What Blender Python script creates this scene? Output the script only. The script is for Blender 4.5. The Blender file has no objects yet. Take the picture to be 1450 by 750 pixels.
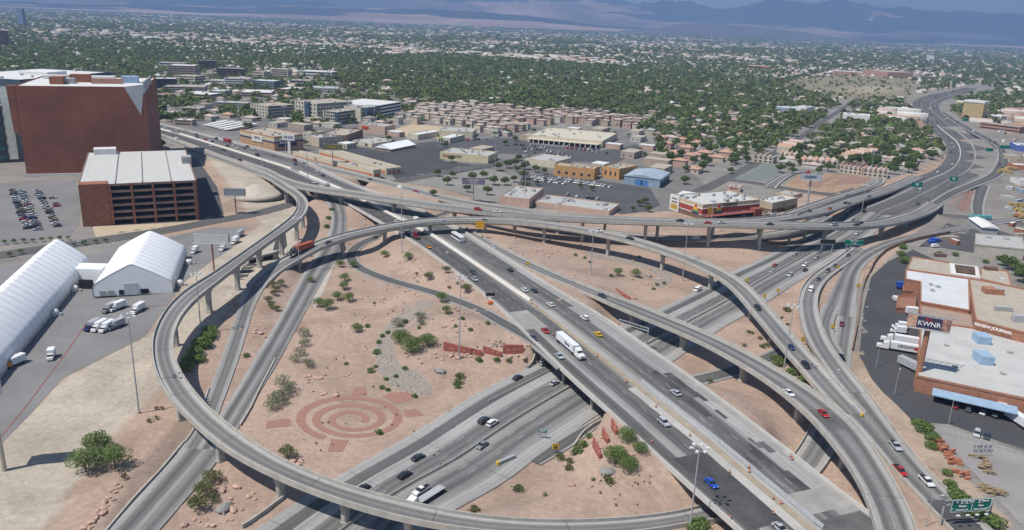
import bpy, bmesh, math, random
import numpy as np
random.seed(7); RNG = np.random.default_rng(11)
rad = math.radians
SC = bpy.context.scene
COL = SC.collection

# ------------------------------------------------------------------ camera
CAM_H = 125.0; F = 1110.0; PITCH = rad(17.35); ROLL = rad(2.29)
cd = bpy.data.cameras.new('camera'); cam = bpy.data.objects.new('camera', cd); COL.objects.link(cam)
SC.camera = cam
cd.sensor_width = 36.0; cd.lens = 36.0 * F / 1450.0; cd.clip_start = 1.0; cd.clip_end = 200000.0
from mathutils import Matrix, Vector
FWD = Vector((0, math.cos(PITCH), -math.sin(PITCH))); UPC = Vector((0, math.sin(PITCH), math.cos(PITCH))); XR = Vector((1, 0, 0))
CX = XR * math.cos(ROLL) + UPC * math.sin(ROLL)
CY = -XR * math.sin(ROLL) + UPC * math.cos(ROLL)
m = Matrix((CX, CY, -FWD)).transposed().to_4x4(); m.translation = Vector((0, 0, CAM_H)); cam.matrix_world = m

def P(u, v, z=0.0):
    d = CX * (u - 725.0) + CY * (375.0 - v) + FWD * F
    t = (z - CAM_H) / min(d.z, -1e-3)
    return Vector((d.x * t, d.y * t, z))
def proj(p):
    r = Vector(p) - Vector((0, 0, CAM_H)); k = r.dot(FWD)
    if k <= 1: return (-9999, -9999)
    return (725 + F * r.dot(CX) / k, 375 - F * r.dot(CY) / k)

# ------------------------------------------------------------------ light
SUN_EL = rad(60.0); SAZ = rad(30.0)                 # shadows fall to the right and away
sdir = Vector((-math.cos(SUN_EL) * math.cos(SAZ), -math.cos(SUN_EL) * math.sin(SAZ), math.sin(SUN_EL)))
sd = bpy.data.lights.new('sun', 'SUN'); sd.energy = 4.8; sd.angle = rad(0.53); sd.color = (1.0, 0.955, 0.89)
sun = bpy.data.objects.new('sun', sd); COL.objects.link(sun)
sun.rotation_euler = sdir.to_track_quat('Z', 'Y').to_euler()
W = bpy.data.worlds.new('World'); SC.world = W; W.use_nodes = True
nt = W.node_tree; nt.nodes.clear()
sky = nt.nodes.new('ShaderNodeTexSky'); sky.sky_type = 'NISHITA'; sky.sun_disc = False
sky.sun_elevation = SUN_EL; sky.sun_rotation = math.atan2(sdir.x, sdir.y)
sky.altitude = 700; sky.air_density = 1.0; sky.dust_density = 0.8; sky.ozone_density = 2.5
bg = nt.nodes.new('ShaderNodeBackground'); bg.inputs[1].default_value = 0.10
ow = nt.nodes.new('ShaderNodeOutputWorld'); nt.links.new(sky.outputs[0], bg.inputs[0]); nt.links.new(bg.outputs[0], ow.inputs[0])
SC.view_settings.view_transform = 'Standard'; SC.view_settings.look = 'None'
SC.view_settings.exposure = 0.1; SC.view_settings.gamma = 1.0
SC.render.engine = 'CYCLES'
SC.cycles.max_bounces = 5; SC.cycles.diffuse_bounces = 3; SC.cycles.glossy_bounces = 2; SC.cycles.transmission_bounces = 2
SC.cycles.volume_bounces = 0; SC.cycles.caustics_reflective = False; SC.cycles.caustics_refractive = False
SC.cycles.use_denoising = True

# ------------------------------------------------------------------ materials
MATS = {}
def nodes(name, rough=0.85, spec=0.3, metal=0.0):
    mt = bpy.data.materials.new(name); mt.use_nodes = True; t = mt.node_tree
    b = t.nodes['Principled BSDF']; b.inputs['Roughness'].default_value = rough
    b.inputs['Specular IOR Level'].default_value = spec; b.inputs['Metallic'].default_value = metal
    MATS[name] = mt
    return mt, t, b
def N(t, typ, **kw):
    n = t.nodes.new(typ)
    for k, v in kw.items(): setattr(n, k, v)
    return n
def mixc(t, fac, a, b, mode='MIX'):
    n = t.nodes.new('ShaderNodeMix'); n.data_type = 'RGBA'; n.blend_type = mode
    for s, v in ((n.inputs[0], fac), (n.inputs[6], a), (n.inputs[7], b)):
        if isinstance(v, (int, float)): s.default_value = v
        elif isinstance(v, tuple): s.default_value = (*v[:3], 1)
        else: t.links.new(v, s)
    return n.outputs[2]
def math_(t, op, a, b=None, clamp=False):
    n = t.nodes.new('ShaderNodeMath'); n.operation = op; n.use_clamp = clamp
    for i, v in enumerate((a, b)):
        if v is None: continue
        if isinstance(v, (int, float)): n.inputs[i].default_value = v
        else: t.links.new(v, n.inputs[i])
    return n.outputs[0]
def ramp(t, fac, stops, interp='LINEAR'):
    n = t.nodes.new('ShaderNodeValToRGB'); n.color_ramp.interpolation = interp
    e = n.color_ramp.elements
    while len(e) > 1: e.remove(e[0])
    for i, (p, c) in enumerate(stops):
        if isinstance(c, (int, float)): c = (c, c, c)
        if i == 0: e[0].position = p; e[0].color = (*c, 1)
        else:
            x = e.new(min(1, p)); x.color = (*c, 1)
    t.links.new(fac, n.inputs[0]); return n.outputs[0]
def noise(t, vec, scale, detail=3, rough=0.55, dist=0.0):
    n = t.nodes.new('ShaderNodeTexNoise'); n.inputs['Scale'].default_value = scale
    n.inputs['Detail'].default_value = detail; n.inputs['Roughness'].default_value = rough; n.inputs['Distortion'].default_value = dist
    if vec is not None: t.links.new(vec, n.inputs['Vector'])
    return n.outputs[0]
def geo(t): return t.nodes.new('ShaderNodeNewGeometry').outputs['Position']
def mapv(t, vec, scale, rot=(0, 0, 0)):
    n = t.nodes.new('ShaderNodeMapping'); n.inputs['Scale'].default_value = scale; n.inputs['Rotation'].default_value = rot
    t.links.new(vec, n.inputs['Vector']); return n.outputs[0]
def plain(name, col, rough=0.8, var=0.12, scale=0.25, spec=0.3, metal=0.0, fine=2.0):
    """a weathered single colour: two noises of wear over the base colour"""
    if name in MATS: return MATS[name]
    mt, t, b = nodes(name, rough, spec, metal)
    g = geo(t)
    a = noise(t, g, scale, 4); c = noise(t, g, fine, 2)
    f = math_(t, 'ADD', math_(t, 'MULTIPLY', a, 0.7), math_(t, 'MULTIPLY', c, 0.3))
    lo = tuple(max(0, x * (1 - 1.6 * var)) for x in col); hi = tuple(min(1, x * (1 + 1.6 * var)) for x in col)
    t.links.new(ramp(t, f, [(0.3, lo), (0.7, hi)]), b.inputs['Base Color'])
    return mt

def panel_joints(mt, dz, dx, amt=.25):
    """thin darker joints between cladding panels"""
    t = mt.node_tree; b = t.nodes['Principled BSDF']; src = b.inputs['Base Color'].links[0].from_socket
    sp = N(t, 'ShaderNodeSeparateXYZ'); t.links.new(geo(t), sp.inputs[0])
    h = math_(t, 'ADD', math_(t, 'MULTIPLY', sp.outputs[0], .97), math_(t, 'MULTIPLY', sp.outputs[1], .55))
    a = math_(t, 'LESS_THAN', math_(t, 'FRACT', math_(t, 'DIVIDE', sp.outputs[2], dz)), .07); c = math_(t, 'LESS_THAN', math_(t, 'FRACT', math_(t, 'DIVIDE', h, dx)), .05)
    t.links.new(mixc(t, math_(t, 'MULTIPLY', math_(t, 'MAXIMUM', a, c), amt), src, (.05, .035, .03)), b.inputs['Base Color'])
# ------------------------------------------------------------------ mesh building
def tag(o, label=None, cat=None, group=None, kind=None):
    if label: o['label'] = label
    if cat: o['category'] = cat
    if group: o['group'] = group
    if kind: o['kind'] = kind
    return o
def empty(name, loc, rz=0, label=None, cat=None, group=None):
    o = bpy.data.objects.new(name, None); COL.objects.link(o); o.location = loc; o.rotation_euler = (0, 0, rz)
    o.empty_display_size = 0.5
    return tag(o, label, cat, group)
class MB:
    def __init__(s): s.v = []; s.f = []; s.mi = []; s.uv = []; s.mats = []
    def add(s, vs, fs, mi=0):
        n = len(s.v); s.v += [tuple(x) for x in vs]
        for f in fs: s.f.append(tuple(n + i for i in f)); s.mi.append(mi)
    def box(s, c, d, rz=0, mi=0):
        """centre c (z = bottom), size d"""
        cx, cy, cz = c; a, b, h = d[0] / 2, d[1] / 2, d[2]; ca, sa = math.cos(rz), math.sin(rz)
        vs = [(cx + x * ca - y * sa, cy + x * sa + y * ca, cz + z) for z in (0, h) for x, y in ((-a, -b), (a, -b), (a, b), (-a, b))]
        s.add(vs, [(0, 3, 2, 1), (4, 5, 6, 7), (0, 1, 5, 4), (1, 2, 6, 5), (2, 3, 7, 6), (3, 0, 4, 7)], mi)
        return s
    def prism(s, poly, z0, z1, mi=0, top=True, topmi=None):
        n = len(poly); vs = [(p[0], p[1], z0) for p in poly] + [(p[0], p[1], z1) for p in poly]
        ar = sum(poly[i][0] * poly[(i + 1) % n][1] - poly[(i + 1) % n][0] * poly[i][1] for i in range(n))
        if ar < 0: vs = vs[:n][::-1] + vs[n:][::-1]
        s.add(vs, [(i, (i + 1) % n, n + (i + 1) % n, n + i) for i in range(n)], mi)
        if top: s.add(vs, [tuple(range(n, 2 * n))], mi if topmi is None else topmi)
        s.add(vs, [tuple(range(n - 1, -1, -1))], mi)
        return s
    def tube(s, a, b, r0, r1=None, n=8, mi=0):
        a = Vector(a); b = Vector(b); r1 = r0 if r1 is None else r1
        d = (b - a).normalized(); x = d.orthogonal().normalized(); y = d.cross(x)
        vs = []
        for p, r in ((a, r0), (b, r1)):
            for i in range(n):
                an = 2 * math.pi * i / n; vs.append(p + x * (r * math.cos(an)) + y * (r * math.sin(an)))
        s.add(vs, [(i, (i + 1) % n, n + (i + 1) % n, n + i) for i in range(n)] + [tuple(range(n - 1, -1, -1)), tuple(range(n, 2 * n))], mi)
        return s
    def loft(s, rings, closed=True, caps=True, mi=0):
        """rings: equal-length point lists"""
        n = len(rings[0]); vs = [p for r in rings for p in r]; fs = []
        for k in range(len(rings) - 1):
            for i in range(n if closed else n - 1):
                j = (i + 1) % n; fs.append((k * n + i, k * n + j, (k + 1) * n + j, (k + 1) * n + i))
        if caps and closed: fs += [tuple(range(n - 1, -1, -1)), tuple(range((len(rings) - 1) * n, len(rings) * n))]
        s.add(vs, fs, mi); return s
    def build(s, name, mat, parent=None, smooth=False, loc=None, world=True):
        """parent given and world=True: vertices are world coordinates, made local to the (unrotated) parent"""
        me = bpy.data.meshes.new(name)
        off = Vector((0, 0, 0))
        if parent is not None and world: off = Vector(parent.location)
        if parent is None and loc is not None: off = Vector(loc)
        me.from_pydata([(x - off[0], y - off[1], z - off[2]) for x, y, z in s.v], [], s.f)
        for mm in (mat if isinstance(mat, (list, tuple)) else [mat]): me.materials.append(mm)
        if any(s.mi): me.polygons.foreach_set('material_index', s.mi)
        if smooth: me.polygons.foreach_set('use_smooth', [True] * len(me.polygons))
        me.update()
        o = bpy.data.objects.new(name, me); COL.objects.link(o)
        if parent is not None: o.parent = parent
        elif loc is not None: o.location = loc
        return o
def copy_thing(root, loc, rz=0.0, scale=None, label=None, group=None):
    c = root.copy(); COL.objects.link(c); c.location = loc; c.rotation_euler = (0, 0, rz)
    if scale: c.scale = (scale,) * 3 if isinstance(scale, (int, float)) else scale
    if label: c['label'] = label
    if group: c['group'] = group
    for ch in root.children:
        d = ch.copy(); COL.objects.link(d); d.parent = c
        for g in ch.children:
            e = g.copy(); COL.objects.link(e); e.parent = d
    return c
def np_mesh(name, V, Fq, mats, mi=None, smooth=False):
    """V (n,3) array, Fq (m,k) array of equal-sized faces"""
    me = bpy.data.meshes.new(name); k = Fq.shape[1]
    me.vertices.add(len(V)); me.vertices.foreach_set('co', V.astype(np.float32).ravel())
    me.loops.add(Fq.size); me.loops.foreach_set('vertex_index', Fq.astype(np.int32).ravel())
    me.polygons.add(len(Fq)); me.polygons.foreach_set('loop_start', np.arange(0, Fq.size, k, dtype=np.int32))
    me.polygons.foreach_set('loop_total', np.full(len(Fq), k, dtype=np.int32))
    if mi is not None: me.polygons.foreach_set('material_index', mi.astype(np.int32))
    me.polygons.foreach_set('use_smooth', np.full(len(Fq), smooth))
    for x in mats: me.materials.append(x)
    me.update(calc_edges=True)
    o = bpy.data.objects.new(name, me); COL.objects.link(o); return o
# ================================================================== roads: traced centre lines with widths
def catmull(pts, step=3.0):
    pts = np.array(pts, float); n = len(pts)
    if n < 3:
        k = max(2, int(np.linalg.norm(pts[-1][:2] - pts[0][:2]) / step)); tt = np.linspace(0, 1, k)[:, None]
        return pts[0] * (1 - tt) + pts[-1] * tt
    e = np.vstack([2 * pts[0] - pts[1], pts, 2 * pts[-1] - pts[-2]]); out = []
    for i in range(1, n):
        p0, p1, p2, p3 = e[i - 1], e[i], e[i + 1], e[i + 2]
        t0 = 0.0; t1 = t0 + max(1e-3, np.linalg.norm((p1 - p0)[:2])) ** .5; t2 = t1 + max(1e-3, np.linalg.norm((p2 - p1)[:2])) ** .5
        t3 = t2 + max(1e-3, np.linalg.norm((p3 - p2)[:2])) ** .5
        k = max(2, int(np.linalg.norm((p2 - p1)[:2]) / step))
        for t in np.linspace(t1, t2, k, endpoint=False):
            a1 = (t1 - t) / (t1 - t0) * p0 + (t - t0) / (t1 - t0) * p1
            a2 = (t2 - t) / (t2 - t1) * p1 + (t - t1) / (t2 - t1) * p2
            a3 = (t3 - t) / (t3 - t2) * p2 + (t - t2) / (t3 - t2) * p3
            b1 = (t2 - t) / (t2 - t0) * a1 + (t - t0) / (t2 - t0) * a2
            b2 = (t3 - t) / (t3 - t1) * a2 + (t - t1) / (t3 - t1) * a3
            out.append((t2 - t) / (t2 - t1) * b1 + (t - t1) / (t2 - t1) * b2)
    out.append(pts[-1]); return np.array(out)
def smooth1(a, k):
    for _ in range(k):
        b = a.copy(); b[1:-1] = (a[:-2] + 2 * a[1:-1] + a[2:]) / 4; a = b
    return a
ROADS = {}
class Road: pass
def road(key, rows, sm=12, wfix=None, wsm=10):
    """row: (lu,lv,ru,rv,z[,'b']) two traced edges, or (u,v,z,w[,'b']) centre and width"""
    cs = []; br = []; ws = []
    for r in rows:
        b = 1.0 if isinstance(r[-1], str) else 0.0; rr = [x for x in r if not isinstance(x, str)]
        if r[0] == 'W':
            rr = list(r[1:6]); b = 1.0 if len(r) > 6 else 0.0; a = Vector((rr[0], rr[1], rr[4])); c = Vector((rr[2], rr[3], rr[4])); mid = (a + c) / 2; ws.append(('e', a, c))
        elif len(rr) == 5:
            a = P(rr[0], rr[1], rr[4]); c = P(rr[2], rr[3], rr[4]); mid = (a + c) / 2; ws.append(('e', a, c))
        else:
            mid = P(rr[0], rr[1], rr[2]); ws.append(('w', rr[3]))
        cs.append(mid); br.append(b)
    tan = []
    for i in range(len(cs)):
        d = cs[min(i + 1, len(cs) - 1)] - cs[max(i - 1, 0)]; tan.append(Vector((d.x, d.y, 0)).normalized())
    w = []
    for i, x in enumerate(ws):
        if x[0] == 'w': w.append(x[1])
        else:
            d = x[2] - x[1]; w.append(abs(d.x * tan[i].y - d.y * tan[i].x))
    if wfix: w = [wfix] * len(w)
    C = catmull([(p.x, p.y, p.z, ww, b) for p, ww, b in zip(cs, w, br)], 3.0)
    for j in (0, 1, 2): C[:, j] = smooth1(C[:, j], sm)
    C[:, 2] = smooth1(C[:, 2], 30); C[:, 3] = smooth1(C[:, 3], wsm)
    R = Road(); R.key = key; R.c = C[:, :3]; R.w = C[:, 3]; R.b = C[:, 4] > 0.5
    t = np.gradient(R.c[:, :2], axis=0); t /= np.linalg.norm(t, axis=1)[:, None] + 1e-9; R.t = t
    R.n = np.stack([t[:, 1], -t[:, 0]], 1)          # to the right of travel
    R.s = np.concatenate([[0], np.cumsum(np.linalg.norm(np.diff(R.c[:, :2], axis=0), axis=1))])
    R.px = np.array([proj(p) for p in R.c]); R.rows_w = w
    ROADS[key] = R
    return R
def station(R, u, v):
    return int(np.argmin((R.px[:, 0] - u) ** 2 + (R.px[:, 1] - v) ** 2))
def off(R, i, o, dz=0.0):
    return Vector((R.c[i, 0] + R.n[i, 0] * o, R.c[i, 1] + R.n[i, 1] * o, R.c[i, 2] + dz))

B = 'b'
# first point is the far (upper left) end; L = left of the picture
MA = P(1175, 687, 7.5); MD = P(720, 367, 7.5) - MA; MD.z = 0; MD.normalize()
def main_row(al, l, r, z, *f):
    q = lambda o: (MA.x + MD.x * al + MD.y * o, MA.y + MD.y * al - MD.x * o)
    a, c = q(l), q(r); return ('W', a[0], a[1], c[0], c[1], z) + f
road('main', [main_row(*x) for x in [(900,-235,-205,4),(792,-190,-155,4),(708,-155,-118,4),(642,-132,-88.7,4),(593,-117,-66,4),(537,-96,-46,4),(475,-76,-37,4.2),(414,-60,-26,4.8,B),(375,-51,-16,5.6,B),
  (345,-47,-11,6.3,B),(310,-43,-6,6.9,B),(286,-40,-3.5,7.2),(245,-36,-1.5,7.5),(198,-33.6,.5,7.5),(168,-32.5,2,7.5),(143,-33,4,7.5),(128,-33.8,5,7.5,B),(106,-34.8,5,7.5,B),(79,-35.8,4.8,7.5,B),(53,-36,4,7.5),(23,-36.8,2.3,7.5,B),
  (-6,-37,0,7.5,B),(-60,-37.5,-1,7.5,B),(-130,-38,-2,7.5,B)]], sm=3, wsm=3)
road('rampD', [(649,323,652,319,7.5),(690,348,697,343,7.5),(720,366,728,359,7.5),(763,388,774,381,7.5),(816,410,846,411,7.5,B),(873,435,921,438,8,B),
  (929,458,960,454,8.5,B),(987,483,1020,480,8.5,B),(1050,518,1061,500,9,B),(1093,545,1107,525,9.5,B),(1126,571,1149,550,10,B),(1156,599,1182,574,10,B),
  (1177,626,1215,603,10,B),(1200,657,1240,640,10,B),(1221,687,1262,675,10,B),(1233,714,1282,705,9.5,B),(1241,748,1297,742,9,B),(1248,790,1312,795,9,B),(1252,850,1324,860,8.5,B)], sm=20, wsm=12)
road('low', [(190,850,480,860,0),(300,790,560,800,0),(363,748,590,760,0),(426,705,638,722,0),(489,666,679,697,0),(559,628,726,677,0),(600,604,757,648,0),(663,564,800,618,0),
  (741,523,850,584,0),(926,440,1008,473,0),(1003,403,1059,444,0),(1032,386,1110,411,0),(1087,361,1142,391,0),(1138,335,1206,353,0),(1168,321,1232,336,0),
  (1206,291,1262,308,0),(1242,276,1304,293,0)], sm=10, wsm=14)
road('far', [(1206,291,1262,308,0.1),(1242,276,1304,293,0.1),(1270,264,1330,279,0.1),(1303,248,1349,268,0.1),(1332,235,1380,254,0.1),(1341,221,1398,241,0.1),
  (1341,206,1404,226,0.1),(1332,193,1402,212,0.1),(1313,180,1385,194,0.1),(1300,165,1356,174,0.1),(1293,151,1335,160,0.1),(1296,141,1331,147,0.1),
  (1316,134,1351,138,0.1),(1345,128.5,1372,131,0.1),(1365,124,1385,125,0.1)], sm=8, wsm=12)
road('outer', [(1330,290,1318,286,5),(1356,276,1347,268,4),(1392,261,1375,257,3),(1417,251,1400,244,3),(1430,233,1409,230,3),(1428,218,1412,218,3),
  (1422,208,1408,206,3),(1402,195,1390,196,3),(1380,183,1370,185,2.5),(1356,170,1348,171,1),(1338,158,1332,158,0.3)], sm=8)
road('flyB', [(330,231,336,226,4),(365,243,372,238,5),(401,259,398,253,7.5,B),(438,269,440,263,10,B),(483,275.5,486,269,12,B),(557,286,557,278.5,14.5,B),
  (643,298,643,291.5,15,B),(730,306.5,730,300,15,B),(827,313,827,306.5,15,B),(960,317.5,960,311,16,B),(1078,321,1078,314.5,16,B),(1171,323,1171,316.5,14,B),
  (1241,321,1241,314,10,B),(1285,313,1270,306,7.5,B),(1315,301,1300,297,6,B),(1330,290,1318,286,5)], sm=30, wfix=12.5)
road('rampA', [(231,197,233,193,4),(299,224,306,219,4),(331,236,342,231,4.6),(365,249,376,244,6.5,B),(380,254,390,251,8,B),(396.5,265,410,263,10.5,B),
  (416,278,428,275,12.5,B),(421,290,437,288,13.8,B),(416,303,430,308,14.5,B),(399,318,401,331,15.2,B),(355,350,355,363,15.2,B),(300,388,300,406,14.5,B),
  (279,400,286,416.5,14,B),(250,421.5,266,436,13.4,B),(226.5,451,250,460,12.8,B),(215,479,244,486,12,B),(215,506,246,506,11.4,B),(218,524,253,521,11,B),
  (226,543,263,540,10.6,B),(239,566,281,563,10.2,B),(266,593,305,588,9.8,B),(297,623,335,612,9.5,B),(327,644,367,634,9.2,B),(360,662,398,652,9,B),
  (401,682,443,672,8.6,B),(451,702,489,689,8.2,B),(501,719,542,704,7.8,B),(559,735,600,716,7.2,B),(600,743.5,630,724,6.8,B),(655,753,686,732,6,B),
  (720,761,745,738.5,4.8),(790,764,800,740,3.8),(843,763,848,738,3),(905,758,925,732,2.2),(965,747,967,725,1.6),(1000,740,998,720,1.2),
  (1040,721,0.8,10),(1085,704,0.5,10),(1120,680,0.3,10),(1143,659,0,10),(1160,632,0,10),(1172,598,0,9.5),(1181,560,0,9),(1186,530,0,8.5)], sm=16, wsm=8)
road('rampJ', [(351,403,373,410,2.2),(379,376,392,389,4.2),(406,361,406,381,6.5,B),(441,345,441,356,9,B),(484,330,484,341,11,B),(538,319,538,327.5,13,B),
  (580,312,580,319.5,14,B),(640,308,640,314.5,14.3,B),(720,309,720,316,14.2,B),(800,317,800,325,13.8,B),(863,328,863,337,13,B),(913,340,913,351,12,B),
  (960,356,960,367,11,B),(1007,374,999,383,10.3,B),(1042,392.5,1026,398,9.6,B),(1062.6,410,1043,414,9,B),(1096,444.5,1070,449,8,B),(1125.5,477.6,1098,483,7,B),
  (1145,503,1116,502,6.2,B),(1165.5,526.5,1137,522,5.5,B),(1190,553,1157,548,5,B),(1200,563,1172,569.5,4.6),(1215,580,1199,593,4.4)], sm=16, wfix=9.6)
road('rampH', [(1206,352,1228,350,0.3),(1179,372,1206,370,1.3),(1155,388,1179,388,2.2),(1138,406,1165,401,3,B),(1132,426,1156,418,3.6,B),(1134,449.5,1155.5,438,4,B),
  (1143,476,1161,463,4.2,B),(1151,494,1169.5,482.6,4.4,B),(1172,528,1190,509,4.5,B),(1190,551,1214,541,4.5),(1206,568,1230,560,4.4)], sm=14, wfix=8.6)
road('merge', [(1172,569.5,1215,542,4.5),(1199,593,1240,574.5,4.4),(1231.5,626,1270,615,4.2),(1254.6,656,1294,645,4.2),(1283,687,1325,680,4.2),(1307.6,712,1352,705,4.2),
  (1341,748,1395,742,4.2),(1375,785,1435,785,4.2),(1430,850,1490,848,4.2)], sm=8)
road('rampC', [(440,236,446,230,4),(471,245,477,238.5,4),(505,253,510,246,4),(536,261,542,254,4.5),(565,268,572,262,5),(600,277,606,271,6.5),(644,288,650,282,8.5,B),
  (706,297,710,291,11,B),(770,305,770,300,12.5,B),(850,311.5,850,306.8,13,B),(940,315.5,940,311,13,B),(1030,316.5,1030,312,13,B),(1085,315,1082,309.5,12.5,B),
  (1150,308,1146,297,11,B),(1193,295,1183,287,8.5,B),(1220,285,1212,278,6,B),(1246,277,1239,271,4),(1275,266,1266,261,1.5),(1305,252,1297,247,0.5)], sm=24, wfix=11)
road('rampQ', [(1120,303,12,8,B),(1150,292,9.5,8,B),(1179,282,7.5,8,B),(1216,270,4.5,8,B),(1238,263,2.5,8),(1247,255,1.5,8),(1241,248,1,8),(1212,243.5,0.6,8),
  (1170,241.5,0.4,8),(1133,243,0.3,8),(1112,249,0.3,9),(1098,258,0.2,10),(1090,265,0.2,11)], sm=8)
road('rampK', [(700,306,1,8),(780,319,1,8),(860,329,1,8),(930,336.5,1,8),(983,338.5,1.5,8),(1026,337.5,3,8),(1082,333,6,8,B),(1115,328.5,7.5,8,B),(1140,321,9,8,B),
  (1170,306,9.5,8,B)], sm=14)
road('rampG', [(640,298,0.3,6.5),(600,312,0.3,6.5),(555,328,0.3,6.5),(530,336,0.4,7),(505,349,0.6,7),(496,362,0.9,7),(506,377,1.5,7),(530,388.5,2.2,7),(570,402,3.2,7),
  (613,413,4.5,7),(640,423,5.4,7),(680,438,6.6,7),(713,457,7.3,7),(747,475,7.4,7),(772,494,7.4,6.5),(800,520,7.4,6)], sm=6)
road('rampE', [(448,270,478,282,4.6),(459.5,281,487.6,288,4.6),(468,296,491,304.5,4.2),(469.5,313,490.5,318,3.6),(463,336,489,338,2.6),(447,360,484,358,1.8),(432,383,463,386,1),
  (412.6,424-6,444,420,0.6),(393.6,453,418.5,466,0.3),(365.5,499,393.6,512.5,0.1),(352,524,375,543,0.1),(335.5,550,355,575,0.1),(310,590,335,610,0.1),
  (285,625,312,645,0.1),(255,665,289,676,0.1)], sm=10)
road('rampT', [(351,403,373,410,2.3),(337,436,360.6,433,1.4),(327.5,466,349,471,0.8),(316,499,340,501,0.4),(305.7,526.6,332,525,0.1),(296,551,319,560,0.1),(276,609,302,605,0.1),
  (249,644,283,640,0.1)], sm=8)
road('service', [(258,634,318,638,0.12),(232.7,664,289,676,0.12),(189.7,709,256,715,0.1),(156.6,748.5,226,750,0),(110,790,185,790,0),(30,860,125,860,0)], sm=4)
road('rampM', [(745,654,770,655,0.0),(785,624,808,634,0),(830,600,842,607,0),(857,585,868,590,0),(925,555,0,8),(990,537,0,8),(1035,526,0,8),(1085,508,0,8),(1130,486,0,8)], sm=6)
road('retained', [(1440,306,1440,313,1),(1390,314,1390,321,1),(1338,323,1338,330,1),(1282,333,1282,343,1.2),(1246,343,1249,357,1.5),(1213,359,1229,371,1.7),(1193,382,1218,386,1.8),
  (1182,404,1214,408,1.9),(1171,425,1212,430,1.9),(1164,446,1211,446,1.9)], sm=6, wsm=6)
road('lowerO', [(1201,432,1.9,8),(1199,450,1.85,8),(1196,470,1.6,8),(1192,494,1.1,8),(1187,525,0.4,8.5),(1183,550,0,8.8)], sm=4)
road('joinO', [(1178,432,1.9,7),(1170,450,2.2,7),(1168,468,2.9,7),(1173,484,3.8,7),(1183,500,4.3,7)], sm=4)
road('street', [(-140,382,0,13),(0,360.5,0,13),(110,344,0,13),(230,326,0,13),(300,313,0,12),(365,301,0,12),(420,286,-0.8,11),(470,272,-1.2,11),(520,263,-1,11),(560,257,0,11),(620,246,0,11),(680,234.5,0,11),
  (740,224,0,12),(800,212,0,12),(860,200,0,12)], sm=6)
road('frontage', [(1378,262,1404,262,2.6),(1376,278,1399,272,1.2),(1374,296,1394,288,0.3),(1376,306,1394,302,0.1)], sm=4)
road('cross', [(1290,300,0,12),(1330,304,0,12),(1376,308,0,12),(1440,316,0,12),(1500,322,0,12)], sm=2)
road('avenue', [(1030,254,0.0,12),(1070,259,0.0,12),(1110,266,0.0,12),(1160,273,0.0,11),(1200,277,0.0,10)], sm=3)
road('boulevard', [(985,273,0,12),(1030,251,0,11),(1080,226,0,10),(1130,196,0,9),(1165,172,0,9),(1195,152,0,9),(1215,138,0,9)], sm=3)

# ------------------------------------------------------------------ terrain
GX = np.concatenate([-np.geomspace(60000, 330, 60), np.arange(-300, 441, 2.5), np.geomspace(470, 60000, 60)])
GY = np.concatenate([[-3000, -800, -200, 0, 60], np.arange(120, 761, 2.5), np.geomspace(775, 14000, 110), [20000, 32000, 60000]])
XX, YY = np.meshgrid(GX, GY)
PT = np.stack([XX.ravel(), YY.ravel()], 1)
near = (np.abs(PT[:, 0]) < 1200) & (PT[:, 1] > 60) & (PT[:, 1] < 2600)
num = np.zeros(len(PT)); den = np.zeros(len(PT)); best = np.full(len(PT), 1e9); bz = np.zeros(len(PT)); 
idx = np.where(near)[0]; pn = PT[idx]
base_w = 1 / 30.0 ** 3
for R in ROADS.values():
    g = ~R.b
    if not g.any(): continue
    ii = np.where(g)[0]
    lo = R.c[ii][:, :2].min(0) - 90; hi = R.c[ii][:, :2].max(0) + 90
    sel = np.where((pn[:, 0] > lo[0]) & (pn[:, 0] < hi[0]) & (pn[:, 1] > lo[1]) & (pn[:, 1] < hi[1]))[0]
    for ch in np.array_split(sel, max(1, len(sel) // 4000)):
        if not len(ch): continue
        d = np.sqrt((pn[ch, None, 0] - R.c[None, ii, 0]) ** 2 + (pn[ch, None, 1] - R.c[None, ii, 1]) ** 2) - R.w[None, ii] / 2
        k = d.argmin(1); dm = d[np.arange(len(ch)), k]; zz = R.c[ii[k], 2]
        w = 1 / (np.maximum(dm, 0) + 2) ** 3
        gi = idx[ch]; num[gi] += w * zz; den[gi] += w
        # lowest road wins under a crossing
        inside = dm < 1.8
        better = inside & ((best[gi] > 1.8) | (zz < bz[gi]))
        best[gi[better]] = dm[better]; bz[gi[better]] = zz[better]
HZ = num / (den + base_w)
ins = best < 1.8
HZ[ins] = bz[ins] - 0.35
HZ = HZ.reshape(XX.shape)
def hterr(x, y):
    i = np.clip(np.searchsorted(GX, x) - 1, 0, len(GX) - 2); j = np.clip(np.searchsorted(GY, y) - 1, 0, len(GY) - 2)
    a = (x - GX[i]) / (GX[i + 1] - GX[i]); b = (y - GY[j]) / (GY[j + 1] - GY[j])
    return float((HZ[j, i] * (1 - a) + HZ[j, i + 1] * a) * (1 - b) + (HZ[j + 1, i] * (1 - a) + HZ[j + 1, i + 1] * a) * b)
def G(u, v, dz=0.0):
    """pixel of the photograph -> the ground there"""
    z = 0.0
    for _ in range(14):
        p = P(u, v, z); z = 0.5 * z + 0.5 * hterr(p.x, p.y)
    p = P(u, v, z); return Vector((p.x, p.y, hterr(p.x, p.y) + dz))
def inpoly(x, y, poly):
    x = np.asarray(x, float); y = np.asarray(y, float); r = np.zeros(x.shape, bool); n = len(poly)
    for i in range(n):
        x1, y1 = poly[i][0], poly[i][1]; x2, y2 = poly[(i + 1) % n][0], poly[(i + 1) % n][1]
        c = ((y1 > y) != (y2 > y)) & (x < (x2 - x1) * (y - y1) / (y2 - y1 + 1e-12) + x1); r ^= c
    return r
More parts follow.
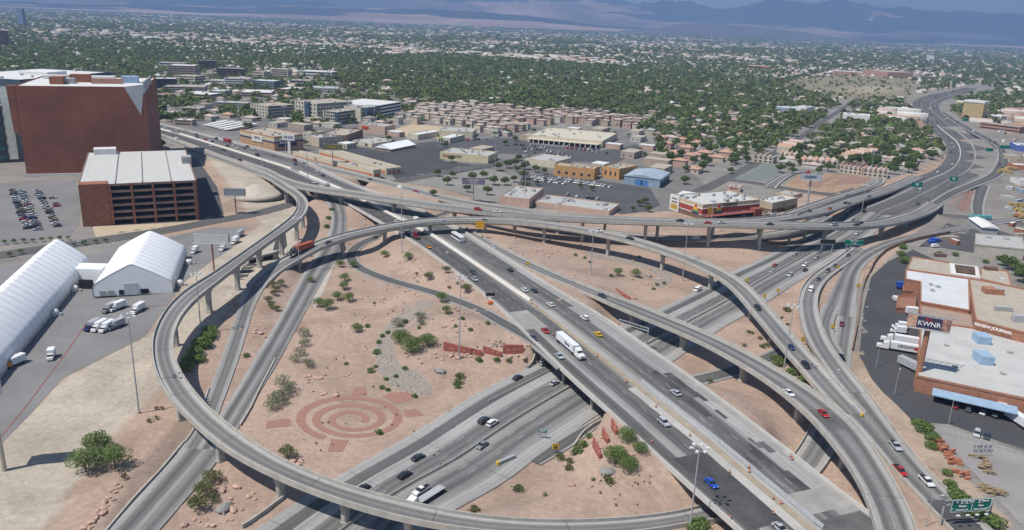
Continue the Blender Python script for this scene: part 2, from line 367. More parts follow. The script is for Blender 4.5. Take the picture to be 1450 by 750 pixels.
DES = (0.385, 0.285, 0.222); PALE = (0.44, 0.385, 0.31); GRAV = (0.27, 0.205, 0.16); CITY = (0.25, 0.235, 0.21); REDG = (0.25, 0.125, 0.09)
CC = np.zeros((len(PT), 3)); CC[:] = CITY
def zone(px, col, z=0.0):
    poly = [P(u, v, z) for u, v in px]
    mk = inpoly(PT[:, 0], PT[:, 1], poly); CC[mk] = col
zone([(-200,900),(-100,560),(60,430),(200,330),(300,225),(430,240),(560,262),(760,298),(900,300),(1240,262),(1300,240),(1340,215),(1340,180),(1290,150),(1300,150),
      (1345,180),(1350,235),(1300,330),(1195,430),(1210,520),(1290,600),(1360,690),(1420,750),(1500,900)], DES)
zone([(-200,900),(-20,640),(95,535),(200,480),(250,455),(262,400),(330,350),(370,320),(300,225),(420,250),(430,300),(415,360),(340,420),(250,520),(150,630),(60,750),(-60,900)], PALE)
zone([(290,225),(350,300),(440,275),(430,262),(380,262),(330,240)], PALE)
zone([(180,745),(262,625),(310,570),(290,560),(246,605),(215,640),(185,680),(130,750)], GRAV)
zone([(1190,500),(1215,500),(1260,560),(1320,640),(1370,700),(1420,750),(1390,750),(1330,690),(1250,590),(1205,545)], (0.38,0.30,0.225))
zone([(1270,176),(1300,160),(1330,190),(1338,235),(1300,245),(1335,225),(1320,195),(1275,185)], (0.36,0.25,0.17))
zone([(1282,150),(1296,148),(1310,175),(1300,180),(1280,165)], (0.34,0.2,0.14))
zone([(1345,288),(1395,262),(1378,300),(1340,302)], REDG)
COMM = (0.19, 0.182, 0.17)
zone([(150,180),(228,150),(300,165),(400,160),(560,180),(650,178),(740,180),(905,182),(925,206),(965,232),(1000,262),(960,300),(700,296),(560,252),(450,228),(300,190)], COMM)
zone([(1300,330),(1345,290),(1400,262),(1430,215),(1400,180),(1360,166),(1600,150),(1600,470),(1440,400),(1380,360)], (0.235,0.215,0.19))
zone([(1110,112),(1180,106),(1300,110),(1296,140),(1220,144),(1160,134),(1090,126)], (0.25,0.225,0.15))
zone([(1195,122),(1260,120),(1270,130),(1200,132)], (0.36,0.31,0.22))
sub = inpoly(PT[:, 0], PT[:, 1], [P(u, v) for u, v in [(1110,262),(1130,248),(1170,246),(1215,248),(1235,255),(1215,270),(1160,280)]]); CC[sub] = (0.36,0.25,0.17)
V = np.stack([XX.ravel(), YY.ravel(), HZ.ravel()], 1)
nx, ny = len(GX), len(GY); a = (np.arange(ny - 1)[:, None] * nx + np.arange(nx - 1)[None, :]).ravel()
Fq = np.stack([a, a + 1, a + nx + 1, a + nx], 1)
mt, t, b = nodes('ground', 0.95, 0.1)
at = N(t, 'ShaderNodeAttribute', attribute_name='zone'); g = geo(t)
n1 = noise(t, g, 0.028, 6, 0.65, 1.2); n2 = noise(t, g, 0.5, 5, 0.75); n3 = noise(t, g, 0.0035, 5, 0.6)
c = mixc(t, 1.0, at.outputs[0], ramp(t, n1, [(0.3, (0.72, 0.70, 0.69)), (0.55, (1.0, 1.0, 1.0)), (0.72, (1.14, 1.12, 1.06))]), 'MULTIPLY')
c = mixc(t, 1.0, c, ramp(t, n2, [(0.3, 0.80), (0.7, 1.18)]), 'MULTIPLY')
vo = N(t, 'ShaderNodeTexVoronoi', feature='F1'); vo.inputs['Scale'].default_value = 0.55; t.links.new(g, vo.inputs['Vector'])
c = mixc(t, math_(t, 'MULTIPLY', math_(t, 'LESS_THAN', vo.outputs['Distance'], 0.14), 0.42), c, (0.12, 0.085, 0.06))
t.links.new(c, b.inputs['Base Color'])
ground = np_mesh('ground', V, Fq, [mt], smooth=True); tag(ground, kind='structure')
ca = ground.data.color_attributes.new('zone', 'FLOAT_COLOR', 'POINT')
ca.data.foreach_set('color', np.concatenate([CC, np.ones((len(CC), 1))], 1).astype(np.float32).ravel())

# ------------------------------------------------------------------ road surfaces
def road_mat(name, prof, solid=(), dashed=(), yellow=(), var=0.25, joint=0.0, tint=(1.0, 0.975, 0.93)):
    """prof: (across fraction, grey) wear profile; lines at fractions across"""
    mt, t, b = nodes(name, 0.88, 0.25)
    uv = N(t, 'ShaderNodeUVMap', uv_map='lane').outputs[0]
    sp = N(t, 'ShaderNodeSeparateXYZ'); t.links.new(uv, sp.inputs[0]); x, y = sp.outputs[0], sp.outputs[1]
    wob = noise(t, mapv(t, uv, (2, 0.012, 1)), 1.0, 2)
    xw = math_(t, 'ADD', x, math_(t, 'MULTIPLY', math_(t, 'SUBTRACT', wob, 0.5), 0.035))
    c = ramp(t, xw, [(p, (gv * tint[0], gv * tint[1], gv * tint[2])) for p, gv in prof], 'EASE')
    st = noise(t, mapv(t, uv, (38, 0.014, 1)), 1.0, 5, 0.6)
    c = mixc(t, 1.0, c, ramp(t, st, [(0.28, 1 - var), (0.72, 1 + var)]), 'MULTIPLY')
    lg = noise(t, geo(t), 0.03, 4); c = mixc(t, 1.0, c, ramp(t, lg, [(0.3, 0.86), (0.7, 1.12)]), 'MULTIPLY')
    fn = noise(t, geo(t), 0.7, 4, 0.7); c = mixc(t, 1.0, c, ramp(t, fn, [(0.3, 0.9), (0.7, 1.1)]), 'MULTIPLY')
    if joint:
        j = math_(t, 'LESS_THAN', math_(t, 'FRACT', math_(t, 'DIVIDE', y, joint)), 0.012)
        c = mixc(t, math_(t, 'MULTIPLY', j, 0.5), c, (0.07, 0.066, 0.06))
    def line(c, pos, dash, colr, w=0.0028):
        for p in pos:
            mk = math_(t, 'LESS_THAN', math_(t, 'ABSOLUTE', math_(t, 'SUBTRACT', x, p)), w)
            if dash: mk = math_(t, 'MULTIPLY', mk, math_(t, 'LESS_THAN', math_(t, 'FRACT', math_(t, 'DIVIDE', y, 12.2)), 0.27))
            c = mixc(t, math_(t, 'MULTIPLY', mk, 0.4 if dash else 0.5), c, colr)
        return c
    c = line(c, solid, False, (0.6, 0.6, 0.57)); c = line(c, dashed, True, (0.62, 0.62, 0.6)); c = line(c, yellow, False, (0.42, 0.34, 0.18))
    t.links.new(c, b.inputs['Base Color']); return mt
def surface(key, name, mat, i0=0, i1=None, lift=0.0, shrink=0.0, kind='structure', parent=None, nac=1, cut=None):
    R = ROADS[key]; i1 = len(R.c) if i1 is None else i1
    fr = np.linspace(0, 1, nac + 1); rows = []; uvs = []
    for i in range(i0, i1):
        hw = R.w[i] / 2 - shrink
        for f in fr:
            p = off(R, i, -hw + 2 * hw * f, lift); rows.append(p); uvs.append((1 - f if key in ('main', 'retained') else f, R.s[i]))
    k = nac + 1; n = i1 - i0; V = np.array([tuple(p) for p in rows]); uvs = np.array(uvs)
    a = (np.arange(n - 1)[:, None] * k + np.arange(nac)[None, :]).ravel(); Fq = np.stack([a, a + k, a + k + 1, a + 1], 1)
    # skirts
    Vs = V.copy(); Vs[:, 2] -= 0.8; e0 = np.arange(n) * k; e1 = e0 + nac; off_ = len(V)
    S = np.concatenate([np.stack([e0[:-1], off_ + e0[:-1], off_ + e0[1:], e0[1:]], 1), np.stack([e1[:-1], e1[1:], off_ + e1[1:], off_ + e1[:-1]], 1)])
    V2 = np.concatenate([V, Vs]); U2 = np.concatenate([uvs, uvs]); F2 = np.concatenate([Fq, S])
    nrm = np.cross(V2[Fq[0, 1]] - V2[Fq[0, 0]], V2[Fq[0, 2]] - V2[Fq[0, 0]])
    if nrm[2] < 0: F2 = F2[:, ::-1]
    o = np_mesh(name, V2, F2, [mat])
    ul = o.data.uv_layers.new(name='lane'); ul.data.foreach_set('uv', U2[F2.ravel()].astype(np.float32).ravel())
    if parent is not None:
        o.parent = parent; o.matrix_parent_inverse = Matrix.Translation(-Vector(parent.location))
    elif kind: o['kind'] = kind
    return o
def strip_mb(R, i0, i1, prof):
    """sweep a cross profile [(offset, dz)...] (offset may be a function of the half width)"""
    mb = MB(); rings = []
    for i in range(i0, i1):
        hw = R.w[i] / 2; rings.append([off(R, i, (o(hw) if callable(o) else o), dz) for o, dz in prof])
    mb.loft(rings, True, True); return mb
# profiles
m_main2 = road_mat('main_paving_south', [(0,.33),(.025,.30),(.045,.12),(.085,.09),(.125,.12),(.155,.27),(.2,.24),(.235,.13),(.275,.10),(.32,.145),(.365,.105),(.41,.14),(.44,.28),(.48,.36),(.54,.33),(.585,.20),(.625,.12),(.67,.165),(.715,.10),(.77,.12),(.81,.22),(.85,.32),(.93,.29),(1,.34)],
   solid=(.15,.815), dashed=(.295,.365,.655,.735), yellow=(.425,.575), var=.32)
m_main = road_mat('main_paving', [(0,.33),(.045,.30),(.06,.115),(.12,.085),(.2,.10),(.28,.08),(.36,.11),(.4,.16),(.43,.28),(.47,.36),(.5,.33),(.53,.22),(.58,.14),(.66,.17),(.74,.10),(.82,.13),(.88,.10),(.9,.27),(1,.31)],
   solid=(.06,.9), dashed=(.15,.235,.32,.645,.73,.815), yellow=(.41,.57), var=.3)
m_low = road_mat('lower_paving', [(0,.33),(.09,.30),(.11,.12),(.2,.11),(.225,.28),(.31,.32),(.34,.18),(.38,.12),(.42,.165),(.45,.115),(.49,.19),(.52,.27),(.535,.2),(.56,.28),(.60,.24),(.65,.12),(.70,.19),(.76,.11),(.82,.21),(.9,.31),(1,.30)],
   solid=(.225,.9), dashed=(.36,.44,.64,.73), yellow=(.56,), var=.22, joint=26)
m_far = road_mat('asphalt_freeway', [(0,.2),(.03,.11),(.3,.095),(.32,.2),(.35,.11),(.6,.10),(.66,.2),(.7,.11),(.95,.1),(1,.25)], dashed=(.1,.17,.24,.42,.5,.57,.77,.84), var=.15)
STAINS = True
m_ramp = road_mat('ramp_paving', [(0,.37),(.17,.34),(.24,.19),(.36,.15),(.5,.21),(.64,.15),(.76,.18),(.84,.33),(1,.37)], solid=(.82,), yellow=(.2,), var=.2, joint=34)
m_ramp2 = road_mat('two_lane_ramp_paving', [(0,.34),(.12,.30),(.18,.15),(.27,.11),(.38,.19),(.5,.22),(.6,.17),(.7,.12),(.8,.15),(.86,.29),(1,.35)], solid=(.87,), dashed=(.5,), yellow=(.13,), var=.22, joint=34)
m_flyB = road_mat('flyover_paving', [(0,.36),(.1,.3),(.2,.17),(.5,.2),(.8,.16),(.9,.28),(1,.36)], solid=(.1,.9), var=.15)
m_dark = road_mat('asphalt_ramp', [(0,.3),(.12,.27),(.2,.09),(.5,.115),(.8,.085),(.88,.25),(1,.3)], solid=(.15,), var=.15)
m_side = road_mat('side_ramp_paving', [(0,.31),(.2,.27),(.3,.14),(.5,.17),(.62,.12),(.75,.24),(1,.31)], var=.22)
m_two = road_mat('wide_ramp_paving', [(0,.27),(.08,.2),(.2,.12),(.34,.19),(.46,.26),(.56,.16),(.68,.1),(.8,.17),(.88,.3),(1,.33)], var=.2)
m_street = road_mat('street_asphalt', [(0,.2),(.06,.11),(.5,.1),(.94,.11),(1,.2)], yellow=(.49,.51), var=.12)
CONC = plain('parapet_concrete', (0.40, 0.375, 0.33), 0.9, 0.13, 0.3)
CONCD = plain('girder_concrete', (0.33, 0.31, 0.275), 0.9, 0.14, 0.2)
WHITEC = plain('white_barrier_concrete', (0.62, 0.58, 0.52), 0.85, 0.08, 0.4)
PIERM = plain('pier_concrete', (0.40, 0.38, 0.335), 0.9, 0.14, 0.5)

surface('low', 'lower_freeway_road', m_low, nac=4)
surface('far', 'far_freeway_road', m_far, lift=0.12, nac=4)
surface('service', 'merged_ramp_road', m_two, lift=0.06, nac=2)
surface('rampT', 'curving_ramp_road', m_side, lift=0.03)
surface('rampE', 'exit_ramp_road', m_two, lift=0.0, nac=2)
surface('rampM', 'slip_road', m_dark, lift=0.03)
surface('retained', 'wide_ramp_road', m_two, lift=0.03, nac=2)
surface('lowerO', 'underpass_road', m_side, lift=0.02)
surface('joinO', 'joining_ramp_road', m_side, lift=0.05)
surface('street', 'side_street_road', m_street, lift=0.0)
surface('frontage', 'frontage_road', m_dark, lift=0.04)
surface('cross', 'cross_street_road', m_street, lift=0.06)
surface('avenue', 'avenue_road', m_street, lift=0.05)
surface('boulevard', 'boulevard_road', m_street, lift=0.03)
surface('outer', 'outer_freeway_road', m_dark, lift=0.1)
surface('rampG', 'loop_road', m_dark, lift=0.0)

def seg(R):
    """runs of bridge stations"""
    out = []; i = 0; n = len(R.b)
    while i < n:
        if R.b[i]:
            j = i
            while j < n and R.b[j]: j += 1
            out.append((max(0, i - 1), min(n, j + 1))); i = j
        else: i += 1
    return out
def overpass(key, name, mat, label, piers=(), girder=1.9, cap=0.62, i0=0, i1=None, both=True, nac=2, col=(2.4, 1.7), parapets=(-1, 1), lift=0.0, label_surface=None, cat='flyover', rows_of_piers=None, pmat=None):
    R = ROADS[key]; i1 = len(R.c) if i1 is None else i1
    root = empty(name, (R.c[(i0 + i1) // 2][0], R.c[(i0 + i1) // 2][1], 0), 0, label, cat)
    surface(key, 'road_deck', mat, i0, i1, lift, 0.35, None, root, nac)
    for sgn in parapets:
        pr = [(lambda h, s=sgn: s * (h - 0.42), 0.0), (lambda h, s=sgn: s * (h - 0.36), 0.95), (lambda h, s=sgn: s * (h - 0.05), 0.95), (lambda h, s=sgn: s * (h + 0.02), -0.75), (lambda h, s=sgn: s * (h - 0.42), -0.75)]
        if sgn > 0: pr = pr[::-1]
        strip_mb(R, i0, i1, pr).build('parapet', pmat or CONC, root)
    for a, b_ in seg(R):
        a = max(a, i0); b_ = min(b_, i1)
        if b_ - a < 3: continue
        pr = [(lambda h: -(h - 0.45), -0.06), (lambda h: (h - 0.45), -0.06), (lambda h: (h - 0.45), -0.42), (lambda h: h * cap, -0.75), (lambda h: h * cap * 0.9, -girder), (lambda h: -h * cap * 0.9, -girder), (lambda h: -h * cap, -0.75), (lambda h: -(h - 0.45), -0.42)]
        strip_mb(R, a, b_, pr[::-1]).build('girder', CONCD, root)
    for pp in piers:
        u, v = pp[0], pp[1]; i = station(R, u, v)
        offs = pp[2] if len(pp) > 2 else (0,)
        for o in offs:
            c = off(R, i, o); zb = hterr(c.x, c.y) - 0.6; zt = R.c[i, 2] - girder + 0.1
            if zt - zb < 1.2: continue
            an = math.atan2(R.t[i, 1], R.t[i, 0]); w, d = col; mb = MB()
            def ring(ww, dd, z, ch=0.35):
                pts = [(-ww/2+ch,-dd/2),(ww/2-ch,-dd/2),(ww/2,-dd/2+ch),(ww/2,dd/2-ch),(ww/2-ch,dd/2),(-ww/2+ch,dd/2),(-ww/2,dd/2-ch),(-ww/2,-dd/2+ch)]
                ca, sa = math.cos(an + math.pi/2), math.sin(an + math.pi/2)
                return [(c.x + x*ca - y*sa, c.y + x*sa + y*ca, z) for x, y in pts]
            flare = min(R.w[i] * cap * 0.95, w * 1.9) if len(offs) == 1 else w * 1.05
            mb.loft([ring(w*1.15, d*1.15, zb), ring(w*1.15, d*1.15, zb+1.3), ring(w, d, zb+1.35), ring(w, d, max(zb+1.4, zt-2.6)), ring(flare, d, zt-0.3), ring(flare, d, zt)])
            mb.build('pier', PIERM, root)
    return root
overpass('flyB', 'flyover', m_flyB, 'long straight concrete flyover, uppermost and furthest of the big ramps, crossing the whole interchange', lift=0.0,
   piers=[(447,266),(485,272),(556,282),(641,295),(731,303),(823,310),(917,312),(1005,316),(1078,318),(1171,320),(1249,316),(1285,310)], col=(2.6,1.8))
overpass('rampC', 'flyover', m_flyB, 'concrete ramp running just behind the long straight flyover and curving to the far freeway',
   piers=[(670,288),(735,297),(790,302),(860,305),(930,307),(1010,310),(1078,311),(1150,302),(1200,286)], col=(2.4,1.6), lift=0.02)
overpass('rampQ', 'ramp', m_ramp, 'narrow ramp looping round the circular desert garden', piers=[(1165,287),(1200,275),(1225,267)], lift=0.03, col=(1.6,1.2))
overpass('rampK', 'ramp', m_ramp, 'low ramp road climbing beneath the long straight flyover', piers=[(1085,333),(1117,328),(1140,321)], col=(1.8,1.4))
overpass('rampA', 'flyover', m_ramp, 'great curving loop flyover sweeping round the left side on tall piers', lift=0.02,
   piers=[(388,257),(404,267),(424,281),(432,297),(424,313),(399,330),(365,350),(334,371),(292,404),(252,448),(230,495),(246,560),(306,611),(395,665),(490,704),(585,732),(650,744)], col=(2.3,1.7))
overpass('rampJ', 'flyover', m_ramp, 'arching flyover in the middle that carries the red container lorry', 
   piers=[(425,360),(486,337),(546,322),(611,316),(690,312),(771,317),(860,333),(943,356),(1005,382),(1058,430),(1092,468),(1125,505)], lift=0.04, col=(2.2,1.7))
overpass('rampH', 'ramp', m_ramp, 'S shaped ramp curving beside the paved yard on the right', piers=[(1146,415),(1145,445),(1155,480),(1178,515)], lift=0.06)
overpass('merge', 'ramp', m_ramp2, 'wide merged ramp running to the lower right corner under the big green sign', lift=0.03, nac=3)
overpass('rampD', 'flyover', m_ramp2, 'wide curved flyover carrying the red sports car across the lower freeway', lift=0.04,
   piers=[(894,444),(970,474),(1050,515),(1126,565),(1187,630),(1230,690),(1262,735)], col=(2.6,1.9))
R = ROADS['main']
wide = lambda k: tuple(np.linspace(-k, k, 6))
overpass('main', 'freeway_overpass', m_main, 'wide elevated freeway running diagonally through the middle of the interchange', lift=0.0, nac=6, girder=1.6, cap=0.97,
   piers=[(822,480,wide(17)),(858,510,wide(17)),(900,545,wide(17)),(1040,655,wide(17)),(1120,730,wide(17)),(560,305,wide(15))], col=(1.2,1.2), cat='overpass', pmat=plain('pale_parapet_concrete', (0.5,0.48,0.44), 0.9, 0.08))
dk = [o for o in COL.objects if o.parent and o.parent.name.startswith('freeway_overpass') and o.name.startswith('road_deck')][0]; dk.data.materials.append(m_main2)
for p_ in dk.data.polygons:
    c_ = p_.center; al_ = (c_.x - MA.x) * MD.x + (c_.y - MA.y) * MD.y
    if al_ < 146: p_.material_index = 1
# patched asphalt laid on the decks
def deck_patch(key, name, s0, s1, f0, f1, mat, lift, k=1):
    """sheet on a road between two pixels (along) and two across fractions"""
    R = ROADS[key]; i0, i1 = sorted((station(R, *s0), station(R, *s1))); V_ = []; n = i1 - i0 + 1
    for i in range(i0, i1 + 1):
        for f in (f0, f1): V_.append(tuple(off(R, i, ((1 - f if key == 'main' else f) - .5) * R.w[i], lift)))
    a = np.arange(n - 1) * 2; F_ = np.stack([a, a + 2, a + 3, a + 1], 1); V_ = np.array(V_)
    if np.cross(V_[F_[0,1]] - V_[F_[0,0]], V_[F_[0,2]] - V_[F_[0,0]])[2] < 0: F_ = F_[:, ::-1]
    o = np_mesh(name, V_, F_, [mat]); o['kind'] = 'structure'; return o
PA = plain('patch_asphalt', (0.072,0.07,0.071), .9, .28, .12, fine=.8); PB = plain('worn_asphalt', (0.115,0.11,0.107), .9, .2, .15, fine=.8); PCN = plain('patch_concrete', (0.30,0.285,0.26), .9, .15, .2)
def main_patch(name, al0, al1, f0, f1, mat, lift):
    R = ROADS['main']; al = [(c[0]-MA.x)*MD.x + (c[1]-MA.y)*MD.y for c in R.c]; i0 = int(np.argmin(np.abs(np.array(al)-al0))); i1 = int(np.argmin(np.abs(np.array(al)-al1)))
    return deck_patch('main', name, tuple(R.px[i0]), tuple(R.px[i1]), f0, f1, mat, lift)
main_patch('dark_asphalt_patch', 26, -8, .10, .42, PA, .02)
rp = random.Random(4)
for k in range(20):
    a0 = rp.uniform(8, 78); f0 = rp.uniform(.60, .86); main_patch('asphalt_repair_patch', a0, a0 - rp.uniform(5, 18), f0, min(.93, f0 + rp.uniform(.03, .08)), rp.choice((PA, PB, PB)), .024 + .004 * k)
main_patch('concrete_deck_patch', 2, -9, .57, .98, PCN, .012); main_patch('dark_asphalt_patch', -12, -60, .55, .97, PB, .015); main_patch('pale_deck_patch', 75, 20, .93, .99, PCN, .012)
main_patch('dark_asphalt_patch', 300, 200, .64, .90, PB, .012); main_patch('concrete_deck_patch', 150, 128, .03, .30, PCN, .013)
deck_patch('rampD', 'asphalt_repair_patch', (1150,590), (1175,620), .2, .8, PB, .06); deck_patch('merge', 'dark_asphalt_patch', (1330,715), (1400,790), .15, .85, PA, .05)
# ================================================================== buildings
def M(n, c, r=0.85, v=0.1, s=0.3, **k): return plain(n, c, r, v, s, **k)
WHITE = M('white_roof', (0.62,0.62,0.60), .8, .07); GREYR = M('grey_roof', (0.40,0.395,0.375), .9, .1); TANR = M('tan_roof', (0.40,0.35,0.28), .9, .09)
BEIGE = M('beige_wall', (0.50,0.43,0.32)); CREAM = M('cream_wall', (0.56,0.50,0.38)); TANW = M('tan_wall', (0.42,0.34,0.25)); BRICK = M('brick_wall', (0.30,0.125,0.075), .9, .14, .5)
REDB = M('dark_red_cladding', (0.27,0.10,0.06), .75, .13, .06); PINKW = M('pink_wall', (0.50,0.36,0.29)); ORANGEW = M('orange_wall', (0.50,0.28,0.12)); BLUEW = M('blue_metal_wall', (0.27,0.35,0.43), .6)
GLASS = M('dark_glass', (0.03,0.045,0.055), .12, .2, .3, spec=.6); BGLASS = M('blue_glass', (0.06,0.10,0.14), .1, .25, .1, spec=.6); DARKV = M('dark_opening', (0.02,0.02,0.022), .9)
BROWNW = M('brown_wall', (0.17,0.105,0.08)); WHITEW = M('white_wall', (0.66,0.65,0.62), .8, .05); GREYW = M('grey_wall', (0.36,0.36,0.34)); METAL = M('galvanised_metal', (0.38,0.39,0.40), .5, .1, 1.0)
TERRA = M('terracotta_tiles', (0.45,0.27,0.195), .9, .16, .6); NAVY = M('navy_band', (0.03,0.05,0.12)); RED = M('red_paint', (0.42,0.05,0.03), .7); ORDOOR = M('orange_door', (0.55,0.16,0.06), .7)
YELLOW = M('yellow_paint', (0.65,0.42,0.04), .6); GREENS = M('sign_green', (0.0,0.16,0.12), .5, .05); LBLUE = M('light_blue_metal', (0.30,0.42,0.55), .5, .08); HOTEL = M('mustard_wall', (0.52,0.38,0.17))
WTXT = M('white_lettering', (0.75,0.75,0.75), .6, .02); BTXT = M('black_lettering', (0.03,0.03,0.035), .6, .02); TEAL = M('teal_canopy', (0.14,0.42,0.42), .5)
def solve_h(p, vtop):
    lo, hi = 0.0, 110.0
    for _ in range(30):
        m_ = (lo + hi) / 2
        if proj((p.x, p.y, p.z + m_))[1] > vtop: lo = m_
        else: hi = m_
    return lo
def panes(root, n, w, h, face, W_, D_, zs, name='window', mat=None, margin=1.2):
    """a row of separate windows on a face of a box building ('front' y=0, 'right' x=W, 'left' x=0)"""
    key = ('win', round(w, 2), round(h, 2), (mat or GLASS).name)
    if key not in PROTO:
        mb = MB(); mb.box((0, 0, 0), (w, 0.24, h)); PROTO[key] = mb
    me = None
    for z in zs:
        L = W_ if face == 'front' else D_
        for i in range(n):
            t = margin + (L - 2 * margin) * (i + .5) / n
            if me is None:
                o = PROTO[key].build(name, mat or GLASS, root, world=False); me = o.data
            else:
                o = bpy.data.objects.new(name, me); COL.objects.link(o); o.parent = root
            if face == 'front': o.location = (t, 0, z)
            else:
                o.rotation_euler = (0, 0, math.pi / 2); o.location = ((W_ if face == 'right' else 0), t, z)
PROTO = {}
BN = 0
def bld(label, a, b, vtop, c, wall, roofm, name='building', units=3, floors=0, win=(), bands=(), h=None, depth=None, cat='building', group=None, parapet=True, strips=None, base=None, rb=None):
    global BN; BN += 1
    A = G(*a); Bq = G(*b); A.z = min(A.z, Bq.z) if base is None else base
    d = Vector((Bq.x - A.x, Bq.y - A.y, 0)); W_ = d.length; d.normalize(); pr = Vector((-d.y, d.x, 0)); an = math.atan2(d.y, d.x)
    if rb:                                  # the right hand wall is the one traced best
        q = G(*rb); pr = Vector((q.x - Bq.x, q.y - Bq.y, 0)); depth = pr.length; pr.normalize(); d = Vector((pr.y, -pr.x, 0)); an = math.atan2(d.y, d.x)
        W_ = W_ * 1.0; A = Bq - d * W_; A.z = Bq.z; h = h or solve_h(Bq, vtop)
    h = h or solve_h(A, vtop)
    if depth is None:
        q = P(c[0], c[1], A.z + h); depth = max(6.0, (q - A).dot(pr))
        D2 = (q - A).dot(d)
    root = empty(name, A, an, label, cat, group); D_ = depth; root['bh'] = h; root['bw'] = W_; root['bd'] = D_
    t_ = 0.45; mb = MB()
    hw = h
    mb.box((W_/2, t_/2, -1), (W_, t_, hw+1)); mb.box((W_/2, D_-t_/2, -1), (W_, t_, hw+1)); mb.box((t_/2, D_/2, -1), (t_, D_-2*t_-.01, hw+1)); mb.box((W_-t_/2, D_/2, -1), (t_, D_-2*t_-.01, hw+1))
    mb.build('wall', wall, root, world=False)
    MB().box((W_/2, D_/2, hw-1.3), (W_-2*t_+.1, D_-2*t_+.1, 0.6 if parapet else 1.25)).build('roof', roofm, root, world=False)
    rr = random.Random(BN)
    for k in range(units):
        s = rr.uniform(1.6, 3.0) if W_ > 16 else 1.2
        MB().box((rr.uniform(3, W_-3), rr.uniform(3, D_-3), hw-.72), (s, s*rr.uniform(.7,1.4), rr.uniform(1.0,1.9)), rr.choice((0, 0, .3))).build('rooftop_unit', rr.choice((METAL, GREYW, GREYW)), root, world=False)
    for (z0, z1, mm) in bands:
        e = .12; x = MB(); x.box((W_/2, -e/2, z0), (W_+2*e, e, z1-z0)); x.box((W_+e/2, D_/2, z0), (e, D_, z1-z0)); x.box((-e/2, D_/2, z0), (e, D_, z1-z0)); x.build('painted_band', mm, root, world=False)
    for k in range(floors):
        z = h * (k + .38) / floors; hh = h / floors * .42
        x = MB(); x.box((W_/2, -.05, z), (W_-3, .1, hh)); x.box((W_+.05, D_/2, z), (.1, D_-3, hh)); x.box((-.05, D_/2, z), (.1, D_-3, hh)); x.build('window_band', strips or GLASS, root, world=False)
    for w in win: panes(root, w[1], w[2], w[3], w[0], W_, D_, w[4], mat=w[5] if len(w) > 5 else None)
    return root
def text_on(root, s, size, x, y, z, mat, rz=0.0, name='lettering', tilt=math.pi/2, ext=.05, sx=1.0):
    cu = bpy.data.curves.new(name, 'FONT'); cu.body = s; cu.size = size; cu.extrude = ext; cu.align_x = 'CENTER'; cu.align_y = 'CENTER'; cu.materials.append(mat); cu.offset = size * .012
    tmp = bpy.data.objects.new(name, cu); COL.objects.link(tmp); bpy.context.view_layer.update()
    me = bpy.data.meshes.new_from_object(tmp.evaluated_get(bpy.context.evaluated_depsgraph_get())); bpy.data.objects.remove(tmp)
    o = bpy.data.objects.new(name, me); COL.objects.link(o); o.parent = root; o.location = (x, y, z); o.rotation_euler = (tilt, 0, rz); o.scale = (sx, 1, 1); return o

# --- flat lots and yards
def patch(name, px, mat, lift=0.08, kind='structure', step=6.0, label=None, cat=None, zf=None):
    pts = [P(u, v, 0) for u, v in px]; bm = bmesh.new(); bm.faces.new([bm.verts.new((p.x, p.y, 0)) for p in pts])
    x0, x1 = min(p.x for p in pts), max(p.x for p in pts); y0, y1 = min(p.y for p in pts), max(p.y for p in pts); step = max(step, (y1 - y0) / 60)
    for n_, lo, hi in (((1, 0, 0), x0, x1), ((0, 1, 0), y0, y1)):
        q = lo + step
        while q < hi:
            bmesh.ops.bisect_plane(bm, geom=bm.verts[:] + bm.edges[:] + bm.faces[:], plane_co=(q, q, 0), plane_no=n_); q += step
    for v_ in bm.verts: v_.co.z = hterr(v_.co.x, v_.co.y) + lift
    bmesh.ops.recalc_face_normals(bm, faces=bm.faces)
    if bm.faces and sum(f.normal.z for f in bm.faces) < 0: bmesh.ops.reverse_faces(bm, faces=bm.faces)
    me = bpy.data.meshes.new(name); bm.to_mesh(me); bm.free(); me.materials.append(mat)
    o = bpy.data.objects.new(name, me); COL.objects.link(o)
    if kind: o['kind'] = kind
    tag(o, label, cat); return o
ASPH = M('lot_asphalt', (0.085,0.083,0.085), .9, .16, .05, fine=.8); ASPHG = M('grey_lot_asphalt', (0.20,0.195,0.19), .9, .12, .04, fine=.6); BLACKT = M('fresh_asphalt', (0.066,0.065,0.068), .85, .12, .05)
SAND = M('bare_sand', (0.46,0.37,0.25), .95, .08, .05); YARD = M('yard_hardstanding', (0.27,0.255,0.24), .9, .12, .06, fine=.9); REDGR = M('red_gravel', (0.27,0.165,0.125), .95, .16, .8); CONCL = M('pale_concrete_slab', (0.42,0.38,0.32), .9, .1, .1)
patch('yard_pavement', [(1233,396),(1256,374),(1292,356),(1330,372),(1300,460),(1297,548),(1450,585),(1470,650),(1340,612),(1290,612),(1248,568),(1216,508),(1222,440)], BLACKT, .1)
patch('storage_yard_pavement', [(1292,616),(1340,618),(1470,655),(1560,760),(1440,760),(1380,690),(1335,640)], YARD, .12)
patch('back_lot_pavement', [(1300,352),(1340,318),(1400,324),(1470,345),(1470,372),(1400,362),(1330,352)], ASPH, .06)
patch('tent_lot_pavement', [(-60,386),(60,372),(140,358),(300,322),(352,322),(330,352),(262,402),(238,434),(205,478),(90,535),(40,590),(-20,650),(-160,640)], ASPHG, .08)
patch('car_park_pavement', [(-60,268),(0,262),(105,255),(116,285),(112,318),(100,332),(0,349),(-60,356)], ASPHG, .09)
patch('lot_apron', [(116,266),(118,250),(290,250),(300,308),(230,318),(145,326),(118,318)], ASPH, .05)
patch('garage_verge', [(131,321),(136,337),(236,325),(302,317),(300,309),(284,313)], SAND, .12)
patch('garage_side_street', [(262,222),(280,232),(308,270),(318,306),(286,312),(270,262)], ASPH, .09)
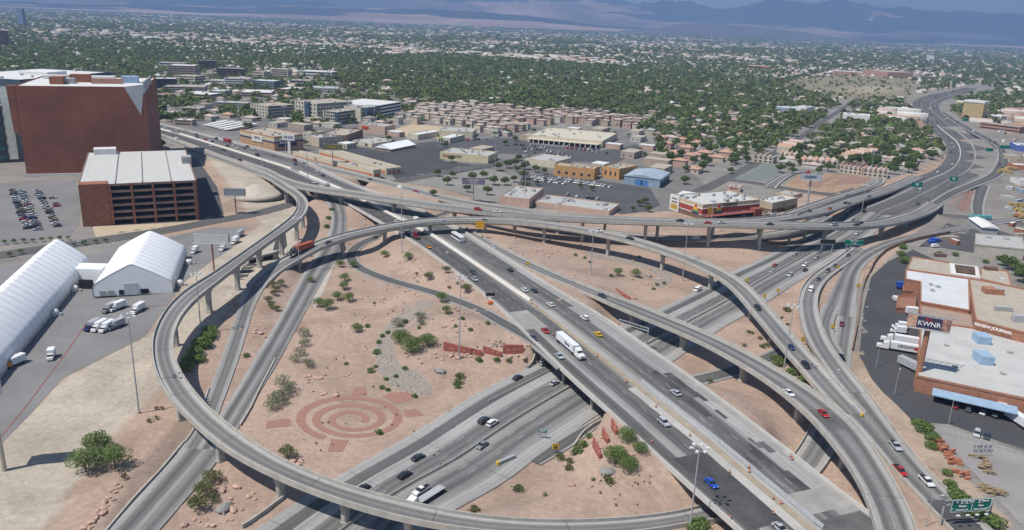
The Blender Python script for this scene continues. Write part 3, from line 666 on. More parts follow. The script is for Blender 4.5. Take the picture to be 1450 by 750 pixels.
patch('retail_lot_pavement', [(575,205),(640,196),(740,196),(752,204),(850,214),(905,204),(925,204),(870,232),(790,226),(742,218),(640,216)], ASPH, .1)
patch('open_lot_pavement', [(430,205),(470,202),(540,214),(610,204),(630,212),(628,228),(700,236),(640,246),(560,254),(548,238),(480,216)], BLACKT, .1)
patch('car_dealer_lot', [(740,248),(790,246),(850,256),(920,266),(935,290),(915,300),(880,304),(780,282),(730,270)], ASPH, .07)
patch('store_lot_pavement', [(990,316),(1075,305),(1130,300),(1190,284),(1160,274),(1235,268),(1200,290),(1130,302),(1010,320)], ASPH, .05)
patch('dirt_field', [(545,187),(585,175),(640,180),(652,187),(640,196),(575,194)], SAND, .12)
patch('verge_apron', [(555,256),(600,244),(700,240),(760,262),(700,292),(640,276),(590,268)], M('park_gravel', (0.24,0.225,0.20), .95, .12, .05), .05)
patch('tennis_court_pavement', [(1046,236),(1052,226),(1112,232),(1092,258),(1040,252)], M('court_surface', (0.17,0.19,0.165), .9), .1)
patch('garden_gravel', [(1140,262),(1150,266),(1225,262),(1232,254),(1215,252),(1180,250)], REDGR, .06)
patch('triangle_gravel', [(1345,290),(1388,265),(1376,283),(1370,300),(1345,299)], REDGR, .06)
patch('channel_slope', [(318,430),(352,372),(376,340),(392,318),(412,325),(410,356),(372,402),(345,432)], CONCL, .02)
patch('channel_water', [(384,368),(392,338),(404,330),(407,352),(398,364)], M('channel_bed2', (0.06,0.055,0.045), .5, .2, .1), .05)
patch('channel_floor', [(336,404),(355,364),(384,366),(378,376),(362,390),(348,404)], M('channel_bed', (0.07,0.06,0.05), .6, .2, .1), .05)
patch('paved_gore', [(478,350),(486,352),(468,392),(446,440),(440,424),(462,388)], CONCL, .06)

# --- left: big clad tower, slab, glass building
panel_joints(REDB, 4.0, 7.5, .3); panel_joints(BRICK, 3.2, 9, .12)
wm = bld('huge dark red windowless building at upper left with a pale wedge at its corner', (38,249), (216,243.5), 121, None, REDB, WHITE, depth=92, units=0)
W_, D_, h_ = wm['bw'], wm['bd'], wm['bh']
PALEM = M('pale_metal_cladding', (0.46,0.47,0.47), .55, .06, .1)
x = MB(); x.add([(W_*.84,-.25,h_),(W_+.2,-.25,h_+2),(W_*.955,-.25,h_*.68),(W_*.84,.3,h_),(W_+.2,.3,h_+2),(W_*.955,.3,h_*.68)], [(0,2,1),(3,4,5),(0,1,4,3),(1,2,5,4),(2,0,3,5)]); x.build('notch_panel', PALEM, wm, world=False)
x = MB(); x.add([(W_+.05,-.2,h_*.93),(W_+.35,-.2,h_+4),(W_+.05,D_*.6,h_+4),(W_+.05,D_*.6,h_-1),(W_-.8,-.2,h_*.93),(W_-.8,-.2,h_+4),(W_-.8,D_*.6,h_+4),(W_-.8,D_*.6,h_-1)], [(0,3,2,1),(4,5,6,7),(1,2,6,5),(0,1,5,4),(3,7,6,2),(0,4,7,3)]); x.build('notch_side_panel', PALEM, wm, world=False)
x = MB(); x.add([(0,-.1,h_*.45),(0,-.1,h_),(-5,-.1,h_),(-4,-.1,h_*.5),(0,6,h_*.45),(0,6,h_),(-5,6,h_),(-4,6,h_*.5)], [(0,1,2,3)[::-1],(4,7,6,5)[::-1],(1,5,6,2),(2,6,7,3),(0,3,7,4)]); x.build('corner_bulge', REDB, wm, world=False)
for (fx, fy, sx_, sy_, hh, mm) in [(.27,.3,9,12,5.5,BRICK),(.34,.35,10,7,4,GREYW),(.42,.5,14,9,6,BRICK),(.66,.35,22,3,4,M('rooftop_screen',(0.40,.22,.16))),(.83,.5,12,10,5,LBLUE),(.55,.75,20,10,3,WHITEW),(.15,.8,16,8,3,WHITEW)]:
    MB().box((W_*fx, D_*fy, h_-.7), (sx_, sy_, hh)).build('rooftop_unit', mm, wm, world=False)
MB().box((W_*.25,-.4,h_*.0),(W_*.5,.8,1.4)).build('base_ledge', WHITEW, wm, world=False)
sl = bld('pale grey leaning slab building beside the dark red building', (13,223), (36,226), 122, None, M('slab_wall', (0.34,0.37,0.36)), WHITE, depth=14, units=0)
gb = bld('dark blue glass building with a bright white roof behind the red one', (-70,203), (42,211), 106, None, BGLASS, WHITE, depth=120, units=6)
MB().box((gb['bw']*.6, gb['bd']*.55, gb['bh']-.7),(30,26,3)).build('roof_lantern', WHITEW, gb, world=False)
bld('low dark glass fronted building at the left edge', (-30,232), (14,230), 150, None, GLASS, GREYR, depth=16, floors=6, strips=M('teal_glass_band', (0.05,0.16,0.15), .3))
# --- open multi-storey car park
A = G(118,321); Bp = G(282,311); d = Bp - A; d.z = 0; Wg = d.length; ang = math.atan2(d.y, d.x); hg = solve_h(A, 263); q = P(127,216,hg); Dg = (q - A).dot(Vector((-math.sin(ang), math.cos(ang), 0)))
gr = empty('parking_garage', A, ang, 'brick framed multi storey car park with an open front and pale roof deck', 'parking garage')
MB().box((7.5,4.5,-1),(15,9,hg+1.6)).build('stair_tower', BRICK, gr, world=False)
nl = 6
for k in range(1, nl + 1):
    z = hg * k / nl
    MB().box((Wg/2, Dg/2, z-.5),(Wg-.6, Dg-.6, .45)).build('floor_slab', CONCD if k < nl else M('garage_deck', (0.50,0.49,0.46), .9, .07), gr, world=False)
    x = MB(); x.box((Wg/2+7.5,-.1,z-.9),(Wg-15,.45,1.3)); x.box((Wg+.1,Dg/2,z-.9),(.45,Dg-.2,1.3)); x.box((-.1,Dg/2+4.5,z-.9),(.45,Dg-9.4,1.3)); x.build('spandrel', M('brick_spandrel', (0.30,0.19,0.15)), gr, world=False)
for i in range(5):
    MB().box((16 + (Wg-17)*i/4, -.35, -1),(1.3,.9,hg+1.4)).build('brick_column', BRICK, gr, world=False)
for j in range(5): MB().box((Wg+.35, 3+(Dg-6)*j/4, -1),(.9,1.3,hg+1.4)).build('brick_column', BRICK, gr, world=False)
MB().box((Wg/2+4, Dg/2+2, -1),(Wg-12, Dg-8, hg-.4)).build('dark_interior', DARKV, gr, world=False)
for fx in (.3,.53,.78):
    MB().box((Wg*fx, Dg/2, hg+.0),(.5, Dg*.96, .6)).build('deck_divider', GREYW, gr, world=False)
MB().box((Wg*.17, Dg-6, hg-.1),(14,9,4)).build('stair_head', WHITEW, gr, world=False); MB().box((Wg*.97, Dg*.55, hg-.1),(6,9,4.5)).build('stair_head', GREYW, gr, world=False)

# --- big white event tents
FAB = M('tent_fabric', (0.84,0.85,0.85), .55, .035, .25)
def tent(label, a, b, vapex, far, W0=None, H0=None):
    A = G(*a); Bq = G(*b); W_ = (Bq - A).length; q = G(*far); pr = Vector((q.x - Bq.x, q.y - Bq.y, 0)); L = pr.length; pr.normalize(); d = Vector((pr.y, -pr.x, 0)); W_ = W0 or abs((Bq - A).dot(d)); A = Bq - d * W_
    mid = (A + Bq) / 2; hp = H0 or solve_h(mid, vapex); r = empty('event_tent', A, math.atan2(d.y, d.x), label, 'tent')
    prof = [(0,0),(0.0,.30),(.015,.38),(.05,.46),(.25,.73),(.46,.975),(.5,1),(.54,.975),(.75,.73),(.95,.46),(.985,.38),(1,.30),(1,0)]
    n = max(6, int(L / 5)); rings = []
    for k in range(n * 2 + 1):
        y = L * k / (n * 2); s = 1.0 if k % 2 == 0 else .99
        rings.append([(W_*(.5+(x-.5)*s), y, -.3 + hp*zz*s) for x, zz in prof])
    mb = MB(); mb.loft(rings, True, False); mb.build('fabric_roof', FAB, r, smooth=True, world=False); sm_ = MB()
    for k in range(n + 1):
        y = min(L - .2, max(.2, L * k / n)); sm_.loft([[(W_*(.5+(x-.5)*1.004), y + e_, -.3 + (hp + .12)*zz) for x, zz in prof] for e_ in (-.14, .14)], True, False)
    sm_.build('rib_seams', M('tent_seam', (0.70,0.71,0.71), .7), r, world=False)
    for k, y in ((0, .1), (1, L - .1)):
        g_ = MB(); pts = [(W_*(.5+(x-.5)*.985), y, hp*zz*.985) for x, zz in prof]; g_.add(pts, [tuple(range(len(pts)))[::(1 if k else -1)]]); g_.build('gable_wall', FAB, r, world=False)
    return r, W_, L, hp
t2, Wt, Lt, ht = tent('smaller white peaked event tent with doors in its gable end', (135.5,418), (246,414), 373, (265,364))
MB().box((Wt*.47,-.15,0),(5.5,.3,5.5)).build('large_door', M('tent_door', (0.5,0.53,0.55)), t2, world=False)
for fx, w, mm in ((.12,2.5,GREYW),(.22,2.5,GREYW),(.35,2,DARKV),(.62,2.2,DARKV),(.655,2.2,DARKV)): MB().box((Wt*fx,-.1,.3),(w,.2,2.2)).build('small_door', mm, t2, world=False)
q_ = G(128,381); b0_ = G(0,537); ax_ = Vector((q_.x-b0_.x, q_.y-b0_.y, 0)).normalized(); dn_ = Vector((-ax_.y, ax_.x, 0)); H1 = ht * 1.12; W1_ = 2 * abs((P(74,343,H1) - q_).dot(dn_))
t1, W1, L1, h1 = tent('long white event tent running off the left edge', (-170,560), (-30,574), 440, (128,381), W1_, H1)
lk = empty('tent_link', G(118,402), ang, 'white link passage joining the two big tents', 'passage')
p1 = G(100,398); p2 = G(146,399); dd = p2 - p1; MB().box(((p1.x+p2.x)/2, (p1.y+p2.y)/2+3, .0),(dd.length, 9, 7), math.atan2(dd.y, dd.x)).build('fabric_wall', FAB, lk)
lk.rotation_euler = (0,0,0); cdo = G(124,408); MB().box((cdo.x, cdo.y - .6, 0),(6,1.2,4.6), math.atan2(dd.y, dd.x)).build('doorway', DARKV, lk)
AC = MB(); AC.box((0,0,0),(2.6,2.6,2.2)); 
def round_unit(u, v, i):
    g = G(u, v); r = empty('air_unit', g, 0, 'white rounded air conditioning unit standing against a big tent wall', 'air unit', 'air units beside the tents')
    mb = MB(); mb.loft([[(1.7*k*math.cos(a)-0, 1.7*k*math.sin(a), z) for a in np.linspace(0, 2*math.pi, 12, endpoint=False)] for k, z in ((1,0),(1,1.8),(.7,2.5),(.2,2.7))]); mb.build('casing', WHITEW, r, world=False)
    MB().box((2.2,0,0),(1.6,1.2,1.1)).build('duct', METAL, r, world=False)
for i, (u, v) in enumerate([(268,374),(255,404),(131,384),(106,412),(78,446)]): round_unit(u, v, i)

# --- commercial strip by the freeway
s1 = bld('long low storage building with a row of orange doors beside the freeway', (415,220.5), (529,251.5), 213.5, (546,240.5), CREAM, TANR, units=2)
panes(s1, 60, 1.6, 2.4, 'front', s1['bw'], s1['bd'], (.3,), 'roller_door', ORDOOR); panes(s1, 3, 2.4, 2.6, 'right', s1['bw'], s1['bd'], (.3,), 'roller_door', ORDOOR)
s2 = bld('second storage building with orange doors, behind the freeway side one', (452,218), (547,247), 211.5, (566,235), CREAM, TANR, units=2)
panes(s2, 50, 1.6, 2.4, 'front', s2['bw'], s2['bd'], (.3,), 'roller_door', ORDOOR); panes(s2, 3, 2.4, 2.6, 'right', s2['bw'], s2['bd'], (.3,), 'roller_door', ORDOOR)
MB().box((s1['bw']*.3, 2, 0),(4,5,6)).build('entrance_tower', TANW, s1, world=False)
b1 = bld('orange brick store with a cream and navy band and white sign boards', (341,203), (389,214), 183, (434,190.5), M('ochre_brick', (0.45,0.28,0.16)), TANR, units=7, bands=((8.6,11.5,CREAM),(7.2,8.5,NAVY)))
h_ = b1['bh']; W_ = b1['bw']; D_ = b1['bd']
MB().box((W_*.52,-.4,h_*.42),(W_*.3,.5,h_*.42)).build('sign_board', WHITEW, b1, world=False); text_on(b1, 'VINOS', h_*.26, W_*.52, -.75, h_*.68, NAVY)
MB().box((W_+.5,D_*.45,h_*.28),(.9,D_*.6,h_*.2)).build('blue_awning', NAVY, b1, world=False); MB().box((W_+1,D_*.3,h_*.5),(1,D_*.25,h_*.3)).build('sign_board', WHITEW, b1, world=False)
text_on(b1, 'VINOS', h_*.24, W_+1.6, D_*.3, h_*.66, NAVY, rz=math.pi/2)
# office campus
OFF = M('office_wall', (0.50,0.47,0.38))
zz4 = lambda h, n: [h*(k+.32)/n for k in range(n)]
o1 = bld('four storey pale office block with square windows, left one of the campus', (355.5,163), (379.7,167.5), 146, (402,145.5), OFF, TANR, units=3)
for f, n in (('front',6),('right',12)): panes(o1, n, 2.2, 2.0, f, o1['bw'], o1['bd'], zz4(o1['bh'], 4))
o2 = bld('four storey pale office block with a blue glass corner, middle of the campus', (418,163.5), (449,169), 141.5, (494,142.5), OFF, TANR, units=4)
for f, n in (('front',7),('right',12)): panes(o2, n, 2.4, 2.1, f, o2['bw'], o2['bd'], zz4(o2['bh'], 4))
MB().box((o2['bw']*.62,-1,0),(9,3,o2['bh']+1)).build('glass_bay', BGLASS, o2, world=False)
o3 = bld('four storey pale office block nearest the freeway with square windows', (457.5,174), (479,176.5), 156, (506,155.5), OFF, TANR, units=3)
for f, n in (('front',6),('right',10)): panes(o3, n, 2.4, 2.1, f, o3['bw'], o3['bd'], zz4(o3['bh'], 4))
MB().box((o3['bw']-1,-.6,0),(5,2,o3['bh']-1)).build('glass_bay', BGLASS, o3, world=False)
bld('blue glass office wing behind the campus blocks', (503,170), (520,171.5), 151, (535,149), BGLASS, GREYR, units=2)
o4 = bld('pale office wing attached to the open car park', (511,171.5), (531,169.5), 152.5, None, OFF, GREYR, depth=30, units=1); panes(o4, 7, 1.8, 1.8, 'front', o4['bw'], o4['bd'], zz4(o4['bh'], 4))
bld('white open decked car park behind the offices', (531,169), (568,161.5), 150, None, WHITEW, WHITE, depth=60, units=0, floors=4, strips=DARKV)
bld('grey low retail building beside the blue banded store', (434,204.5), (452,208.5), 191, (478,188), BEIGE, GREYR, units=5)
bld('dark brick retail building in the retail strip', (455,203), (490,205.5), 189, (517,183), M('dark_brick', (0.2,0.13,0.1)), TANR, units=4)
b = bld('pink store with a red sign over its entrance', (508,187), (545,191), 175, (574,177.5), PINKW, GREYR, units=6)
MB().box((b['bw']*.25,-.3,b['bh']*.5),(b['bw']*.25,.5,b['bh']*.3)).build('entrance_sign', RED, b, world=False)
b = bld('long cream low building with a grey roof beside the white tent roof', (497,203.5), (527,208.5), 198, (559,198), CREAM, GREYR, units=6); panes(b, 2, 3, 2.5, 'front', b['bw'], b['bd'], (.5,))
bld('cream cube shaped store with a white roof', (577,196), (592,198), 188.5, (619,184), CREAM, WHITE, units=1)
bld('long cream warehouse behind the small diner', (621,193), (669,195.5), 184, (691,182), CREAM, GREYR, units=4)
b = bld('small pale diner with a lime green sign', (619,201), (637,203), 193.5, (658,190.5), CREAM, WHITE, units=2); panes(b, 4, 2.2, 2.0, 'front', b['bw'], b['bd'], (.6,)); MB().box((b['bw']*.3,-.3,b['bh']*.7),(5,.4,1.6)).build('sign_board', M('lime_sign', (0.35,0.5,0.05)), b, world=False)
b = bld('yellow walled store with blue and red lettering alone in the open lot', (623,225), (691,232), 214.6, (721.7,216), M('pale_yellow_wall', (0.58,0.52,0.33)), GREYR, units=9)
text_on(b, 'Charlie', 3.2, b['bw']*.16, -.3, b['bh']*.6, RED); text_on(b, 'OUTLET', 2.4, b['bw']*.36, -.3, b['bh']*.6, NAVY)
b = bld('huge flat roofed home improvement store with a cream roof', (747,199.5), (852,209), 190.5, (902,190.5), CREAM, M('cream_roof', (0.52,0.48,0.38), .9, .08), units=14)
x = MB(); x.box((b['bw']/2,-5,b['bh']*.55),(b['bw']*.96,9.8,.5)); x.build('front_canopy', CREAM, b, world=False)
for k in range(14): MB().box((4+(b['bw']-8)*k/13,-9.4,-1),(.8,.8,b['bh']*.55+1)).build('canopy_column', WHITEW, b, world=False)
MB().box((b['bw']/2,-.1,.2),(b['bw']*.9,.2,b['bh']*.5)).build('shop_front', DARKV, b, world=False)
bld('brown entrance block at the end of the huge store', (735,198), (748,199.5), 190, None, TANW, TANR, depth=20, units=1)
bld('grey roofed shed among trees behind the orange building', (744,232), (786,238), 223, (797,221), CREAM, GREYR, units=2)
ob = bld('orange flat roofed stucco building, larger left block', (784,248.5), (841,254.5), 233, (857,236), ORANGEW, TANR, units=5); panes(ob, 5, 2.2, 2.0, 'front', ob['bw'], ob['bd'], (2.5,))
ob = bld('orange flat roofed stucco building, taller right block', (852,250), (876,254.5), 234.5, (886,231), ORANGEW, TANR, units=4); panes(ob, 3, 1.6, 3.5, 'front', ob['bw'], ob['bd'], (2.5,))
bw = bld('pale blue metal warehouse with blue roller doors', (883,260), (933.6,266), 248, (959,245), BLUEW, M('blue_grey_roof', (0.33,0.39,0.45), .6), units=0, parapet=False)
panes(bw, 2, 6, 5, 'front', bw['bw'], bw['bd'], (0,), 'roller_door', M('blue_door', (0.08,0.2,0.45)), margin=10); panes(bw, 5, 4, 4, 'right', bw['bw'], bw['bd'], (0,), 'roller_door', DARKV)
mb = MB(); mb.prism([(0,0),(0,0),(0,0)], 0, 0) if False else None
w_, d_, hh = bw['bw'], bw['bd'], bw['bh']; mb = MB(); mb.add([(-.5,-.5,hh-.2),(w_+.5,-.5,hh-.2),(w_+.5,d_+.5,hh-.2),(-.5,d_+.5,hh-.2),(w_/2,-.5,hh+2.2),(w_/2,d_+.5,hh+2.2)], [(0,4,5,3),(1,2,5,4),(0,1,4),(2,3,5)]); mb.build('low_gable_roof', MATS['blue_grey_roof'], bw, world=False)
bld('pink flat roofed store with grey roof, higher left wing behind the flyover', (707,290), (749,295.5), 277, (778,266.5), PINKW, GREYR, units=7)
b = bld('long pink flat roofed store behind the flyover', (750,295.5), (862,306.5), 298.5, None, PINKW, GREYR, units=12, rb=(877,296.5))
# discount store
ds = bld('large store with red and tan bands and painted triangle emblems', (930,300.5), (993,311), 289.5, None, M('store_tan_wall', (0.50,0.42,0.30)), M('store_roof', (0.50,0.50,0.47), .9, .07), units=20, rb=(1073.6,303))
h_, W_, D_ = ds['bh'], ds['bw'], ds['bd']
x = MB(); x.box((W_/2+1,-.1,h_*.32),(W_-2,.2,h_*.36)); x.box((W_+.1,D_/2,h_*.32),(.2,D_,h_*.36)); x.build('red_band', M('store_red', (0.33,0.07,0.05)), ds, world=False)
for zz in (.3,.69):
    x = MB(); x.box((W_/2,-.16,h_*zz),(W_,.32,.5)); x.box((W_+.16,D_/2,h_*zz),(.32,D_,.5)); x.build('white_trim', WHITEW, ds, world=False)
x = MB(); x.box((W_/2+1,-.08,0),(W_-2,.16,h_*.3)); x.build('brown_base', BROWNW, ds, world=False)
x = MB(); x.box((W_+2.2,D_*.5,h_*.24),(4.4,D_*.98,.5)); x.build('red_canopy', M('store_red2', (0.30,0.09,0.07)), ds, world=False)
x = MB(); x.box((W_+.1,D_*.6,0.2),(.2,D_*.7,h_*.22)); x.build('shop_front', DARKV, ds, world=False)
MB().box((W_+2.5,D_*.9,0),(5,7,h_*.5)).build('entrance_porch', M('store_red2', (0.30,0.09,0.07)), ds, world=False)
MB().box((W_*.13,-.5,0),(W_*.3,1,h_*1.06)).build('painted_sign_wall', WHITEW, ds, world=False)
text_on(ds, 'Need A', h_*.17, W_*.14, -1.1, h_*.84, BTXT); text_on(ds, 'Bartender?', h_*.16, W_*.14, -1.1, h_*.62, BTXT, sx=.8)
MB().box((W_*.13,-1.05,h_*.12),(W_*.22,.15,h_*.36)).build('painted_picture', M('yellow_picture', (0.5,0.33,0.07), .7, .6, .4, fine=1.5), ds, world=False)
def emblem(rz, px, py):
    for k, (mm, f0, f1) in enumerate(((RED, 1, .62), (YELLOW, .62, .36), (M('emblem_green', (0.1,.25,.1)), .36, .16), (NAVY, .16, 0))):
        w0 = 3.6 * (1 - f1) ; w1 = 3.6 * (1 - f0); z0 = h_*.3 + f1 * 7; z1 = h_*.3 + f0 * 7
        if rz == 0: vs = [(px-w0,-.45,z0),(px+w0,-.45,z0),(px+w1,-.45,z1),(px-w1,-.45,z1)]
        else: vs = [(W_+.45,py-w0,z0),(W_+.45,py+w0,z0),(W_+.45,py+w1,z1),(W_+.45,py-w1,z1)]
        vb = [(a-(.3 if rz else 0), b+(0 if rz else .3), c) for a, b, c in vs]
        m_ = MB(); m_.add(vs+vb, [(0,1,2,3),(7,6,5,4),(0,4,5,1),(1,5,6,2),(2,6,7,3),(3,7,4,0)]); m_.build('triangle_emblem', mm, ds, world=False)
emblem(0, W_*.8, 0); emblem(1, 0, D_*.28)
MB().box((W_+.3,D_*.14,h_*.34),(.4,D_*.09,h_*.42)).build('yellow_panel', YELLOW, ds, world=False)
text_on(ds, 'WAREHOUSE', 2.3, W_+.4, D_*.46, h_*.86, BTXT, rz=math.pi/2); text_on(ds, 'LIQUIDATION', 2.0, W_+.4, D_*.46, h_*.74, BTXT, rz=math.pi/2)
bld('tan attached store with grey roof right of the banded store', (1062,300), (1092,302.5), 287, None, M('tan2', (0.46,0.38,0.28)), M('store_roof', (0.5,0.5,0.47)), units=8, bands=((0,3,BROWNW),), rb=(1128,294.5))
b = bld('small peach store behind the banded store', (1028,270.5), (1048,272.5), 262.5, (1070,263), PINKW, GREYR, units=4); text_on(b, 'Market', 2, b['bw']/2, -.3, b['bh']*.7, RED)
bld('low brown roofed motel strip beside the round garden', (1097,276.5), (1123,281.5), 271, (1141,274), TANW, GREYR, units=2)
# parking canopies with white roofs
pc = empty('parking_canopy', G(290,183), 0, 'row of long white parking canopies above the freeway', 'canopy')
for k in range(5):
    a = G(290+k*7, 179+k*1.6); b_ = G(322+k*10, 173.5+k*1.2); d = b_ - a
    MB().box(((a.x+b_.x)/2,(a.y+b_.y)/2,3),(d.length,6,.35),math.atan2(d.y,d.x)).build('canopy_roof', WHITEW, pc)
    for f in (.1,.5,.9): MB().tube(a+d*f, a+d*f+Vector((0,0,3)), .15, n=5).build('post', METAL, pc)
# gabled white pavilion
def gable(label, a, b, depthpx, hwall, hroof, wall, roofm, name='pavilion', cat='pavilion', group=None, depth=None):
    A = G(*a); Bq = G(*b); d = Bq - A; d.z = 0; W_ = d.length; d.normalize(); pr = Vector((-d.y, d.x, 0)); D_ = depth or (G(*depthpx) - Bq).dot(pr)
    r = empty(name, A, math.atan2(d.y, d.x), label, cat, group)
    MB().box((W_/2,D_/2,-.5),(W_,D_,hwall+.5)).build('wall', wall, r, world=False)
    e = .8; m_ = MB(); z0 = hwall-.05; z1 = hwall+hroof
    m_.add([(-e,-e,z0),(W_+e,-e,z0),(W_+e,D_+e,z0),(-e,D_+e,z0),(W_/2,-e,z1),(W_/2,D_+e,z1)], [(0,4,5,3),(1,2,5,4),(0,1,4),(2,3,5),(3,2,1,0)]); m_.build('roof', roofm, r, world=False); return r
gable('white pitched fabric pavilion in the open lot', (531,212), (553,215), (590,208.5), 2.6, 4, TANW, FAB)
gable('white canopy shelter with a sloping roof by the cross street', (1390,330), (1412,332), (1424,321), 4, 1.5, METAL, WHITEW)

# --- mid distance blocks (left, behind the freeway)
BRN = M('brown_office', (0.13,0.085,0.07)); MGL = [(281,98,307,98.5,85,24,BRN,'dark brown stepped office tower among the low blocks'),(238,108,276,109,92,45,M('tan_office',(0.42,0.31,0.24)),'tan windowless hospital block'),
 (307,109,344,110,96,30,BRN,'wide dark brown office block with banded windows'),(358,111,374,112,101,22,CREAM,'small cream office with ribbon windows'),(384,109,408,110,97,26,BEIGE,'beige office with ribbon windows'),
 (222,128,252,128,111,30,M('black_office',(0.05,0.055,0.06)),'black glass office left of the cream blocks'),(247,116,276,118,106,30,CREAM,'cream two storey block with bands'),(254,139,297,142,131,40,PINKW,'peach coloured school like block'),
 (290,120,316,121,113,30,WHITEW,'white medical building with flat roof'),(318,123,352,124,110.5,36,WHITEW,'tall white hospital building in the medical district'),(355,125,388,127,113,30,M('glass_block',(0.2,0.24,0.27)),'grey glass and white hospital wing'),
 (232,131,290,132,122,45,GREYW,'broad grey roofed medical complex'),(296,138,318,139,128,30,M('green_grey',(0.3,0.36,0.34)),'greenish roofed low block'),(340,137,384,138,130,50,PINKW,'long low pink building with pale roof'),
 (392,131,424,133,125,50,M('red_brown',(0.3,0.17,0.13)),'red brown shops with white roof'),(256,156,282,158,151,14,CREAM,'cream two storey motel block'),(300,150,350,152,144,24,GREYW,'grey apartment block among trees'),
 (246,176,272,178,169,14,PINKW,'pink motel beside the freeway'),(232,163,250,164,158,14,BEIGE,'long beige shed by the parking lots'),(425,108,470,110,100,40,WHITEW,'row of white clinics by trees'),
 (410,121,440,122,113,30,GREYR,'grey tinted glass clinic'),(440,130,478,131,124,40,WHITEW,'white roofed long storehouse'),(300,103,322,104,98,20,BEIGE,'beige podium below the brown tower'),(225,96,262,97,88,30,WHITEW,'pale hospital wing far left')]
for i, (u0, v0, u1, v1, vt, dp, wl, lb) in enumerate(MGL):
    bld(lb, (u0, v0), (u1, v1), vt, None, wl, random.choice((WHITE, GREYR, TANR)), depth=dp, units=3, floors=max(1, int((v0 - vt) / 3)))
# right side mid distance
hb = bld('mustard yellow slab hotel with a white crown beside the freeway', (1361,167), (1389,170), 143.5, None, HOTEL, WHITE, depth=20, units=2, floors=8, strips=M('hotel_strip',(0.35,0.3,0.2)))
MB().box((hb['bw']/2, hb['bd']/2, hb['bh']-.3),(hb['bw']+1.5, hb['bd']+1.5, 3.2)).build('white_crown', WHITEW, hb, world=False)
bld('low white annex beside the mustard hotel', (1391,169), (1416,172), 162, None, WHITEW, WHITE, depth=20, units=2, floors=2)
bld('long terracotta walled motel with a tan roof', (1386,181), (1442,189), 173, None, M('terracotta_wall',(0.4,0.22,0.15)), TANR, depth=18, units=2, floors=2)
bld('orange roofed motel block at the right edge', (1431,180), (1452,183), 173, None, PINKW, M('orange_roof',(0.55,0.3,0.12)), depth=25, units=0)
bld('bright white flat warehouse among the houses', (1192,172), (1230,175), 161, None, WHITEW, WHITE, depth=28, units=10)
bld('white and blue dealership among the houses', (1097,158), (1122,160), 151, None, BLUEW, WHITE, depth=30, units=3)
bld('white dealership hall beside the blue one', (1123,159), (1141,161), 150, None, WHITEW, WHITE, depth=30, units=3)
bld('blue walled store with white roof at the right edge', (1437,214), (1460,216), 205, None, M('blue_store',(0.1,0.15,0.4)), WHITE, depth=30, units=2)
for k, (u, v, w, c_, lb) in enumerate([(1421,226,20,TANW,'tan shed in the equipment yard'),(1443,262,16,WHITEW,'white tank like shed in the equipment yard'),(1436,240,22,M('rust_roof',(0.4,0.17,0.1)),'rust coloured shed in the equipment yard'),
   (1448,228,14,TANR,'small tan office in the equipment yard')]):
    bld(lb, (u, v), (u + w, v + 1.5), v - 7, None, c_, random.choice((GREYR, TANR, WHITE)), depth=16, units=1)
bld('tan desert coloured mall far beyond the field, left part', (1180,106), (1215,108), 100, None, M('mall',(0.40,0.25,0.18)), WHITE, depth=60, units=0)
bld('tan desert coloured mall far beyond the field, right part', (1222,106), (1256,110), 98, None, M('mall',(0.4,0.25,0.18)), TANR, depth=90, units=0)
bld('red walled store with white roof far beyond the trees', (1057,97), (1090,99), 92, None, M('mall_red',(0.3,0.09,0.06)), WHITE, depth=50, units=0)
bld('slim blue glass tower on the horizon at far left', (26,36.5), (34,37), 11.5, None, M('tower_glass',(0.12,0.17,0.24),.3), GREYR, depth=14, units=0, name='glass_tower')
bld('dark brown tower block at the left edge', (-14,66), (10,66.5), 43, None, BRN, BRN, depth=40, units=0, name='tower_block')
bld('pale high rise far down the freeway', (1311,85), (1316,86), 78, None, WHITEW, WHITE, depth=20, units=0, name='tower_block')

# --- right: newspaper plant
pb = M('plant_brick', (0.36,0.17,0.105), .9, .13, .6); PR = M('plant_roof', (0.46,0.455,0.43), .9, .08, .15); PRW = M('plant_white_roof', (0.55,0.57,0.58), .85, .07, .15)
def block(label, px, h, wall, roofm, base=0.0, units=(), name='building', lip=.7):
    """flat roofed block from the roof outline in the photograph, at its real height"""
    pts = [P(u, v, base + h) for u, v in px]; c = sum(pts, Vector()) / len(pts); r = empty(name, (c.x, c.y, base), 0, label, 'building')
    MB().prism([(p.x, p.y) for p in pts], base - .5, base + h - lip, topmi=None).build('wall', wall, r)
    inn = [(c.x + (p.x - c.x) * .985, c.y + (p.y - c.y) * .985) for p in pts]
    MB().prism(inn, base + h - lip - .3, base + h - lip + .06).build('roof', roofm, r)
    n = len(pts)
    for i in range(n):
        a, b_ = pts[i], pts[(i + 1) % n]; d = b_ - a; L = d.length
        if L < .5: continue
        MB().box(((a.x+b_.x)/2,(a.y+b_.y)/2,base+h-lip-.05),(L+.3,.45,lip+.07+i*.004),math.atan2(d.y,d.x)).build('parapet', wall, r)
    for (u, v, s1_, s2_, hh_, mm) in units:
        q = P(u, v, base + h - lip); MB().box((q.x, q.y, base+h-lip+.02),(s1_, s2_, hh_),-.12).build('rooftop_unit', mm, r)
    return r
pl = block('large flat grey roofed brick print works with a blue loading canopy', [(1305,452),(1384,464),(1500,486),(1500,572),(1450,562.5),(1299,531)], 9, pb, PR,
   units=[(1389,484,5,6,3.2,LBLUE),(1391,512,5,7,3.4,LBLUE),(1340,490,1.5,1.5,.8,GREYW),(1352,520,1.5,1.5,.8,GREYW),(1420,530,1.6,1.6,.8,GREYW),(1335,470,1.6,1.6,.8,GREYW),(1430,500,2,1.2,.8,GREYW)])
a = P(1321,549,6.2); b_ = P(1441,576,6.2); d = b_ - a; an = math.atan2(d.y, d.x); off2 = Vector((math.sin(an), -math.cos(an), 0)) * 2.6
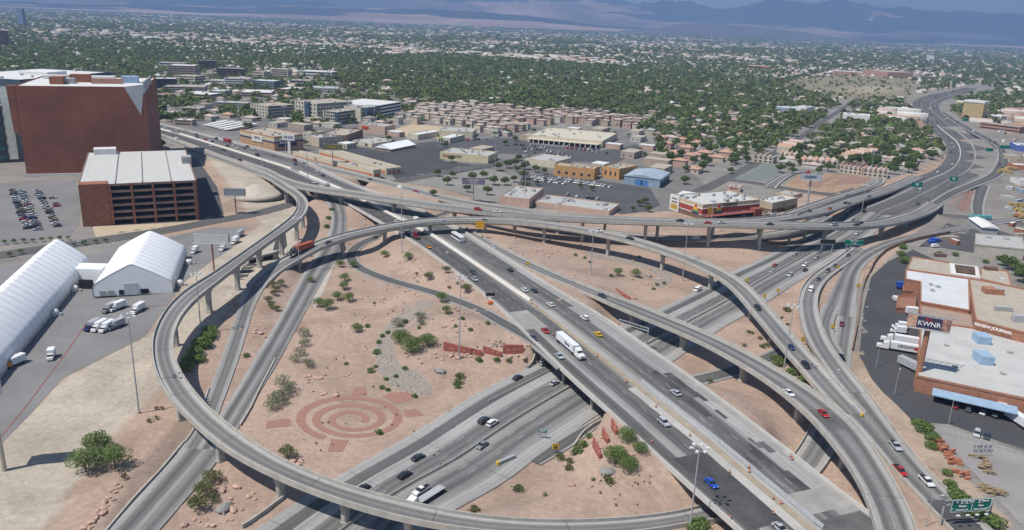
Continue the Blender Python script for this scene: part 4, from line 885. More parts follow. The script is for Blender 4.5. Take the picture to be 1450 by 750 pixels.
MB().box(((a.x+b_.x)/2+off2.x*.9,(a.y+b_.y)/2+off2.y*.9,5.6),(d.length,6.5,.35),an).build('loading_canopy', LBLUE, pl)
MB().box(((a.x+b_.x)/2,(a.y+b_.y)/2-.2,1.2),(d.length-2,1.6,3.6),an).build('dock_opening', DARKV, pl)
for k in range(12):
    q = a + d * ((k + .5) / 12) + off2 * .6; MB().box((q.x, q.y, .1),(1.0,1.2,1.4),an).build('dock_bumper', M('dock_yellow',(0.35,.25,.1)), pl)
block('brick office wing with tan roof and newspaper lettering', [(1373,393),(1432,404),(1450,408),(1500,416),(1500,482),(1436,466),(1383,452),(1380,440)], 13, pb, TANR, units=[(1405,415,8,5,2.6,pb),(1412,416,3,3,3,METAL),(1420,440,7,2,2,GREYW),(1440,455,4,3,3,METAL)])
block('white grey roofed brick press hall', [(1283,380.5),(1372,393.5),(1373,438.5),(1304,426),(1304,398),(1283,394)], 10, pb, PRW, units=[(1328,407,2,2,1,METAL),(1320,412,1.5,2,1,METAL),(1318,404,1.5,2,1,METAL)])
block('low brown roofed link between the press hall and the print works', [(1303,427),(1374,440),(1381,456),(1383,464),(1305,451)], 8.5, pb, M('brown_roof',(0.33,0.255,0.2)), units=[(1366,438,3,2,1,GREYW)])
block('tan roofed newspaper office nearest the north street', [(1292,362.5),(1345,371),(1388,393),(1372,393),(1284,380)], 8, pb, TANR, units=[(1312,372,1.6,1.6,1.2,WHITEW)])
block('tan roofed office east of the sunken courtyard', [(1389,378),(1427,383),(1433,404),(1389,394)], 8, pb, TANR, units=[(1402,382,6,3,1.8,BROWNW),(1419,397,1.6,1.6,1.2,WHITEW),(1331,363,6,3,1.8,BROWNW)])
cy_ = block('courtyard with a white frame roof and dark cut out', [(1345,372),(1384,377),(1388,393),(1347,387)], 8.6, WHITEW, WHITEW)
q1 = [P(u, v, 8.2) for u, v in [(1352,375.5),(1380,379),(1381,389),(1354,385.5)]]
MB().prism([(p.x, p.y) for p in q1], 8.0, 8.75).build('courtyard_opening', M('brown_courtyard',(0.10,0.065,0.045),.9,.5,.6), cy_)
block('grey metal shed east of the office', [(1424,405),(1500,420),(1500,440),(1424,420)], 9, GREYW, M('ribbed_roof',(0.45,.46,.47)))
for k, (u0, u1, v0, v1, mm) in enumerate([(1281,1300,394,410,pb),(1272,1296,418,434,pb)]):
    block('low brick loading bay beside the press hall, %s' % ('upper' if k == 0 else 'lower'), [(u0,v0),(u1,v0+2),(u1,v1+2),(u0-2,v1)], 4.5, mm, M('brick_top',(0.28,0.145,0.1)))
tt = empty('roof_lettering', P(1410,461,12), 0, 'white newspaper name lettering along the brick parapet', 'lettering')
a = P(1383,452.6,13); b_ = P(1436,466.4,13); d = b_ - a; an = math.atan2(d.y, d.x)
for s_, f in (('REVIEW', .2), ('JOURNAL', .72)):
    q = a + d * f; o = text_on(tt, s_, 1.75, q.x - tt.location.x + math.sin(an)*.8, q.y - tt.location.y - math.cos(an)*.8, -.6, WTXT, rz=an, tilt=rad(70))
block('pale metal workshop with ribbed roof across the back lot', [(1382,330),(1447,335),(1452,352),(1382,345)], 7, M('work_wall',(0.45,0.42,0.35)), GREYR, units=[(1400,337,3,2,1.2,METAL),(1425,339,3,2,1.2,METAL)])
# ================================================================== plants and stones
def leafmat(name, a, b_, c):
    mt, t, b = nodes(name, 0.75, 0.2); g = geo(t)
    n = noise(t, g, 0.35, 3, .6); n2 = noise(t, g, 2.2, 2)
    f = math_(t, 'ADD', math_(t, 'MULTIPLY', n, .6), math_(t, 'MULTIPLY', n2, .4))
    cl = ramp(t, f, [(.3, a), (.5, b_), (.68, c)]); t.links.new(cl, b.inputs['Base Color'])
    tr = t.nodes.new('ShaderNodeBsdfTranslucent'); t.links.new(cl, tr.inputs[0]); mx = t.nodes.new('ShaderNodeMixShader'); mx.inputs[0].default_value = .4; t.links.new(b.outputs[0], mx.inputs[1]); t.links.new(tr.outputs[0], mx.inputs[2]); t.links.new(mx.outputs[0], t.nodes['Material Output'].inputs[0]); return mt
LG = leafmat('palo_verde_leaves', (.16,.22,.07), (.21,.275,.10), (.26,.31,.14)); LD = leafmat('dense_leaves', (.085,.125,.04), (.12,.17,.055), (.16,.21,.075))
LO = leafmat('olive_leaves', (.13,.145,.06), (.18,.195,.08), (.23,.235,.11)); LGREY = leafmat('grey_green_leaves', (.17,.2,.12), (.22,.255,.16), (.28,.31,.2))
LB = leafmat('bright_leaves', (.13,.20,.055), (.175,.25,.075), (.22,.29,.10)); LRED = leafmat('dry_leaves', (.12,.10,.05), (.18,.15,.08), (.24,.19,.11))
TRUNK = M('bark', (0.16,0.115,0.08), .95, .2, 1.5); ROCK = M('pink_boulder', (0.46,0.31,0.24), .95, .18, .7, fine=3.0); ROCKG = M('grey_cobble', (0.32,0.285,0.25), .95, .2, 1.0)
def leaf_cloud(n, blobs, size, seed, flat=1.0):
    """n small leaf-cluster quads spread through the volume of several blobs [(x,y,z,r)]"""
    r = np.random.default_rng(seed); bl = np.array(blobs, float); w = bl[:, 3] ** 2; k = r.choice(len(bl), n, p=w / w.sum())
    d = r.normal(size=(n, 3)); d /= np.linalg.norm(d, axis=1)[:, None]; rr = r.uniform(.55, 1.06, n) ** .6
    c = bl[k, :3] + d * (bl[k, 3] * rr)[:, None] * np.array([1, 1, flat])
    nrm = d + r.normal(size=(n, 3)) * .55; nrm /= np.linalg.norm(nrm, axis=1)[:, None]
    u = np.cross(nrm, r.normal(size=(n, 3))); u /= np.linalg.norm(u, axis=1)[:, None]; v = np.cross(nrm, u)
    s = size * r.uniform(.6, 1.3, n)[:, None]; u *= s; v *= s * r.uniform(.5, 1, n)[:, None]
    V = np.stack([c - u - v * .6, c + u * .7 - v, c + u + v * .7, c - u * .6 + v], 1).reshape(-1, 3)
    return V, np.arange(4 * n).reshape(-1, 4)
def make_tree(name, label, cat, R_, H_, n, size, mat, seed, group=None, trunk=True, nb=6, flat=.75, spread=.6):
    r = random.Random(seed); blobs = []
    for i in range(nb):
        a = 6.283 * (i + r.random() * .6) / nb; q = R_ * spread * r.uniform(.5, 1.05)
        blobs.append((math.cos(a) * q, math.sin(a) * q, H_ * r.uniform(.5, .78), R_ * r.uniform(.34, .55)))
    blobs.append((0, 0, H_ * .78, R_ * .5))
    root = empty(name, (0, 0, 0), 0, label, cat, group)
    V_, F_ = leaf_cloud(n, blobs, size, seed, flat); cr = np_mesh('crown', V_, F_, [mat]); cr.parent = root
    mb = MB(); zt = H_ * .3
    mb.tube((0, 0, -.4), (0, 0, zt), max(.07, R_ * .06), max(.05, R_ * .045), 6)
    for b_ in blobs[:4]: mb.tube((0, 0, zt * .9), (b_[0] * .8, b_[1] * .8, b_[2]), max(.05, R_ * .035), .03, 5)
    mb.build('trunk', TRUNK, root, world=False)
    return root
TP = {}
def tree_proto(kind):
    if kind in TP: return None
    sp = dict(palo=('desert_tree','tree',3.7,4.8,1500,.16,LG), big=('desert_tree','tree',5.2,5.4,2600,.17,LB), grey=('desert_tree','tree',3.1,3.9,700,.16,LGREY), olive=('desert_tree','tree',3.0,3.6,950,.16,LO),
      dense=('shade_tree','tree',4.6,8,650,.42,LD), bush=('shrub','shrub',1.0,.9,110,.16,LO), gbush=('shrub','shrub',1.15,.8,150,.16,LB), dry=('shrub','shrub',.9,.9,60,.13,LRED), green=('shrub','shrub',2.9,2.3,750,.2,LB), street=('street_tree','tree',1.5,2.6,120,.22,LD))[kind]
    nm, cat, R_, H_, n, s, mt_ = sp
    TP[kind] = (make_tree(nm, 'x', cat, R_, H_, n, s, mt_, len(TP) * 7 + 3), nm, cat, [0]); return True
def plant(kind, u, v, sc=1.0, label='', group=None, g=None):
    new = tree_proto(kind); root, nm, cat, used = TP[kind]; g = g if g is not None else G(u, v)
    a = random.uniform(0, 6.28); s = sc * random.uniform(.9, 1.15) * (dict(big=.88, palo=1.0, grey=1.12, olive=.98, bush=1.1, gbush=1.12).get(kind, 1.0))
    if not used[0]:
        used[0] = 1; o = root; o.location = g; o.rotation_euler = (0, 0, a); o.scale = (s,) * 3; o['label'] = label
        if group: o['group'] = group
    else: o = copy_thing(root, g, a, s, label, group)
    return o
LAB = dict(palo='feathery green desert tree', big='large bright green desert tree', grey='grey green wispy desert tree', olive='olive green desert tree', dense='dense dark green tree', bush='small olive desert bush', gbush='low rounded dark green bush',
   dry='dry brownish desert bush', green='wide bright green bush', street='small clipped street tree')
def plants(kind, pts, where, sc=1.0, group=None):
    for p in pts: plant(kind, p[0], p[1], sc * (p[2] if len(p) > 2 else 1), LAB[kind] + ' ' + where, group or (LAB[kind] + 's ' + where))
plants('big', [(583,498,1.3),(566,484,1.0),(604,490,.95)], 'in the middle of the spiral desert garden')
plants('big', [(870,655,1.0),(888,624,.75),(890,665,.75),(905,640,.6)], 'by the right hand desert garden walls')
plants('palo', [(545,364,.85),(578,368,.8)], 'near the loop road'); plants('olive', [(607,396,1.0),(660,414,1.0),(632,386,.8)], 'beside the freeway edge')
plants('palo', [(464,438,1.1),(452,434,.8),(478,425,.9),(494,427,.9),(487,410,.8),(500,379,.8),(482,378,.8),(625,427,.9),(632,444,.8),(488,398,.75)], 'on the left desert slope')
plants('grey', [(430,476,.8),(432,490,.7),(425,503,.8),(436,520,.8),(418,512,.7),(400,545,.8),(408,560,.8),(392,568,.8),(385,580,.8),(399,573,.7),(412,553,.7),(595,452,.8),(563,462,.8),(572,477,.7),(596,460,.6)], 'above the spiral pattern')
plants('olive', [(407,648,1.1),(300,684,1.0),(290,702,1.0),(281,722,1.15),(302,710,.7)], 'beside the loop flyover'); plants('palo', [(122,668,1.35),(138,642,1.25),(163,662,1.45),(135,654,1.0),(150,636,.8)], 'in a clump on the pale left ground')
plants('dry', [(176,678,1.6),(222,580,1.2),(230,580,1.2),(212,598,1.3),(222,594,1.3)], 'on the bare left slope')
plants('green', [(297,472,1.3),(292,482,1.3),(286,492,1.4),(276,503,1.4),(268,514,1.3),(262,525,1.2),(290,490,1.2),(300,478,1.1),(282,512,1.0)], 'in the shade of the loop flyover')
plants('olive', [(386,407,.8),(392,412,.8),(380,428,.7),(391,440,.7),(384,436,.6),(398,404,.8),(388,418,.7)], 'on the strip between the two ramps'); plants('green', [(349,505,.5),(436,362,.7),(470,298,.7),(465,310,.7),(463,322,.7),(428,352,.7)], 'along the ramp edge')
plants('palo', [(875,390,.9),(900,392,.9)], 'in the far desert garden'); plants('bush', [(866,392,1.3),(930,404,1.2),(925,410,1.2),(940,402,1.2),(905,365,1.3),(815,362,1.2),(828,366,1.2),(835,372,1),(1000,345,1.2)], 'in the far desert garden')
plants('green', [(1103,518,1.1),(1112,512,1),(1120,530,.9),(1135,540,.8),(1098,510,.8),(1127,520,.9),(1150,502,.7),(1160,515,.7)], 'between the curving ramps')
plants('green', [(990,748,1.0),(984,752,.9)], 'at the bottom edge below the overpass'); plants('bush', [(1114,441,2.0),(1107,452,1.1),(1115,460,1),(1065,472,1.1),(1060,471,1),(1085,490,1.3),(1079,492,1.3),(1054,490,1.0),(1076,480,1)], 'on the right desert slope')
plants('gbush', [(525,527,1.4),(533,501,1.5),(532,520,1.0),(547,538,1.1),(573,523,1.2),(560,534,1.1),(541,550,1.0),(549,553,1),(587,562,1),(536,486,1.1),(541,477,1.1),(549,472,1.1),(573,457,1.3),(566,462,1),(678,511,1.3),(703,511,1.3),(720,512,1.3),(649,543,1.5),(648,549,1.4),
   (666,468,1.1),(691,459,1),(593,465,1),(510,464,1.3),(505,461,1),(520,463,1.1),(490,516,.9),(610,479,.8),(645,463,.9),(655,452,1),(537,614,1.3)], 'in the spiral desert garden')
plants('bush', [(651,535,1.7),(636,408,1),(648,402,1),(590,388,1),(530,430,.9),(645,545,1),(671,725,1.7),(733,695,1.6),(793,650,1.6),(806,655,1.5),(805,665,1.5),(812,643,1.3),(860,678,1.1),(840,680,.8),(772,702,.7),(862,684,1.7),(1005,541,1.5)], 'on the open desert ground')
plants('gbush', [(818,640,1.8),(826,632,1.5),(834,620,1.3)], 'by the red garden walls')
r_ = random.Random(5)
for k in range(150):
    u, v = r_.choice([(480,500),(600,600),(450,620),(640,640),(680,470),(760,340),(620,400),(900,690),(1080,470),(1120,470),(500,450),(560,400),(700,350),(860,350),(1010,340),(870,700),(520,560),(960,350),(800,400)]); plant('dry', u + r_.uniform(-45, 45), v + r_.uniform(-22, 22), r_.uniform(.35, .7), 'tiny dry desert shrub on the bare desert ground', 'tiny dry desert shrubs')
plants('street', [(x, 301 + 0 + (105 - x) * .07 + 38) for x in (7,20,34,47,60,72,85,97)], 'along the car park kerb'); plants('street', [(14,364),(30,360),(105,349),(120,347),(136,345),(150,344)], 'on the street verge')
plants('green', [(1340,672,.7),(1345,690,.9),(1355,706,1),(1365,715,1),(1375,728,1.1),(1318,634,.9),(1300,604,1.1),(1309,612,1.1),(1320,624,1),(1405,745,1.1),(1395,738,1),(1276,362,1.2),(1280,372,1.3),(1278,352,1.1),(1330,360,.8),(1352,362,.8),(1395,372,.8)], 'along the yard fence')
plants('dense', [(634,262,1.0),(620,250,.8),(640,252,.8),(668,256,.9),(684,253,.9),(662,272,.8),(700,262,.9),(715,262,.9),(728,258,.8),(742,254,.9),(720,280,.7),(690,276,.8),(744,268,.8),(705,242,.9),(718,238,.9),(730,236,.9),(745,240,.9),(758,244,.8),(770,246,.8),
   (748,230,.8),(735,228,.8),(865,240,.4),(918,300,.7),(905,292,.7),(896,299,.5),(914,288,.6),(1035,246,.8),(1104,244,1.0),(1116,240,1.0),(1122,246,.9),(1172,243,1.1),(1158,246,.8),(1112,300,.6),(1120,303,.5),(613,278,.7),(1440,390,1.0),(1430,382,1.0),(1448,400,1.0),(1420,376,.8),
   (720,192,.9),(730,200,.8),(716,206,.7),(440,205,.7),(432,206,.7),(540,200,.6),(548,203,.6),(556,204,.6),(760,262,.6),(822,266,.5),(838,270,.5)], 'near the shops')

def rock(seed, R_=1.0):
    r = np.random.default_rng(seed); bm = bmesh.new(); bmesh.ops.create_icosphere(bm, subdivisions=1, radius=R_)
    for v_ in bm.verts: v_.co *= r.uniform(.7, 1.15); v_.co.z *= .7
    me = bpy.data.meshes.new('boulder'); bm.to_mesh(me); bm.free(); me.materials.append(ROCK); return me
RM = [rock(i) for i in range(5)]
def rocks(cx, cy, n, ru, rv, where, smin=.45, smax=1.15):
    for k in range(n):
        u = cx + r_.gauss(0, ru); v = cy + r_.gauss(0, rv); g = G(u, v); s = r_.uniform(smin, smax) ** 1.3
        o = bpy.data.objects.new('boulder', r_.choice(RM)); COL.objects.link(o); o.location = g + Vector((0, 0, s * .25)); o.scale = (s * r_.uniform(.8, 1.6), s, s); o.rotation_euler = (r_.uniform(-.3, .3), 0, r_.uniform(0, 6.28))
        tag(o, 'pale pink boulder ' + where, 'boulder', 'boulders ' + where)
for k in range(9): rocks(168 - k * 5.5, 690 + k * 7.5, 3, 3, 2.5, 'in the chain of rocks at lower left')
rocks(312,690,8,8,4,'beside the loop flyover pier'); rocks(322,722,10,12,5,'beside the loop flyover pier'); rocks(290,742,9,15,4,'beside the loop flyover pier'); rocks(425,655,6,7,3,'beside the loop flyover pier')
rocks(445,535,7,9,4,'above the spiral pattern'); rocks(398,560,5,6,8,'above the spiral pattern'); rocks(545,425,14,24,4,'on the garden slope near the loop road'); rocks(640,452,10,18,7,'on the garden slope near the loop road')
rocks(660,505,16,32,4,'at the foot of the red garden walls'); rocks(845,625,16,12,10,'at the foot of the right garden walls'); rocks(820,690,5,10,4,'at the foot of the right garden walls'); rocks(895,420,7,9,6,'in the far desert garden'); rocks(790,345,12,28,8,'in the far desert garden')
rocks(915,380,10,26,10,'in the far desert garden'); rocks(1120,440,8,12,14,'on the right desert slope'); rocks(512,310,5,10,4,'between ramp and freeway'); rocks(600,365,8,20,8,'on the garden slope near the loop road'); rocks(690,308,4,8,3,'behind the flyover piers')
for cx, cy, n in [(670,440,8),(560,440,8),(480,535,6),(465,560,5),(640,505,8),(735,500,8),(925,400,8),(1105,455,6),(870,640,8),(340,700,6),(355,455,0),(362,470,10),(590,415,8),(650,465,8),(808,425,6),(880,430,6),(770,355,8)]: rocks(cx, cy, n, 12, 3.5, 'scattered over the desert ground')
plants('palo', [(440,400,.6),(505,470,.7),(560,540,.01)][:2], 'scattered over the desert ground')
# dry river bed of cobbles (nobody would count them)
def cobbles(poly, n, name, smin=.25, smax=.6, mat=ROCKG):
    P_ = [P(u, v, 0) for u, v in poly]; xs = [p.x for p in P_]; ys = [p.y for p in P_]; pu = np.array(poly); Vs = []; Fs = []; k = 0; rr = np.random.default_rng(3)
    us = rr.uniform(pu[:, 0].min(), pu[:, 0].max(), n * 3); vs = rr.uniform(pu[:, 1].min(), pu[:, 1].max(), n * 3); ok = inpoly(us, vs, poly)
    base = np.array([(-1,-1,0),(1,-1,0),(1,1,0),(-1,1,0),(-.55,-.6,1),(.6,-.5,1),(.5,.6,1),(-.6,.5,1)], float); fc = np.array([(4,5,6,7),(0,1,5,4),(1,2,6,5),(2,3,7,6),(3,0,4,7)])
    for u, v in list(zip(us[ok], vs[ok]))[:n]:
        g = G(u, v); s = rr.uniform(smin, smax); a = rr.uniform(0, 6.28); b_ = base * s * np.array([1, rr.uniform(.6, 1), .6]); x = b_[:, 0] * math.cos(a) - b_[:, 1] * math.sin(a); y = b_[:, 0] * math.sin(a) + b_[:, 1] * math.cos(a)
        Vs.append(np.stack([x + g.x, y + g.y, b_[:, 2] + g.z - .05], 1)); Fs.append(fc + 8 * k); k += 1
    o = np_mesh(name, np.concatenate(Vs), np.concatenate(Fs), [mat]); o['kind'] = 'stuff'; return o
BED = [(575,448),(600,438),(618,446),(600,458),(575,468),(562,480),(556,500),(565,520),(590,530),(612,550),(608,560),(575,556),(550,545),(535,525),(530,500),(534,484),(548,466)]
patch('river_bed_gravel', BED, M('grey_gravel', (0.29,0.245,0.205), .95, .15, 1.0), .05); cobbles(BED, 800, 'river_bed_cobbles')
BED2 = [(830,358),(880,366),(925,372),(955,380),(950,400),(935,410),(925,400),(930,388),(900,378),(850,370),(825,364)]
patch('far_bed_gravel', BED2, MATS['grey_gravel'], .05); cobbles(BED2, 350, 'far_bed_cobbles')
# spiral turtle pattern of red gravel
def sheet(name, rings, mat, lift=.07):
    mb = MB()
    for k in range(len(rings) - 1):
        a, b_ = rings[k], rings[k + 1]; vs = [G(*a[0], dz=lift), G(*a[1], dz=lift), G(*b_[1], dz=lift), G(*b_[0], dz=lift)]; mb.add(vs, [(0, 1, 2, 3)])
    o = mb.build(name, mat); bm = bmesh.new(); bm.from_mesh(o.data); bmesh.ops.remove_doubles(bm, verts=bm.verts, dist=.01); bmesh.ops.recalc_face_normals(bm, faces=bm.faces)
    if sum(f.normal.z for f in bm.faces) < 0: bmesh.ops.reverse_faces(bm, faces=bm.faces)
    bm.to_mesh(o.data); bm.free(); return o
RG = M('red_rock_mulch', (0.31,0.17,0.128), .95, .16, 2.0, fine=4.0)
def sp(th, o=0.0):
    """squashed spiral on the ground, centre at (499,596) of the photograph"""
    f = th / (2 * math.pi); rx = 7 + 22.6 * f + o; return (499 - rx * 1.0 * math.cos(th) + 0.5 * f, 595 + (rx * .42) * math.sin(th) - 1.0 * f)
rings = []
for k in range(130):
    th = k / 129 * 2 * math.pi * 2.75; wd = 5.0 + .6 * th / 6.28; rings.append((sp(th + 2.6, -wd), sp(th + 2.6, wd)))
sheet('spiral_shell_gravel', rings, RG)['kind'] = 'structure'
for nm, poly in [('turtle_head_gravel', [(541,563),(552,558),(566,557),(580,558),(585,563),(578,569),(565,572),(555,571)]), ('turtle_leg_gravel', [(501,550),(518,549),(520,561),(497,562)]), ('turtle_foot_gravel', [(570,582),(588,579),(602,588),(574,591)]),
   ('turtle_tail_gravel', [(378,597),(402,593),(412,594),(412,604),(376,607)]), ('turtle_hind_leg_gravel', [(469,622),(494,624),(485,640),(464,640)])]:
    patch(nm, poly, RG, .07, step=3)
# tortoise sculptures
def tortoise(u, v, s, rz, label):
    r = empty('tortoise_sculpture', G(u, v), rz, label, 'sculpture', 'tortoise sculptures'); r.scale = (s,) * 3; GR = M('sculpture_stone', (0.26,0.25,0.235), .8, .15, 1.5); rings = []
    for z, k in ((.35,1.0),(.6,1.05),(1.0,.85),(1.35,.5),(1.5,.15)): rings.append([(1.9*k*math.cos(a), 1.35*k*math.sin(a), z) for a in np.linspace(0, 2*math.pi, 14, endpoint=False)])
    mb = MB(); mb.loft(rings); mb.build('shell', GR, r, world=False)
    mb = MB(); mb.loft([[(1.7+x, .32*k*math.cos(a), .65+.3*k*math.sin(a)) for a in np.linspace(0, 6.283, 8, endpoint=False)] for x, k in ((0,.8),(.5,.9),(.8,1.0),(1.15,.5))]); mb.build('head', GR, r, world=False)
    for sx, sy in ((1.1,1),(1.1,-1),(-1.1,1),(-1.1,-1)): MB().tube((sx,sy*.9,.6),(sx*1.35,sy*1.35,-.1),.33,.26,7).build('leg', GR, r, world=False)
tortoise(624,527,1.0,2.9,'grey stone tortoise sculpture right of the dry river bed'); tortoise(317,722,1.15,1.2,'grey stone tortoise sculpture beside the loop flyover'); tortoise(860,670,1.2,.2,'grey stone tortoise sculpture under the trees by the right garden walls'); tortoise(918,391,1.0,2.4,'small grey tortoise sculpture in the far desert garden')
# red low garden walls
RW = M('red_garden_wall', (0.33,0.105,0.085), .85, .12, .6)
def gwall(pts, h0, h1, label):
    a = G(*pts[0]); b_ = G(*pts[1]); d = b_ - a; r = empty('garden_wall', (a + b_) / 2, 0, label, 'garden wall', 'red garden walls'); n = Vector((-d.y, d.x, 0)).normalized() * .3
    mb = MB(); vs = [a-n, b_-n, b_+n, a+n]; vs = [(p.x,p.y,p.z-.4) for p in vs] + [(vs[0].x,vs[0].y,a.z+h0),(vs[1].x,vs[1].y,b_.z+h1),(vs[2].x,vs[2].y,b_.z+h1),(vs[3].x,vs[3].y,a.z+h0)]
    mb.add(vs, [(0,3,2,1),(4,5,6,7),(0,1,5,4),(1,2,6,5),(2,3,7,6),(3,0,4,7)]); mb.build('wall_panel', RW, r)
    for f in (.25,.55,.8):
        c = a + d * f; q = n * 1.15; MB().box((c.x - q.x, c.y - q.y, c.z + .9), (1.0,.12,.8), math.atan2(d.y,d.x)).build('ochre_motif', M('ochre_motif',(0.42,.2,.1)), r)
gwall([(628,496),(682,504)], 3.6, 2.2, 'long red garden wall left of the other two beside the freeway'); gwall([(684,499),(710,505)], 2.8, 1.8, 'short middle red garden wall beside the freeway'); gwall([(712,500),(741,504)], 3.6, 3.0, 'red garden wall nearest the freeway edge')
gwall([(866,605),(873,616)], 3.2, 1.6, 'upper short red garden wall by the overpass abutment'); gwall([(853,618),(861,628)], 3.2, 1.6, 'middle red garden wall by the overpass abutment'); gwall([(840,632),(850,650)], 3.2, 1.6, 'lowest red garden wall by the overpass abutment')
gwall([(872,409),(892,428)], .5, 2.4, 'long wedge shaped red wall in the far garden'); gwall([(878,426),(890,437)], .5, 2.4, 'short wedge shaped red wall in the far garden')
# ================================================================== masts, signs, barriers
GALV = M('mast_metal', (0.36,0.37,0.37), .5, .08, 1.0); LAMPW = M('lamp_white', (0.65,0.66,0.67), .4, .05)
def mast(u, v, ut, vt, label):
    g = G(u, v); h = solve_h(g, vt); r = empty('high_mast_light', g, 0, label, 'light mast', 'high mast lights')
    MB().tube((0,0,-.3),(0,0,h),.27,.13,10).build('pole', GALV, r, world=False); MB().tube((0,0,-.3),(0,0,.8),.6,.55,10).build('base_block', PIERM, r, world=False)
    mb = MB()
    n = 12
    for k in range(n):
        a0 = 6.283*k/n; a1 = 6.283*(k+1)/n; mb.tube((1.3*math.cos(a0),1.3*math.sin(a0),h-.2),(1.3*math.cos(a1),1.3*math.sin(a1),h-.2),.07,n=5)
    mb.build('lamp_ring', GALV, r, world=False)
    for k in range(6):
        a = 6.283*k/6; c, s = math.cos(a), math.sin(a); o = MB(); o.tube((1.3*c,1.3*s,h-.2),(1.9*c,1.9*s,h-.1),.05,n=4); o.box((2.0*c,2.0*s,h-.25),(.9,.55,.4),a); o.build('lamp_head', LAMPW, r, world=False)
for m_ in [(197,585,180,447,'tall light mast on the pale ground left of the loop flyover'),(285,472,278,388,'tall light mast rising between loop flyover and tent lot'),(650,508,649,392,'tall light mast behind the red garden walls'),
 (569,358,569,272,'tall light mast inside the loop road'),(836,389,838,327,'tall light mast in the far desert garden'),(966,398,974,316,'tall light mast between the arching flyovers'),(1107,540,1128,433,'tall light mast between the curving ramps at right'),
 (976,752,995,634,'tall light mast at the bottom beside the freeway deck'),(424,385,421,308,'tall light mast passing in front of the red container lorry'),(743,290,745,226,'tall light mast in front of the pink store'),(240,0,240,0,'') ]:
    if m_[4]: mast(*m_)
for k, m_ in enumerate([(1229,265,1231,212),(1218,312,1220,262),(700,262,701,190),(436,260,437,190),(405,216,405,150),(459,210,461,168),(372,238,372,196),(1005,330,1005,285)]):
    mast(*m_, ['tall light mast beside the round desert garden','tall light mast on the lower freeway far side','tall light mast among the park trees','tall light mast where the left ramps split','tall light mast right of the blue banded store','tall light mast behind the storage buildings','light mast on the far freeway verge','light mast in front of the banded store'][k])
def street_lamp(u, v, h, label, group, arm=2.2, rz=0):
    g = G(u, v); r = empty('street_lamp', g, rz, label, 'street lamp', group)
    MB().tube((0,0,-.2),(0,0,h),.12,.08,6).build('pole', GALV, r, world=False); mb = MB(); mb.tube((0,0,h-.1),(arm,0,h+.4),.06,n=5); mb.build('arm', GALV, r, world=False); MB().box((arm+.3,0,h+.3),(.8,.35,.2)).build('lamp_head', LAMPW, r, world=False)
street_lamp(1311,745,9,'lone street lamp on the gore below the green sign','street lamps')
for u, v in [(1343,600),(1180,560),(1240,520),(1266,560)]: street_lamp(u, v, 9, 'street lamp on the dark yard pavement', 'street lamps in the yard', rz=1)
for u, v in [(1226,380),(1222,398),(1220,413),(1218,436),(1215,462)]: street_lamp(u, v, 9, 'street lamp along the wide ramp wall', 'street lamps along the wide ramp wall')
r_ = random.Random(8)
for k in range(26):
    i = int(len(ROADS['far'].c) * (k % 13 + .5) / 13); p = off(ROADS['far'], i, (-1 if k < 13 else 1) * (ROADS['far'].w[i] / 2 + 1)); q = proj(p); street_lamp(q[0], q[1], 12, 'street lamp at the edge of the distant freeway', 'street lamps along the distant freeway')
# text on big signs and hoardings
def face_camera(p): return math.atan2(p.y, p.x) - math.pi / 2
SG = empty('overhead_sign', P(1371,748,4.2), 0, 'big green overhead road sign spanning the merged ramp at lower right', 'road sign')
a = P(1345,724,8.6); b_ = P(1401,721,8.6); a0 = G(1333,748); b0 = G(1390,744); d = b_ - a; d.z = 0; an = math.atan2(d.y, d.x); L = d.length; sh = 3.6
SG.location = a; SG.rotation_euler = (0, 0, an)
MB().box((L/2,0,-.2),(L,.25,sh)).build('sign_panel', GREENS, SG, world=False); x = MB()
for bx in ((L/2,-.2+0,L,.12),(L/2,sh-.32,L,.12)): x.box((bx[0],-.15,bx[1]),(bx[2],.06,.12))
for px in (.06,L*.52,L-.06): x.box((px,-.15,-.1),(.12,.06,sh-.2))
x.build('white_border', WTXT, SG, world=False)
for s_, sz, fx, fz, mm in [('15',.8,.12,.80,WTXT),('93',.75,.28,.80,WTXT),('95',.75,.41,.80,WTXT)]:
    MB().box((L*fx,-.16,sh*fz-.65),(1.2,.05,1.0)).build('route_shield', NAVY if s_ == '15' else WTXT, SG, world=False); text_on(SG, s_, .7, L*fx, -.24, sh*fz-.15, WTXT if s_ == '15' else BTXT)
MB().box((L*.72,-.16,sh*.8-.65),(1.2,.05,1.0)).build('route_shield', WTXT, SG, world=False); text_on(SG, '95', .7, L*.72, -.24, sh*.8-.15, BTXT)
for s_, sz, fx, fz in [('SOUTH',.5,.48,.82),('Phoenix',.75,.28,.47),('Downtown L.V.',.6,.28,.17),('NORTH',.5,.84,.82),('Reno',.75,.74,.47),('Martin L King Blvd',.55,.75,.17)]: text_on(SG, s_, sz, L*fx, -.2, sh*fz-.2, WTXT, sx=.9)
x = MB(); x.tube((L*.02,-.1,sh*.3-.6),(L*.06,-.1,sh*.3-.1),.09,n=4); x.tube((L*.93,-.1,sh*.3-.6),(L*.97,-.1,sh*.3),.09,n=4); x.build('arrow', WTXT, SG, world=False)
for e in (-1.2, L+1.2):
    x = MB(); x.tube((e,.9,-9.5),(e,.9,sh*.5),.3,.25,8); x.tube((e,-.0,-9.5),(e,.9,-1.5),.12,n=5); x.build('post', GALV, SG, world=False)
x = MB(); x.tube((-1.2,.9,sh*.35),(L+1.2,.9,sh*.35),.16,n=6); x.tube((-1.2,.9,sh*.75),(L+1.2,.9,sh*.75),.16,n=6)
for k in range(12): x.tube((L*k/12,.9,sh*.35),(L*(k+1)/12,.9,sh*.75),.07,n=4)
x.build('truss_beam', GALV, SG, world=False)
